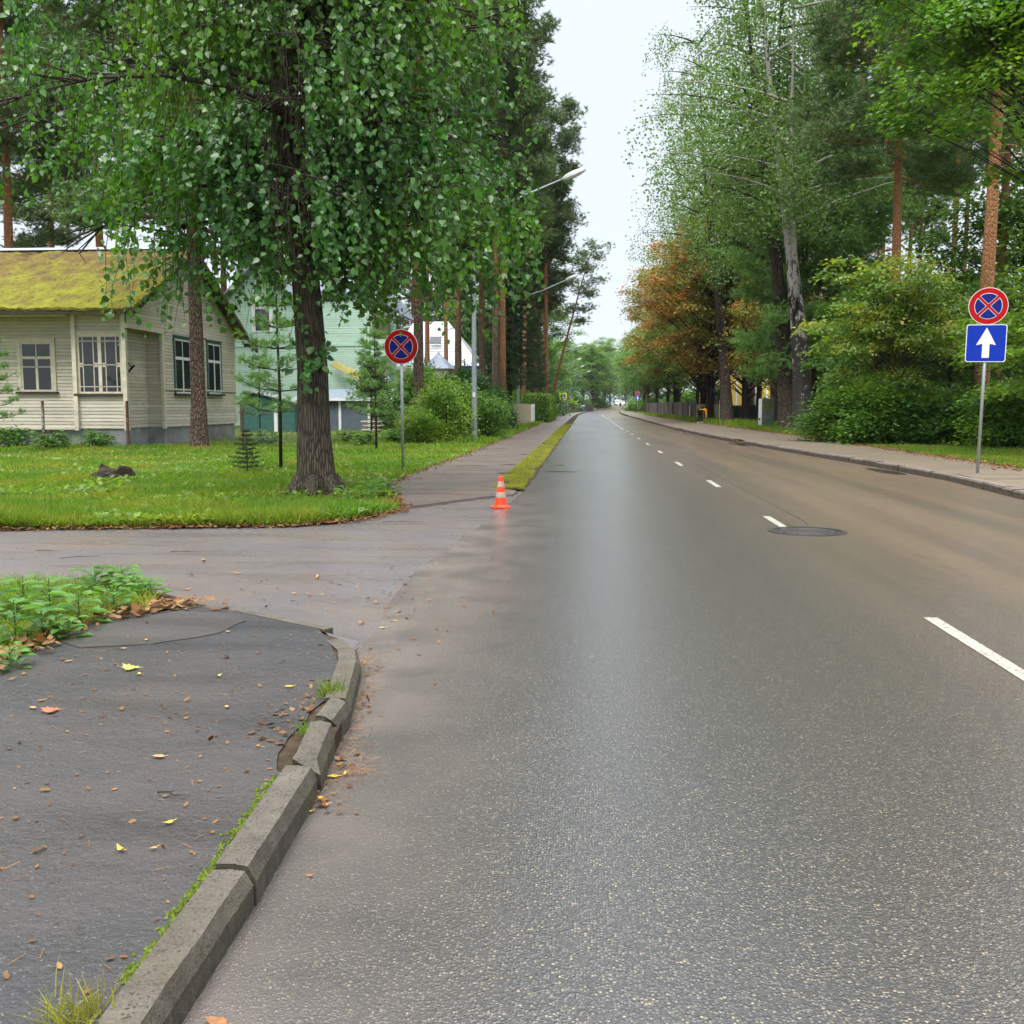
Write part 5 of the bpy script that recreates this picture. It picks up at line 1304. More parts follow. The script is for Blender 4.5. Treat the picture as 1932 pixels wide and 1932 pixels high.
# extra skirts seen in the photo: right side low mass, left wing, twigs at the trunk
for az, L, z, up, ns, zlo in ((.15, 3.6, 5.0, .35, 70, 2.8), (-.25, 3.4, 4.6, .35, 60, 2.85), (.5, 3.9, 6.0, .4, 60, 3.0), (0.0, 3.5, 7.2, .5, 60, 3.6), (.9, 3.6, 6.4, .4, 60, 3.4), (.3, 3.4, 8.6, .4, 60, 5),
                              (3.0, 4.9, 6.3, .4, 60, 4.5), (3.4, 4.6, 6.0, .4, 50, 4.3), (2.7, 4.6, 7.0, .5, 50, 4.6), (3.14, 5.4, 7.6, .5, 46, 4.9), (-2.75, 2.6, 4.6, .35, 36, 2.3), (2.3, 2.2, 4.4, .3, 26, 2.6), (1.2, 3.4, 4.8, .3, 50, 2.6), (.75, 3.0, 4.6, .3, 40, 2.6), (-3.0, 2.2, 4.2, .3, 26, 2.2), (-.95, 2.6, 4.4, .3, 44, 2.6), (-.8, 2.4, 6.4, .4, 50, 3.1), (-.7, 2.4, 8.2, .4, 44, 4.1)):
    limb(Vector((-.3, 0, z)), az, L, up, ns, zlo, .06)
for i in range(26):   # epicormic sprays on the trunk
    z = r.uniform(2.1, 5.5); a = r.uniform(-2.6, -.3); p = Vector((-.1 - (z - 2) * .06 + .22 * math.cos(a), .22 * math.sin(a) - .05, z)); St.append(p); Ln.append(r.uniform(.3, .8)); Ou.append(Vector((math.cos(a), math.sin(a), 0)) * .5)
m.build('trunk', M['bark_lime'], g, local=True, smooth=True)
St = np.array(St); Ln = np.array(Ln); Ou = np.array(Ou)
P, stem = hang(St, Ln, 26, rg, Ou, .085); n = len(P)
k0 = np.array([noise.noise(Vector(q * [.95, .95, .6])) for q in P]); dv = np.array([4.2, -15.9]) / 16.45
per_ = P[:, 0] * -dv[1] + P[:, 1] * dv[0]; fwd = P[:, 0] * dv[0] + P[:, 1] * dv[1]
gap = (np.abs(per_ + .22 + .04 * (P[:, 2] - 3)) < .30) & (fwd > -.1) & (P[:, 2] > 2.2) & (P[:, 2] < 6.8) & (rg.random(len(P)) < .88)
KP = ~gap & ((k0 > -.24) | (rg.random(len(P)) < .25)); P = P[KP]; OuR = np.repeat(Ou, 26, 0)[KP]; n = len(P)
A = unit(n) * .75 + OuR * 1.2 + np.array([0, 0, -.75])
N = OuR * 1.6 + unit(n) * .8 + np.array([0, -.15, .45])
inst_mesh('crown', LEAF_H[0], LEAF_H[1], P, A, N, rg.uniform(.6, 1.25, n) * .099, M['lime'], g)
tw = MB()
for i in range(0, len(St)):
    if rg.random() < .8: tw.tube([stem[i, 0], stem[i, 8], stem[i, 17], stem[i, 25]], [.006, .005, .004, .002], 3, cap=False)
tw.build('twig', M['twig'], g, local=True)
# root flare
m = MB()
for k in range(7):
    a = k * .9 + .3; m.tube([(.25 * math.cos(a), .25 * math.sin(a), .30), (.42 * math.cos(a), .42 * math.sin(a), .07), (.62 * math.cos(a), .62 * math.sin(a), -.06)], [.12, .10, .05], 7)
m.build('root', M['bark_lime'], g, local=True, smooth=True)

# ================================================================ PROTOTYPES
PA = pine('pine_tree', 1, 24, 10.5, 3.4, 32, 30, .27, ns=.29, sub=7)
PB = pine('pine_tree', 2, 26, 13.5, 3.0, 27, 30, .25, ns=.29, sub=7, bark='bark_pine_o', kink=.4)
PC = pine('pine_tree', 3, 21, 6.5, 4.1, 38, 32, .25, ns=.29, sub=8)
PS = pine('pine_tree', 4, 16, 3.0, 4.3, 44, 36, .2, mat='pine_soft', ns=.27, sub=9)
BA = broad('broadleaf_tree', 5, 17, 2.8, 5.8, 130, 200, .23, .32)
BB = broad('broadleaf_tree', 6, 14, 1.2, 5.0, 115, 200, .23, .28, mat='dark', cl=1.1)
BC = broad('broadleaf_tree', 16, 14, 3.9, 5.0, 105, 200, .23, .28, mat='dark', cl=1.0)
MPL = broad('maple_tree', 8, 8.6, 1.7, 3.4, 52, 150, .19, .13, mat='maple', cl=.72, flat=.28)
BR = birch(9, spread=5.6, nlimb=36, strings=30, k=20, ls=.115, bias=(-1.6, 0))
SH1 = shrub('shrub', 'x', 'shrub', 10, 2.3, 1.25, 120, 60, .10, 'fresh', cl=.24)
SH2 = shrub('shrub', 'x', 'shrub', 11, 2.4, 1.7, 170, 75, .125, 'green', cl=.30, flat=.42)
TH = shrub('thuja', 'x', 'shrub', 12, 2.4, .95, 130, 70, .12, 'thuja', cl=.17, flat=1.2, nmup=0)
SPR = spruce(13, 19, 3.6, 30, 3.5, .26, 46, r0=.28)
used = set()
def put(P, px, Y, label, sc=1.0, rz=None, cat='tree', group=None, mats=None, z=0, x=None, rot=None, name=None):
    X = XA(px, Y) if x is None else x
    if rz is None: rz = (px * 1.37 + Y) % 6.28
    loc = (X, Y, z + gz(Y))
    if rot: rot = (rot[0], rot[1], rz)
    return dup(P, loc, rz, sc, label, cat, group, name, {k: M[v] for k, v in mats.items()} if mats else None, rot)
G1 = 'pines behind the cream house'
# --- left background
put(PC, 375, 32.2, 'pine with scaly brown trunk standing right before the gable of the cream house', (.98, .98, 1.05), 1.0)
put(PA, 200, 50, 'pine rising behind the middle of the mossy roof', 1.0, .5, group=G1)
put(PA, 30, 47, 'dense pine at the left picture edge behind the house', 1.05, 2.5, group=G1)
put(PA, 110, 62, 'thin-crowned pine between the two nearest ones behind the roof', 1.02, 3.5, group=G1)
put(PB, 330, 58, 'pine showing just left of the gable peak through the lime leaves', .95, 1.5, group=G1)
put(PA, 430, 64, 'pine behind the gable and the green house roof', 1.0, 4.0, group=G1)
put(BB, 20, 66, 'low dark tree just above the left end of the ridge', .70, 1.0)
put(BB, 150, 72, 'low bushy tree above the middle of the ridge', .72, 2.0)
put(BB, 95, 88, 'low far tree over the ridge between two pines', .9, 4.0)
put(PA, 520, 80, 'pine behind the green house chimney side', 1.05, 2.2)
put(PC, 640, 84, 'pine behind the right half of the green house', 1.05, 3.2)
put(BA, 560, 92, 'broad tree behind the green house', .9, 1.2)
# --- left road row
G2 = 'pines along the left sidewalk'
row = [(PA, 790, 43, 1.0, 'thick pine trunk directly right of the left no-stopping sign'), (PB, 806, 66, .85, 'thin pine behind the thick trunk near the white roof'),
       (PB, 842, 78, .9, 'slim pine in front of the white tiled roof'), (PA, 864, 60, 1.0, 'pine left of the nearest lamp pole'),
       (PA, 911, 62, 1.0, 'straight pine directly right of the nearest lamp pole'), (PA, 935, 58, 1.02, 'left stem of the twin dark pines behind the hedge'),
       (PB, 948, 58.6, .96, 'right stem of the twin dark pines behind the hedge'), (PB, 989, 86, .95, 'slim orange pine behind the spruce'),
       (PA, 1004, 92, .9, 'slightly leaning dark pine between lamps two and three'), (PB, 1010, 99, .95, 'thin orange pine near the third lamp pole'),
       (PA, 1018, 92, .96, 'pine directly beside the third lamp pole'), (PB, 1030, 90, 1.05, 'broad double-looking pine at the end of the cream fence')]
for (P_, px, Y, sc, lb) in row: put(P_, px, Y, lb, (sc * .88, sc * .88, sc), group=G2)
LEAN = pine('pine_tree', 31, 17, 9.5, 2.6, 16, 20, .17, bark='bark_pine_o', lean=(4.2, 0), dead=2)
tag(LEAN, 'bare orange pine leaning towards the road over the lamps', 'tree'); LEAN.location = (XA(1038, 104), 104, 0)
put(SPR, 962, 66, 'dark drooping spruce beside the second lamp', (.62, .62, .95), .5)
put(SPR, 990, 88, 'second spruce with hanging boughs behind the first', (.6, .6, 1.0), 2.5)
# far left mass
G3 = 'dense trees along the left towards the bend'
fl = [(BB, 1040, 122, .95), (PC, 1052, 135, 1.0), (BB, 1062, 160, 1.05), (BA, 1044, 148, .95), (BB, 1078, 185, 1.1), (BA, 1066, 205, 1.0), (BB, 1092, 215, 1.05), (BB, 1104, 245, 1.05), (BA, 1085, 240, 1.05), (BA, 1118, 285, 1.1), (BB, 1128, 300, 1.25), (BA, 1100, 300, 1.15), (BA, 1140, 345, 1.4), (BA, 1068, 300, 1.2), (BA, 1045, 320, 1.3), (BA, 1010, 125, .95), (PA, 985, 120, 1.0), (BB, 960, 105, .9), (BB, 900, 100, .95), (BB, 850, 110, 1.0), (PA, 870, 120, 1.0), (PC, 780, 105, 1.0)]
lbl = ['dark bushy tree behind the clipped hedge', 'pine above the crossing sign', 'dark tree directly behind the crossing sign', 'mid green tree left of the crossing sign', 'dark tree right of the crossing sign by the fifth lamp',
       'pale green crown over the fifth lamp head', 'dark tree behind the sixth lamp head', 'dark tree behind the farthest lamp', 'light crown above the farthest lamp', 'hazy tree left of the tunnel opening', 'dark tree at the left of the tunnel opening', 'hazy green top under the sky gap', 'farthest hazy tree at the left of the bend',
       'far hazy tree behind the third and fourth lamp heads', 'far hazy crown left of the lamp heads', 'tree behind the pine trunks near the third lamp', 'pine behind the spruces', 'dark tree low behind the spruces', 'dark undergrowth tree behind the nearest lamp pole', 'dark tree behind the white tiled roof', 'far pine over the white tiled roof', 'pine behind the left no-stopping sign']
for (P_, px, Y, sc), lb in zip(fl, lbl): put(P_, px, Y, lb, sc, group=G3, x=XA(px, Y) - (6.5 if (Y < 262 and px > 1030) else 0))
# --- right side
put(BR, 1520, 51, 'tall birch with white fissured trunk and drooping crown on the right', (1.4, 1.1, 1.12), .0)
put(BR, 1491, 53.5, 'dark-stemmed birch leaning beside the white one', (1.45, 1.0, 1.12), .1, mats={'trunk': 'bark'})
put(BR, 1372, 74, 'birch behind the nearer gate pillar with long hanging twigs', (1.25, 1.2, 1.15), -.3, mats={'trunk': 'bark'})
put(PS, 1535, 56, 'soft light green pine with low boughs around the birch trunks', (.88, .88, .92), .4)
put(PS, 1560, 56, 'second light green pine right of the birches', (.8, .8, 1.12), 2.4)
PD = pine('pine_tree', 77, 22, 10.2, 3.9, 34, 34, .25, bark='bark_pine_o', kink=-.3, ns=.25, sub=8, dead=3); tag(PD, 'pine with reddish bent trunk and dark crown right of the birches', 'tree'); PD.location = (XA(1680, 43), 43, 0)
put(PB, 1850, 36, 'orange-topped pine trunk directly behind the right-hand road sign', (1.05, 1.05, .95), 2.0)
put(PB, 1878, 49, 'orange pine right of the road sign pine', (1.0, 1.0, .95), 4.0)
G4 = 'thin pines in the wood on the right'
for px, Y, sc, lb in ((1605, 57, 1.1, 'thick pale pine trunk behind the light green pine'), (1655, 66, .85, 'slim pine left of the reddish bent pine'), (1706, 72, .9, 'slim pine right of the reddish bent pine'), (1724, 76, .85, 'second slim pine right of the reddish bent pine'),
                      (1785, 62, 1.0, 'broad pine trunk between the bent pine and the sign pine'), (1808, 70, .95, 'pine left of the sign pine, farther back'), (1920, 60, 1.0, 'pine at the right picture edge behind the maple'), (1745, 84, .9, 'far thin pine in the bright gap of the wood')):
    put(PB, px, Y, lb, (sc * .85, sc * .85, sc * 1.2), group=G4)
G5 = 'dark trunks beside the pillars'
for px, Y, P_, sc, lb in ((1371, 84, PA, .85, 'dark pine trunk between the pillars, nearest the farther pillar'), (1418, 86, PB, .9, 'dark trunk in the middle between the pillars'), (1432, 83, PA, .9, 'dark trunk just left of the nearer pillar'), (1459, 74, PA, .95, 'brown trunk just right of the nearer pillar'), (1474, 80, PB, .9, 'brown trunk left of the birches')):
    put(P_, px, Y, lb, sc, group=G5)
put(BA, 1340, 80, 'chestnut with rusty brown leaves over the banner', (1.25, 1.1, .95), 1.0, mats={'crown': 'brown'})
put(BA, 1405, 79, 'chestnut with crooked trunk and turning leaves between the pillars', (1.15, 1.0, .84), 2.0, mats={'crown': 'brown'})
put(BA, 1325, 96, 'tall chestnut with browned upper leaves behind the board fence', (1.2, 1.1, 1.1), 3.0, mats={'crown': 'olive'})
put(BA, 1275, 110, 'rusty chestnut whose orange crown shows against the sky', (1.1, 1.1, 1.12), 4.2, mats={'crown': 'brown'})
put(BR, 1345, 92, 'birch with fine green crown above the rusty chestnuts', (1.2, 1.2, 1.15), .3)
put(BA, 1476, 68, 'yellow-green maple-like tree over the nearer gate pillar', (.66, .66, .66), 2.2, mats={'crown': 'olive'})
G6 = 'trees behind the right board fence'
for px, Y, P_, sc, mt, lb in ((1318, 91, BC, .72, 'green', 'low green tree directly above the near end of the board fence'), (1282, 108, BC, .80, 'green', 'green tree above the middle of the board fence'), (1258, 126, BC, .9, 'green', 'green tree above the far half of the board fence'), (1238, 146, BC, .95, 'dark', 'dark tree above the far end of the board fence'),
                              (1222, 170, BC, 1.0, 'green', 'green tree behind the far arrow sign'), (1216, 200, BA, 1.0, 'green', 'tall green tree right of the tunnel opening'), (1208, 235, BC, 1.1, 'dark', 'dark arching tree at the right of the tunnel'), (1202, 275, BA, 1.1, 'green', 'hazy tree arching over the bend'),
                              (1240, 180, BA, 1.15, 'dark', 'tall dark tree in the right row against the sky'), (1275, 140, BA, 1.12, 'olive', 'tall turning tree in the right row against the sky'), (1196, 330, BA, 1.4, 'green', 'farthest tree over the end of the road')):
    put(P_, px, Y, lb, sc, group=G6, mats={'crown': mt})
put(BA, 1222, 420, 'hazy bluish tree beyond the parked cars', 1.2, group='trees beyond the bend'); put(BA, 1150, 450, 'hazy tree beyond the bend at the left', 1.2, group='trees beyond the bend'); put(BB, 1180, 470, 'hazy low trees right at the end of the road', 1.3, group='trees beyond the bend')
# right foreground shrubs and maples
put(MPL, 1655, 38.5, 'young maple with yellowing leaf tips above the hazel', (.84, .9, .86), .5)
put(MPL, 1700, 37, 'young maple with yellow leaves left of the right road sign', (.66, .66, .80), 2.0)
put(MPL, 1612, 48, 'young maple right of the birch trunk', (.62, .62, .85), 3.0, mats={'crown': 'green'})
put(MPL, 1700, 44, 'dark young maple behind the hazel', (1.1, 1.1, .78), 4.0, mats={'crown': 'dark'})
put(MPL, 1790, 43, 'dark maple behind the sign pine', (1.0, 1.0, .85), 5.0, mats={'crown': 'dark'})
put(MPL, 1962, 31.5, 'bright green lime sapling at the right edge beside the sign', (.62, .62, .66), 1.0, mats={'crown': 'fresh'})
put(MPL, 2030, 27.5, 'bright green leafy tree cut by the right edge', (.8, .8, .66), 2.0, mats={'crown': 'fresh'})
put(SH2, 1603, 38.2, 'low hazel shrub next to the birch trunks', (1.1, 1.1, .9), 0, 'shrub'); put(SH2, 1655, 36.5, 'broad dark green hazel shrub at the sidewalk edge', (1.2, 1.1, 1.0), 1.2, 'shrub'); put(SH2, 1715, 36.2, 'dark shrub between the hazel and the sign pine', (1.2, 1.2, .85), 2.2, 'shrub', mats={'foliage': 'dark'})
put(SH2, 1785, 36.5, 'dark shrub directly left of the sign pine', (1.2, 1.2, .9), 3.2, 'shrub', mats={'foliage': 'dark'}); put(SH2, 1905, 33.5, 'rounded shrub right of the sign pole', (1.1, 1.1, .9), 4.4, 'shrub', mats={'foliage': 'green'})
put(SH2, 1612, 43, 'shrub with grey-green leaves right of the birch', (1.0, 1.0, 1.4), 5.0, 'shrub')
G7 = 'dark trees closing the wood on the right'
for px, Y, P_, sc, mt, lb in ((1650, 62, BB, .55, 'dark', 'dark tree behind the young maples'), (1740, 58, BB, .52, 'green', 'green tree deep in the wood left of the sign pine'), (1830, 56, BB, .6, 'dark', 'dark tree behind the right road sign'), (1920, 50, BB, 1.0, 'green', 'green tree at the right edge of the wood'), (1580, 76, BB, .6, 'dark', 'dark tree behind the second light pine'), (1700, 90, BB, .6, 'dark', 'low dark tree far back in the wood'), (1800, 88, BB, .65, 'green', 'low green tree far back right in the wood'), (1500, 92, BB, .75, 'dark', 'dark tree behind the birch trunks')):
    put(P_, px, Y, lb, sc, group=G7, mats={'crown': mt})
# overhanging maple, upper right
OM = broad('maple_tree', 41, 15.5, 6.9, 3.7, 150, 190, .17, .13, mat='maple', cl=.62, flat=.5, trunk_h=.75, shell=.12, off_=(-2.9, 0)); tag(OM, 'large maple hanging into the upper right corner', 'tree'); OM.location = (13.9, 28.5, 0)
for ch in OM.children:
    if ch.name.startswith('crown'): ch.material_slots[0].link = 'OBJECT'; ch.material_slots[0].material = M['green']
# --- left shrubs
put(SH1, 838, 39, 'bright yellow-green shrub left of the nearest lamp pole', (1.1, 1.1, 1.12), .3, 'shrub'); put(SH1, 790, 37.5, 'small yellow-green shrub behind the left road sign', (.8, .8, .62), 1.1, 'shrub'); put(SH1, 918, 43.5, 'green shrub right of the nearest lamp pole', (.95, 1.0, .85), 2.3, 'shrub', mats={'foliage': 'green'})
put(SH1, 865, 44, 'shrub behind the nearest lamp pole', (1.2, 1.2, 1.1), 4.0, 'shrub', mats={'foliage': 'green'}); put(SH2, 790, 46, 'tall pale shrub behind the left road sign', (.95, .95, 1.35), .2, 'shrub', mats={'foliage': 'green'})
put(SH2, 785, 43, 'low shrub in front of the white car', (.6, .6, .45), 1.7, 'shrub', mats={'foliage': 'green'})
for px, Y, sc, lb in ((807, 54, (.7, .7, 1.45), 'pointed thuja below the turret'), (843, 54, (.85, .85, 1.25), 'rounded thuja right of the turret'), (880, 50, (1.1, 1.1, 1.35), 'big thuja left of the lamp pole'), (905, 51, (1.0, 1.0, 1.15), 'thuja right of the lamp pole'), (930, 56, (1.0, 1.2, 1.0), 'broad thuja at the start of the cream fence')):
    put(TH, px, Y, lb, sc, None, 'shrub', 'thujas behind the shrubs')
put(TH, 958, 56, 'dark juniper leaning against the cream fence', (.6, .6, .62), 2, 'shrub', mats={'foliage': 'spruce'})
put(TH, 706, 57, 'dark conical conifer in front of the veranda', (1.1, 1.1, 1.6), 2, 'shrub', mats={'foliage': 'spruce'})
# clipped hedge
hg = thing('hedge', 'clipped green hedge with rounded top after the cream fence', 'hedge', (XA(1030, 95), 95, 0))
MB().box(-1.0, .2, -12, 12, -.1, 1.9).build('core', M['twig'], hg, local=True)
n = 26000; q = rng.random((n, 3)); P = np.stack([-1.25 + 2.1 * q[:, 0], -12.5 + 25 * q[:, 1], 2.25 * q[:, 2]], 1); sd = rng.integers(0, 3, n)
P[sd == 0, 0] = .7 + rng.normal(size=(sd == 0).sum()) * .1; P[sd == 1, 2] = 2.1 + rng.normal(size=(sd == 1).sum()) * .12; P[sd == 2, 1] = -12.3 + rng.normal(size=(sd == 2).sum()) * .12
inst_mesh('foliage', LEAF_Q[0], LEAF_Q[1], P, unit(n), unit(n), rng.uniform(.1, .2, n), M['green'], hg)
hg.location.x = XA(1024, 92); hg.location.y = 92; hg.scale = (1, .75, 1)
# young pines, saplings
SPN = sapling_pine(51, 4.6, 8, 1.2, 7, .115, mat='pine_soft'); tag(SPN, 'young pine with thin stem left of the lime trunk', 'tree'); p = GP(530, 888); SPN.location = (p.x, p.y, 0)
q = put(SPN, 720, 30.0, 'young pine with sparse boughs right of the lime trunk', (.88, .88, .86), 2.0); q.location.x = GP(720, 853).x; q.location.y = 30.5
put(SPN, -12, 29, 'young pine boughs reaching in at the left picture edge', (.8, .8, .8), 3.0)
put(SPN, 700, 41, 'thin young pine in front of the blue shed', (.95, .95, .95), 1.0)
put(SPN, 490, 40, 'young pine beside the rusty corner post', (.85, .85, .8), 4.0)
LS = spruce(52, 1.0, .40, 9, .14, .05, 14, mat='spruce', droop=-.18, r0=.02, name='spruce_sapling', nb=5, side=.5); tag(LS, 'knee-high spruce sapling on the lawn before the lime trunk', 'tree'); p = GP(467, 895); LS.location = (p.x, p.y, 0)
for P_ in (PA, PB, PC, PS, BA, BB, BC, MPL, BR, SH1, SH2, TH, SPR): retire(P_)

# undergrowth bushes under the rows, and the far wood closing the view
UG = shrub('bush', 'x', 'shrub', 91, 3.2, 3.2, 150, 60, .30, 'dark', cl=.5, flat=.6)
ug = [(1352, 118, 'undergrowth behind the middle of the board fence'), (1318, 135, 'undergrowth behind the board fence'), (1292, 155, 'undergrowth at the far end of the board fence'), (1268, 180, 'undergrowth right of the far arrow sign'), (1222, 215, 'bush at the right of the bend'), (1216, 260, 'bush farther along the right of the bend'), (1500, 85, 'undergrowth behind the birches'), (1560, 75, 'undergrowth behind the white glimpsed wall'), (1640, 72, 'undergrowth deep in the wood'), (1720, 70, 'undergrowth behind the sign pine at the left'), (1800, 68, 'undergrowth behind the right road sign'), (1890, 64, 'undergrowth at the right picture edge'),
      (1060, 175, 'undergrowth behind the crossing sign'), (1075, 200, 'undergrowth behind the faded sign'), (1090, 225, 'undergrowth behind the green bin'), (1105, 262, 'bush at the left of the bend'), (1122, 300, 'round bush at the tunnel opening'), (1020, 130, 'undergrowth behind the hedge'), (985, 110, 'undergrowth behind the third lamp pines'), (940, 98, 'undergrowth behind the spruce'), (880, 96, 'undergrowth behind the thujas'), (780, 96, 'undergrowth behind the outbuilding')]
for i, (px, Y, lb) in enumerate(ug):
    put(UG, px - (3.8 / Y * 1932 if 1050 < px < 1110 else 0), Y, lb, (1.1 + .5 * (Y > 150), 1.1 + .5 * (Y > 150), 1.0 + .3 * math.sin(i * 3)), i * 1.3, 'shrub', 'undergrowth bushes', {'foliage': ('dark', 'green')[i % 3 == 1]})
retire(UG)
pts = []; 
def clump(x, y, h, w, n):
    q = rng.normal(size=(n, 3)) * [w, w, h * .30]; q[:, 2] = np.abs(q[:, 2] + h * .42); q[:, 2] = np.minimum(q[:, 2], h * rng.uniform(.75, 1, n)); return q + [x, y, gz(y)]
for i in range(70):
    x = -330 + 660 * i / 69 + rng.uniform(-4, 4)
    pts.append(clump(x, 560 + rng.uniform(0, 60), rng.uniform(15, 21), 5.5, 420))
for i in range(46):
    y = 75 + i * 10; pts.append(clump(44 + y * .09 + rng.uniform(-5, 10), y, rng.uniform(10, 17), 3.4, 420))
for i in range(30):
    y = 110 + i * 15; pts.append(clump(-62 - rng.uniform(0, 14), y, rng.uniform(9, 14), 4, 420))
P = np.concatenate(pts); n = len(P)
o = inst_mesh('far_wood', LEAF_Q[0], LEAF_Q[1], P, unit(n), np.array([0, 0, 1]) + .8 * unit(n), rng.uniform(.6, 1.3, n) * np.clip(P[:, 1] / 300, .45, 1.5), M['dark'])
tag(o, 'far wood closing the horizon behind the houses and the road end', 'wood', kind='stuff')
# ================================================================ GRASS AND GROUND COVER
BL = (np.array([(0, -.5, 0), (0, .5, 0), (.55, .36, .10), (.55, -.36, .10), (1, .05, .38), (1, -.05, .38)]), [(0, 1, 2, 3), (3, 2, 4, 5)])
def blades(name, label, cat, X, Y, Z, h, wd, mat, lean=.55, seed=1, tilt=0):
    n = len(X); rg = np.random.default_rng(seed)
    A = np.stack([rg.normal(size=n) * lean, rg.normal(size=n) * lean, np.ones(n)], 1); A /= np.linalg.norm(A, axis=1, keepdims=True)
    N = np.stack([rg.normal(size=n), rg.normal(size=n), np.zeros(n) + .01], 1); N -= A * np.sum(A * N, 1, keepdims=True); N /= np.linalg.norm(N, axis=1, keepdims=True); B = np.cross(N, A)
    tv = BL[0]; H = (h * rg.uniform(.5, 1.3, n)); W = wd * rg.uniform(.7, 1.3, n); C = np.stack([X, Y, Z], 1)
    V = C[:, None] + A[:, None] * (tv[None, :, 0:1] * H[:, None, None]) + B[:, None] * (tv[None, :, 1:2] * W[:, None, None]) + N[:, None] * (tv[None, :, 2:3] * H[:, None, None])
    k = 6; F = (np.array(BL[1])[None] + (np.arange(n) * k)[:, None, None]).reshape(-1, 4)
    me = bpy.data.meshes.new(name); me.vertices.add(n * k); me.vertices.foreach_set('co', V.astype(np.float32).ravel()); me.loops.add(F.size); me.loops.foreach_set('vertex_index', F.astype(np.int32).ravel())
    me.polygons.add(len(F)); me.polygons.foreach_set('loop_start', (np.arange(len(F)) * 4).astype(np.int32)); me.update(calc_edges=True); me.materials.append(mat)
    o = bpy.data.objects.new(name, me); COL.objects.link(o); return tag(o, label, cat, kind='stuff')
LEv = np.vectorize(LE)
def lawn_pts(n, y0, y1, seed, pw=2.0, xmin=None):
    rg = np.random.default_rng(seed); u = rg.random(n); Y = (y0 ** (1 - pw) + u * (y1 ** (1 - pw) - y0 ** (1 - pw))) ** (1 / (1 - pw)); 
    xl = -.60 * Y - 1.0; xr = LEv(Y) + rg.normal(size=n) * .05; X = xl + (xr - xl) * rg.random(n); return X, Y
X, Y = lawn_pts(230000, 11.35, 37, 1, 1.6)
nz = np.array([noise.noise(Vector((x * .45, y * .45, 7))) for x, y in zip(X, Y)])
dist = np.sqrt((X - LX) ** 2 + (Y - LY) ** 2); keep = (dist > .36) & (rng.random(len(X)) < .35 + dist * .4) & (rng.random(len(X)) < .62 + .7 * nz + .3 * (Y < 14)) & ~((X > -3.3) & (Y > 36))
keep &= ~((X < -14.8) & (Y > 33.2))
X, Y, nz = X[keep], Y[keep], nz[keep]
hh = np.where(Y < 13.4, .14, .085) * (1 + 1.1 * nz) * np.where(Y > 29, 1.35, 1)
blades('grass', 'short patchy green grass covering the left lawn', 'grass', X, Y, np.full(len(X), .04), hh, .0085 * np.maximum(1, Y / 15), M['grass'])
XL, YL = lawn_pts(15000, 11.5, 36, 33, 1.7); nz2 = np.array([noise.noise(Vector((x * .8, y * .8, 17))) for x, y in zip(XL, YL)]); k = (nz2 + .25 * (YL < 13.2) > -.02 + .3 * rng.random(len(XL))) & ~((XL < -15) & (YL > 33)); XL, YL = XL[k], YL[k]; n = len(XL)
aa = rng.random(n) * 6.283; o = inst_mesh('lawn_herbs', LEAF_Q[0], LEAF_Q[1], np.stack([XL, YL, .06 + .05 * rng.random(n)], 1), np.stack([np.cos(aa), np.sin(aa), rng.uniform(-.1, .9, n)], 1), np.array([0, 0, 1]) + .5 * unit(n), rng.uniform(.05, .13, n), M['fresh']); tag(o, 'dandelion and plantain leaves dotted through the left lawn', 'herbs', kind='stuff')
X, Y = lawn_pts(26000, 37, 110, 2, 1.8); k = (X > -14) | (Y > 46); X, Y = X[k], Y[k]; xr = LEv(Y); s = rng.random(len(X)) < .6; X = np.where(s, xr - rng.random(len(X)) * 3.0, X)
blades('grass', 'taller rough grass along the far part of the left sidewalk', 'grass', X, Y, np.full(len(X), .02), .2, .03 * np.maximum(1, Y / 50), M['grass'], seed=2)
n = 26000; Y = 17.3 + (75 - 17.3) * rng.random(n) ** 2.2; a = np.vectorize(SR)(Y); b = np.vectorize(RL)(Y); X = a + (b - a) * (rng.random(n) * .92 + .05 * rng.normal(size=n))
kk = np.array([noise.noise(Vector((x * 1.6, y * .8, 3))) for x, y in zip(X, Y)]) + .3 * rng.random(n) > -.12; X = X[kk]; Y = Y[kk]; n = len(X)
blades('grass', 'yellowish grass strip between the left sidewalk and the road', 'grass', X, Y, np.full(n, .02), .055, .008 * np.maximum(1, Y / 18), M['grass2'], seed=3, lean=.9)
n = 90000; Y = 17 + (60 - 17) * rng.random(n) ** 1.3; RWv = np.vectorize(RW); X = RWv(Y) + .12 + rng.random(n) ** 1.4 * (.43 * Y - 8.2).clip(1.2, 7)
blades('grass', 'green grass verge under the shrubs on the right', 'grass', X, Y, np.full(n, .10), np.where(Y > 45, .22, .10), .011 * np.maximum(1, Y / 22), M['grass'], seed=4)
n = 16000; Y = 60 + 80 * rng.random(n); X = RWv(Y) + rng.random(n) * 3.2
blades('grass', 'rough tall grass around the grey gate pillars', 'grass', X, Y, np.full(n, .08), .38, .05, M['grass'], seed=5, lean=.4)
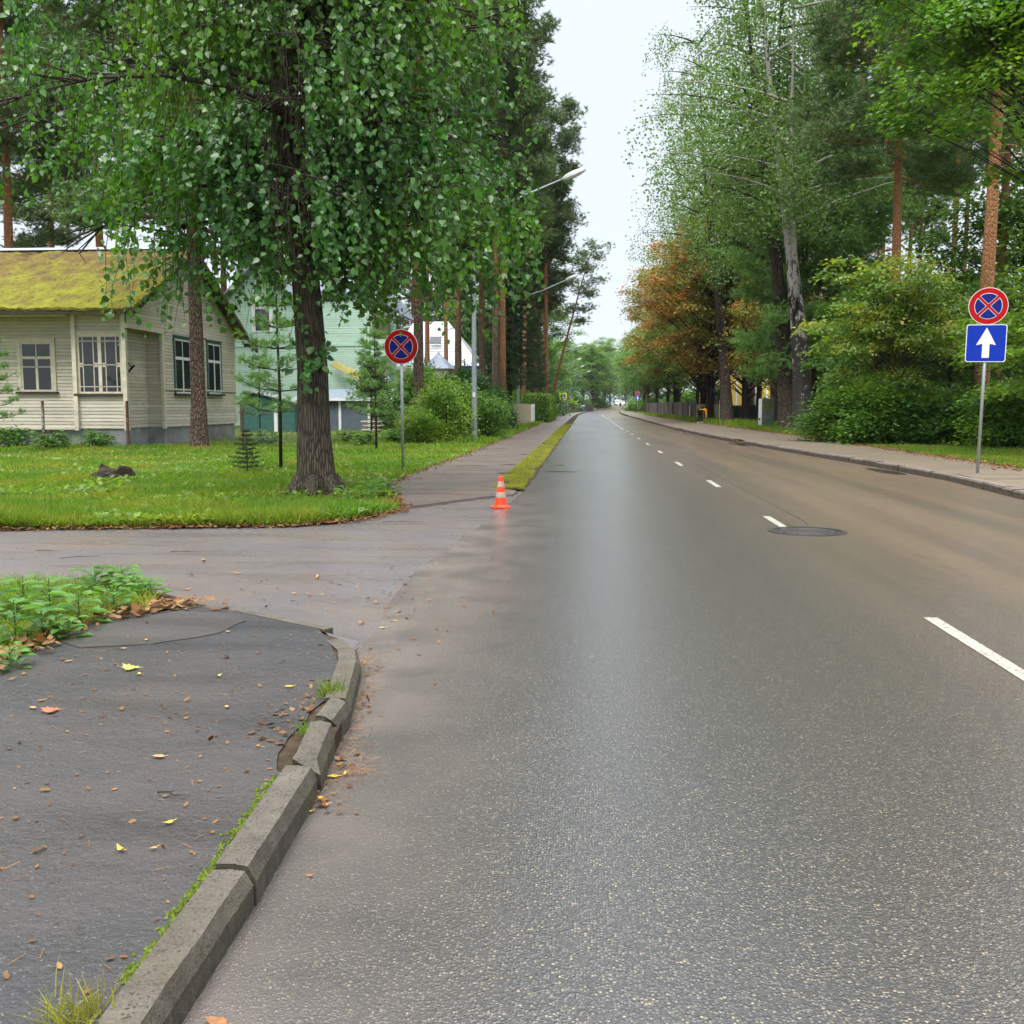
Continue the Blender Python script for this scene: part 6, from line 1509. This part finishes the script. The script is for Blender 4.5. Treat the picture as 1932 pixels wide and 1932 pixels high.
# verge at the lower left: grass + weeds
rgv = np.random.default_rng(61); n = 16000; Y = 4.6 + 2.95 * rgv.random(n); X = -2.95 - 2.2 * rgv.random(n); k = (X < -3.12) | (Y > 6.62); X, Y = X[k], Y[k]
k = ~((X > -3.35) & (Y > 7.35 - (X + 3.35) * 1.4)); X, Y = X[k], Y[k]
blades('grass', 'fresh grass on the verge at the lower left beside the side street', 'grass', X, Y, np.full(len(X), .075), .095, .0045, M['grass'], seed=6)
def tuft(label, cx, cy, z, n, h, r_, mat='grass'):
    rg = np.random.default_rng(int(cx * 100) % 97); X = cx + rg.normal(size=n) * r_; Y = cy + rg.normal(size=n) * r_
    return blades('grass_tuft', label, 'grass', X, Y, np.full(n, z), h, .0035, M[mat], seed=n, lean=.45)
o = tuft('grass tuft growing behind the broken kerb stones', GP(628, 1312, .09).x, GP(628, 1312, .09).y, .09, 160, .085, .035); o.pop('kind', None) if 'kind' in o else None
o = tuft('small grass sprig in the crumbled asphalt beside the leaning kerb stone', GP(578, 1385, .09).x, GP(578, 1385, .09).y, .09, 50, .06, .02); 
if 'kind' in o: del o['kind']
o = tuft('yellow-green grass tuft at the bottom left corner by the kerb', GP(150, 1925, .09).x, GP(150, 1925, .09).y, .09, 120, .085, .035, 'grass2')
if 'kind' in o: del o['kind']

# weeds at the lower left verge: each a plant
def weed(seed, n, L, h, mat='weed', tmpl=LEAF_H):
    r = random.Random(seed); g = thing('weed', 'x', 'plant'); C = []; A = []; N = []; SZ = []; m = MB()
    for i in range(n):
        a = i * 2.4 + r.uniform(-.3, .3); z = h * (i / n) ** .8; rr = .03 + .05 * r.random(); d = np.array([math.cos(a), math.sin(a), r.uniform(.0, .35)])
        c = np.array([math.cos(a) * rr, math.sin(a) * rr, z]); m.tube([(0, 0, z * .7), c], [.003, .002], 4, cap=False); C.append(c); A.append(d); N.append([0, 0, 1]); SZ.append(L * r.uniform(.7, 1.15) * (1 - .4 * i / n))
    m.tube([(0, 0, -.02), (0, 0, h)], [.005, .003], 5); m.build('stem', M['weed'], g, local=True)
    T = np.array([(0, 0, 0), (.12, .25, .05), (.4, .36, .07), (.72, .22, .02), (1.0, 0, -.14), (.72, -.22, .02), (.4, -.36, .07), (.12, -.25, .05)]); T2 = T.copy()
    F = [(0, 4, 3, 2), (0, 2, 1, 1)]; 
    inst_mesh('leaves', T, [(0, 2, 1), (0, 3, 2), (0, 4, 3), (0, 7, 6), (0, 6, 5), (0, 5, 4)], np.array(C), np.array(A), np.array(N, float), np.array(SZ), M[mat], g)
    return g
W1 = weed(71, 16, .19, .26); W2 = weed(72, 20, .12, .16)
spots = [(W1, 30, 1215, 1.0, 'big-leaved pale green weed at the left picture edge'), (W1, 95, 1165, 1.0, 'big-leaved weed in the middle of the leafy clump'), (W1, 150, 1178, .9, 'broad-leaved weed at the right end of the pale leafy clump'), (W1, 45, 1150, .9, 'tall weed at the back of the pale leafy clump'),
         (W1, -10, 1170, 1.0, 'broad weed cut by the left picture edge'), (W1, 80, 1205, .8, 'low broad weed hanging over the brown leaves'), (W2, 215, 1150, 1.1, 'bright green weed among the brown leaves'), (W2, 180, 1120, 1.3, 'weed sprig at the back edge of the verge'), (W2, 255, 1125, 1.1, 'weed near the tip of the verge'), (W2, 230, 1112, 1.2, 'weed standing up against the side street'), (W2, 20, 1262, .8, 'small round-leaved weed at the left edge below the clump'), (W2, 285, 1128, .9, 'last small weed at the tip of the verge'), (W2, 130, 1205, .9, 'small weed in front of the pale clump')]
for i, (P_, px, py, sc, lb) in enumerate(spots):
    p = GP(px, py, .08); dup(P_, (p.x, p.y, .078), i * 1.9, sc, lb, 'plant', 'weeds on the lower left verge')
# leafy plants before the house foundation
WB = shrub('bush', 'x', 'shrub', 73, .85, .55, 26, 22, .15, 'green', cl=.16)
for px, py, sc, lb in ((30, 846, 1.2, 'low leafy bush at the foundation near the left edge'), (100, 852, 1.0, 'low leafy bush right of the first rusty post'), (185, 848, 1.0, 'leafy seedling clump at the foundation below the bay window'), (505, 842, .9, 'low leafy bush behind the spruce sapling'), (600, 835, .9, 'low greenery behind the lime trunk'), (655, 838, .8, 'leafy seedlings right of the lime trunk'), (690, 842, .8, 'leafy seedlings below the plank pile'), (745, 838, .9, 'low leaves left of the road sign pole')):
    p = GP(px, py); dup(WB, (p.x, p.y, .02), px, (sc, sc, sc * .8), lb, 'shrub', 'low leafy bushes at the back of the lawn')
p = GP(735, 950); 
for i, (px, py, sc, lb) in enumerate(((700, 948, .55, 'leafy tuft at the right foot of the lime tree'), (655, 958, .5, 'leafy weeds right below the lime trunk'), (735, 938, .45, 'dark green tuft at the tip of the lawn by the sidewalk'))):
    p = GP(px, py); dup(W2, (p.x, p.y, .05), i, sc * 3.2, lb, 'plant', 'weeds around the lime tree foot')
for o_ in (W1, W2, WB): retire(o_)
# stump
p = GP(212, 908); g = thing('tree_stump', 'rotten dark tree stump on the left lawn', 'stump', (p.x, p.y, .05))
m = MB(); vs = []; n = 16
for j, (rr, z) in enumerate(((.40, -.1), (.33, .08), (.29, .2), (.24, .24))):
    for i in range(n):
        a = 6.283 * i / n; k = 1 + .22 * math.sin(3 * a + 1) + .15 * math.sin(5 * a); vs.append((rr * k * math.cos(a), rr * k * .75 * math.sin(a), z + (.05 * math.sin(2 * a + 2) if j > 1 else 0)))
m.add(vs, [(j * n + i, j * n + (i + 1) % n, (j + 1) * n + (i + 1) % n, (j + 1) * n + i) for j in range(3) for i in range(n)] + [tuple(3 * n + i for i in range(n))])
m.v = [(x + .05 * noise.noise(Vector((x * 9, y * 9, z * 9))), y + .05 * noise.noise(Vector((x * 9, y * 9, z * 9 + 7))), z * .85 + (.09 * noise.noise(Vector((x * 14, y * 14, 3))) if z > .1 else 0)) for x, y, z in m.v]
m.build('stump', M['wood'], g, local=True, smooth=False)
m = MB().tube([(.05, -.24, .0), (.2, -.3, .05), (.38, -.18, .02)], [.10, .07, .03], 8).tube([(-.25, -.1, .05), (-.42, -.2, 0)], [.09, .03], 7); m.build('root', M['wood'], g, local=True, smooth=True)
m = MB().lathe([(.09, 0), (.085, .08), (.04, .1)], (.03, -.22, .03), 10); m.build('hollow', M['black'], g, local=True)  # solid black lump: the shade inside a hollow put into its colour

# ================================================================ FALLEN LEAVES
def leaf_outline(kind):
    if kind == 'maple':
        r_ = [(-90, .12), (-62, .42), (-50, .34), (-25, .78), (-12, .52), (8, .80), (22, .50), (40, .74), (52, .62), (62, .96), (72, .78), (90, 1.15)]
        pts = [(math.cos(R(a)) * q, math.sin(R(a)) * q) for a, q in r_]
        return pts + [(-x, y) for x, y in pts[-2:0:-1]]
    return [(0, -.5), (.22, -.28), (.30, .02), (.18, .34), (0, .6), (-.18, .34), (-.30, .02), (-.22, -.28)]
def fallen(label, x, y, z, s, rz, kind, mat, curl=.25, seed=0):
    pts = leaf_outline(kind); g = thing('fallen_leaf', label, 'leaf', (x, y, z), rz, 'fallen leaves')
    vs = [(0, 0, .0)]; r = random.Random(seed)
    ph = r.random() * 6
    for px, py in pts:
        d = math.hypot(px, py); vs.append((px * s, py * s, s * (curl * d * d * (.6 + .6 * math.sin(2 * math.atan2(py, px) + ph)) + .02)))
    n = len(pts); MB().add(vs, [(0, i + 1, (i + 1) % n + 1) for i in range(n)]).build('blade', mat, g, local=True)
    MB().tube([(0, 0, .004), (0, -s * .6, .006), (s * .1, -s * 1.1, .012)] if kind == 'maple' else [(0, -.45 * s, .003), (.03 * s, -.8 * s, .006)], [.0016, .0014, .001][:3 if kind == 'maple' else 2], 4).build('stalk', mat, g, local=True)
    return g
def lm(name, c): return plain(name, c, .55, .35, var=.35, nsc=45)
ML = {'yellow': lm('yellow_fallen_leaf', (.50, .36, .03)), 'ygreen': lm('yellow_green_fallen_leaf', (.33, .34, .07)), 'brown': lm('brown_fallen_leaf', (.24, .11, .04)), 'tan': lm('tan_fallen_leaf', (.40, .22, .09)), 'orange': lm('orange_fallen_leaf', (.48, .22, .04)), 'red': lm('reddish_fallen_leaf', (.34, .11, .05)), 'dark': lm('dark_fallen_leaf', (.05, .022, .015))}
FL = [(250, 1262, .062, 'maple', 'ygreen', .2, 1.2, 'yellow-green maple leaf with long stalk in the middle of the footway'), (262, 1272, .035, 'o', 'ygreen', .7, .5, 'small curled leaf touching the yellow-green maple leaf'), (100, 1342, .052, 'maple', 'red', .2, 1.5, 'red and green maple leaf near the left edge of the footway'), (62, 1336, .04, 'o', 'tan', .5, 1.0, 'tan scrap of leaf left of the red maple leaf'),
      (300, 1428, .05, 'o', 'tan', .25, 1.4, 'broad tan leaf in the middle of the footway'), (318, 1553, .034, 'o', 'yellow', .5, 2.2, 'yellow leaf scrap halfway down the footway'), (228, 1604, .034, 'o', 'yellow', .9, 1.0, 'curled yellow leaf low on the footway'), (290, 1601, .022, 'o', 'orange', .4, 2.0, 'small orange leaf right of the curled yellow one'),
      (545, 1296, .04, 'o', 'yellow', .4, 1.6, 'yellow leaf beside the second kerb stones'), (428, 1334, .034, 'o', 'tan', .3, .4, 'pink-tan leaf right of the footway middle'), (412, 1276, .03, 'o', 'ygreen', .9, 2.6, 'greenish curled leaf on the footway'), (232, 1224, .035, 'o', 'tan', .4, 1.5, 'tan leaf next to the tar patch'), (276, 1208, .03, 'o', 'yellow', .6, .2, 'yellow leaf on the tar patch edge'), (128, 1248, .03, 'o', 'tan', .5, 1.9, 'tan leaf left of the maple leaf'), (487, 1408, .018, 'o', 'orange', .6, .9, 'tiny orange leaf near the dark asphalt'),
      (640, 1434, .045, 'o', 'brown', .5, 1.0, 'brown leaf in the gutter beside the leaning kerb stone'), (628, 1466, .046, 'o', 'yellow', .6, 1.5, 'pale yellow leaf in the gutter'), (652, 1462, .03, 'o', 'yellow', 1.2, .2, 'upright yellow-green leaf in the gutter'), (606, 1508, .04, 'o', 'yellow', 1.0, .8, 'bright yellow leaf in the gutter'), (610, 1520, .04, 'o', 'tan', .2, 2.0, 'flattened tan leaf under the bright yellow one'), (574, 1540, .038, 'o', 'red', 1.0, .3, 'reddish curled leaf against the kerb face'), (586, 1532, .02, 'o', 'yellow', .6, 1.9, 'small yellow leaf against the kerb'),
      (385, 1059, .075, 'o', 'brown', 1.0, .6, 'brown curled leaf on the side street'), (362, 1086, .055, 'o', 'dark', .6, .6, 'dark leaf on the side street'), (448, 1082, .06, 'o', 'tan', .6, 1.5, 'tan leaf in the shallow dip of the side street'), (352, 1112, .06, 'o', 'red', .3, 1.6, 'long reddish leaf on the side street near the verge'), (600, 1090, .06, 'o', 'orange', .9, .4, 'orange-brown leaf on the junction'), (583, 1121, .045, 'o', 'red', .8, 1.4, 'small red leaf on the junction'), (555, 1120, .04, 'o', 'orange', .7, 1.0, 'orange leaf left of the small red one'), (711, 1137, .05, 'o', 'red', .8, .5, 'red leaf on the road edge'), (607, 1122, .04, 'o', 'tan', .2, 1.5, 'pale scrap on the junction'),
      (682, 1176, .05, 'o', 'brown', .9, .9, 'brown leaf beside the corner kerb'), (722, 1185, .045, 'o', 'ygreen', .4, 1.6, 'greenish leaf with needles beside the corner kerb'), (608, 1182, .04, 'o', 'tan', .5, 1.8, 'tan leaf on the sunken kerb'), (540, 1158, .04, 'o', 'ygreen', .6, 0.4, 'pale green leaf above the sunken kerb'), (430, 1192, .035, 'o', 'orange', .4, 1.0, 'orange leaf behind the tar patch'), (350, 1170, .04, 'o', 'brown', .6, 1.0, 'brown leaf at the litter edge'), (973, 942, .11, 'o', 'dark', .5, 1.5, 'dark soggy leaf clump right of the traffic cone'), (950, 930, .05, 'o', 'tan', .9, 1.5, 'brownish lump just behind the cone'), (868, 932, .08, 'o', 'orange', .6, 1.1, 'orange leaf at the sidewalk edge left of the cone'), (800, 912, .07, 'o', 'yellow', .4, .3, 'yellow leaf on the far sidewalk'), (880, 912, .05, 'o', 'orange', .4, .3, 'small orange leaf on the far sidewalk'),
      (410, 1930, .06, 'o', 'brown', .06, 1.2, 'flattened brown leaf on the road at the bottom edge'), (584, 1653, .02, 'o', 'red', .3, 1.5, 'small red leaf on the road beside the nearest kerb'), (745, 1172, .03, 'o', 'orange', .5, 2.0, 'orange speck of leaf near the junction corner'), (748, 1155, .03, 'o', 'tan', .5, 2.0, 'tan speck of leaf near the junction corner')]
for i, (px, py, s, k, c, cu, rz, lb) in enumerate(FL):
    z = .09 if (px < 620 and py > 1180 and not (px > 560 and py > 1430)) else .004
    p = GP(px, py, z)
    if p.x < KF(min(p.y, 5.8)) - .02 and p.y < 6.0: z = .093
    elif p.y > 14.5 and p.x > -3.6: z = .036
    else: z = .004
    p = GP(px, py, z); fallen(lb, p.x, p.y, z + .003, s, rz, k, ML[c], cu, i)
LT = (np.array([(0, 0, .02), (.3, .3, .1), (.9, .2, .05), (1.1, 0, .2), (.8, -.3, .08), (.3, -.28, .12)]), [(0, 1, 2, 3), (0, 3, 4, 5)])
def litter(name, label, pts, s, mat, seed=0, tmpl=LT, up=.5):
    rg = np.random.default_rng(seed); P = np.array(pts); n = len(P)
    A = np.concatenate([rg.normal(size=(n, 2)), rg.normal(size=(n, 1)) * .2], 1)
    o = inst_mesh(name, tmpl[0], tmpl[1], P, A, np.array([0, 0, 1.0]) + up * unit(n), rg.uniform(.4, 1.3, n) * s, M[mat]); return tag(o, label, 'litter', kind='stuff')
pts = []
for i in range(270):
    t = rnd.random(); 
    if rnd.random() < .55: a, b = (-3.05, 4.8), (-3.06, 6.1)
    else: a, b = (-3.0, 6.2), (-2.62, 6.75)
    pts.append((a[0] + (b[0] - a[0]) * t + rnd.gauss(-.07, .08), a[1] + (b[1] - a[1]) * t + rnd.gauss(0, .06), .095 + rnd.random() * .035))
for i in range(60): pts.append((-2.75 + rnd.gauss(0, .2), 6.75 + rnd.gauss(0, .1), .085 + rnd.random() * .02))
litter('leaf_litter', 'brown maple leaves piled along the verge at the lower left', pts, .062, 'litter', 1, up=.4)
pts = []
for i in range(2600):
    y = 14.2 + 60 * rnd.random() ** 2; x = SL(y) + abs(rnd.gauss(0, .13)) - .08; pts.append((x, y, .042))
for i in range(1500):
    x = -3.0 - 9 * rnd.random() ** 1.4; q = interp([(-60, 11.2), (-12, 11.3), (-6.8, 11.4), (-5.3, 11.65), (-3.45, 12.0), (-2.95, 12.5)], x); pts.append((x, q + rnd.gauss(-.02, .06), .01 + rnd.random() * .02))
for i in range(500):
    t = rnd.random(); pts.append((-3.0 + .45 * t + rnd.gauss(0, .1), 12.4 + 1.5 * t + rnd.gauss(0, .12), .02))
litter('leaf_litter', 'orange-brown leaf litter along the lawn and left sidewalk edges', pts, .055, 'litter', 2)
pts = []
for i in range(3500):
    y = 18 + 100 * rnd.random() ** 1.6; pts.append((RW(y) - abs(rnd.gauss(0, .25)) + .12, y, .145 + gz(y)))
litter('leaf_litter', 'orange-brown litter along the outer edge of the right sidewalk', pts, .08, 'litter', 3)
NT_ = (np.array([(-1, -.03, 0), (1, -.03, 0), (1, .03, .02), (-1, .03, .02)]), [(0, 1, 2, 3)])
pts = []
for i in range(520):
    y = rnd.uniform(3.5, 5.9); pts.append((KF(y) + abs(rnd.gauss(.03, .05)), y, .006 + rnd.random() * .008))
for i in range(260):
    c = rnd.choice([(-.88, 3.85), (-.9, 3.95), (-1.2, 5.7), (-1.22, 4.2), (-1.2, 4.45)]); pts.append((c[0] + rnd.gauss(0, .05), c[1] + rnd.gauss(0, .07), .01 if c[0] > -1.3 else .098))
for i in range(500): pts.append((rnd.uniform(-2.4, -.6), rnd.uniform(6.3, 9.0), .006))
for i in range(400):
    x, y = rnd.uniform(-2.8, -1.1), rnd.uniform(2.0, 5.9)
    if x < KF(y) - .17: pts.append((x, y, .093))
litter('pine_needle_litter', 'orange pine needles gathered in the gutter and on the footway', pts, .022, 'needles', 4, NT_, .15)
pts = []
for i in range(380):
    x, y = rnd.uniform(-2.8, -1.0), rnd.uniform(1.8, 6.0)
    if x < KF(y) - .17: pts.append((x, y, .092))
for i in range(700): pts.append((rnd.uniform(-6, -.8), rnd.uniform(6.0, 12), .003))
for i in range(500):
    y = rnd.uniform(14.5, 40); pts.append((rnd.uniform(SL(y), SR(y)), y, .037))
litter('leaf_litter', 'small scattered leaf crumbs and twigs over the asphalt', pts, .018, 'needles', 5, LT, .3)
pts = []
for i in range(150): pts.append((-1.6 + rnd.gauss(0, .9), 7.2 + rnd.gauss(0, 1.1), .004)) if True else 0
pts = [q for q in pts if q[0] < -.5 and not (q[1] < 6.8 and q[0] < -1.5)]
for i in range(60):
    y = rnd.uniform(3.4, 6); pts.append((KF(y) + abs(rnd.gauss(.04, .07)), y, .008))
for i in range(70):
    x, y = rnd.uniform(-2.9, -1.1), rnd.uniform(2.2, 6.2)
    if x < KF(y) - .2: pts.append((x, y, .093))
for i in range(70): pts.append((rnd.gauss(-1.27, .05), rnd.uniform(3.9, 4.9), .085 + rnd.random() * .01))
for i in range(500): a_ = rnd.random() * 6.283; r_ = .4 + abs(rnd.gauss(0, 1.2)); pts.append((LX + r_ * math.cos(a_), LY + r_ * math.sin(a_), .09 + .04 * rnd.random())) if LX + r_ * math.cos(a_) < LE(max(12, LY + r_ * math.sin(a_))) and LY + r_ * math.sin(a_) > 12.2 else 0
litter('leaf_litter', 'loose small yellow and brown leaves around the corner kerb and footway', pts, .032, 'litter', 8, LT, .35)
# twigs
for px, py, L, a, lb, z in ((322, 1500, .11, -.25, 'thin dark curved twig on the footway', .095), (350, 1042, .3, .1, 'twig on the far half of the side street', .006), (150, 1052, .35, .5, 'forked twig at the left of the side street', .006), (760, 985, .5, .1, 'long thin twig near the lawn tip', .008), (90, 1040, .25, .0, 'short twig near the left end of the side street', .006)):
    p = GP(px, py, z); g = thing('twig', lb, 'twig', (p.x, p.y, z + .004), a, 'fallen twigs')
    MB().tube([(-L / 2, 0, 0), (-L * .1, L * .06, .004), (L * .2, -.01, .002), (L / 2, L * .07, 0)], [.0035, .003, .0025, .0012], 5).tube([(-L * .1, L * .06, .004), (L * .05, L * .2, .004)], [.002, .001], 4).build('stick', M['twig'], g, local=True)

# ================================================================ HAZE (damp air down the road)
hz = MB().box(-420, 420, -40, 700, -1.2, 34).build('haze', None); hz['kind'] = 'stuff'
hm = bpy.data.materials.new('damp_air'); hm.use_nodes = True; hm.node_tree.nodes.clear()
ho = hm.node_tree.nodes.new('ShaderNodeOutputMaterial'); hv = hm.node_tree.nodes.new('ShaderNodeVolumePrincipled')
hv.inputs['Color'].default_value = (.86, .92, 1, 1); hv.inputs['Density'].default_value = .00009; hv.inputs['Anisotropy'].default_value = .1
hm.node_tree.links.new(hv.outputs[0], ho.inputs['Volume']); hz.data.materials.clear(); hz.data.materials.append(hm)
tag(hz, 'thin pale damp air between the trees', 'haze')
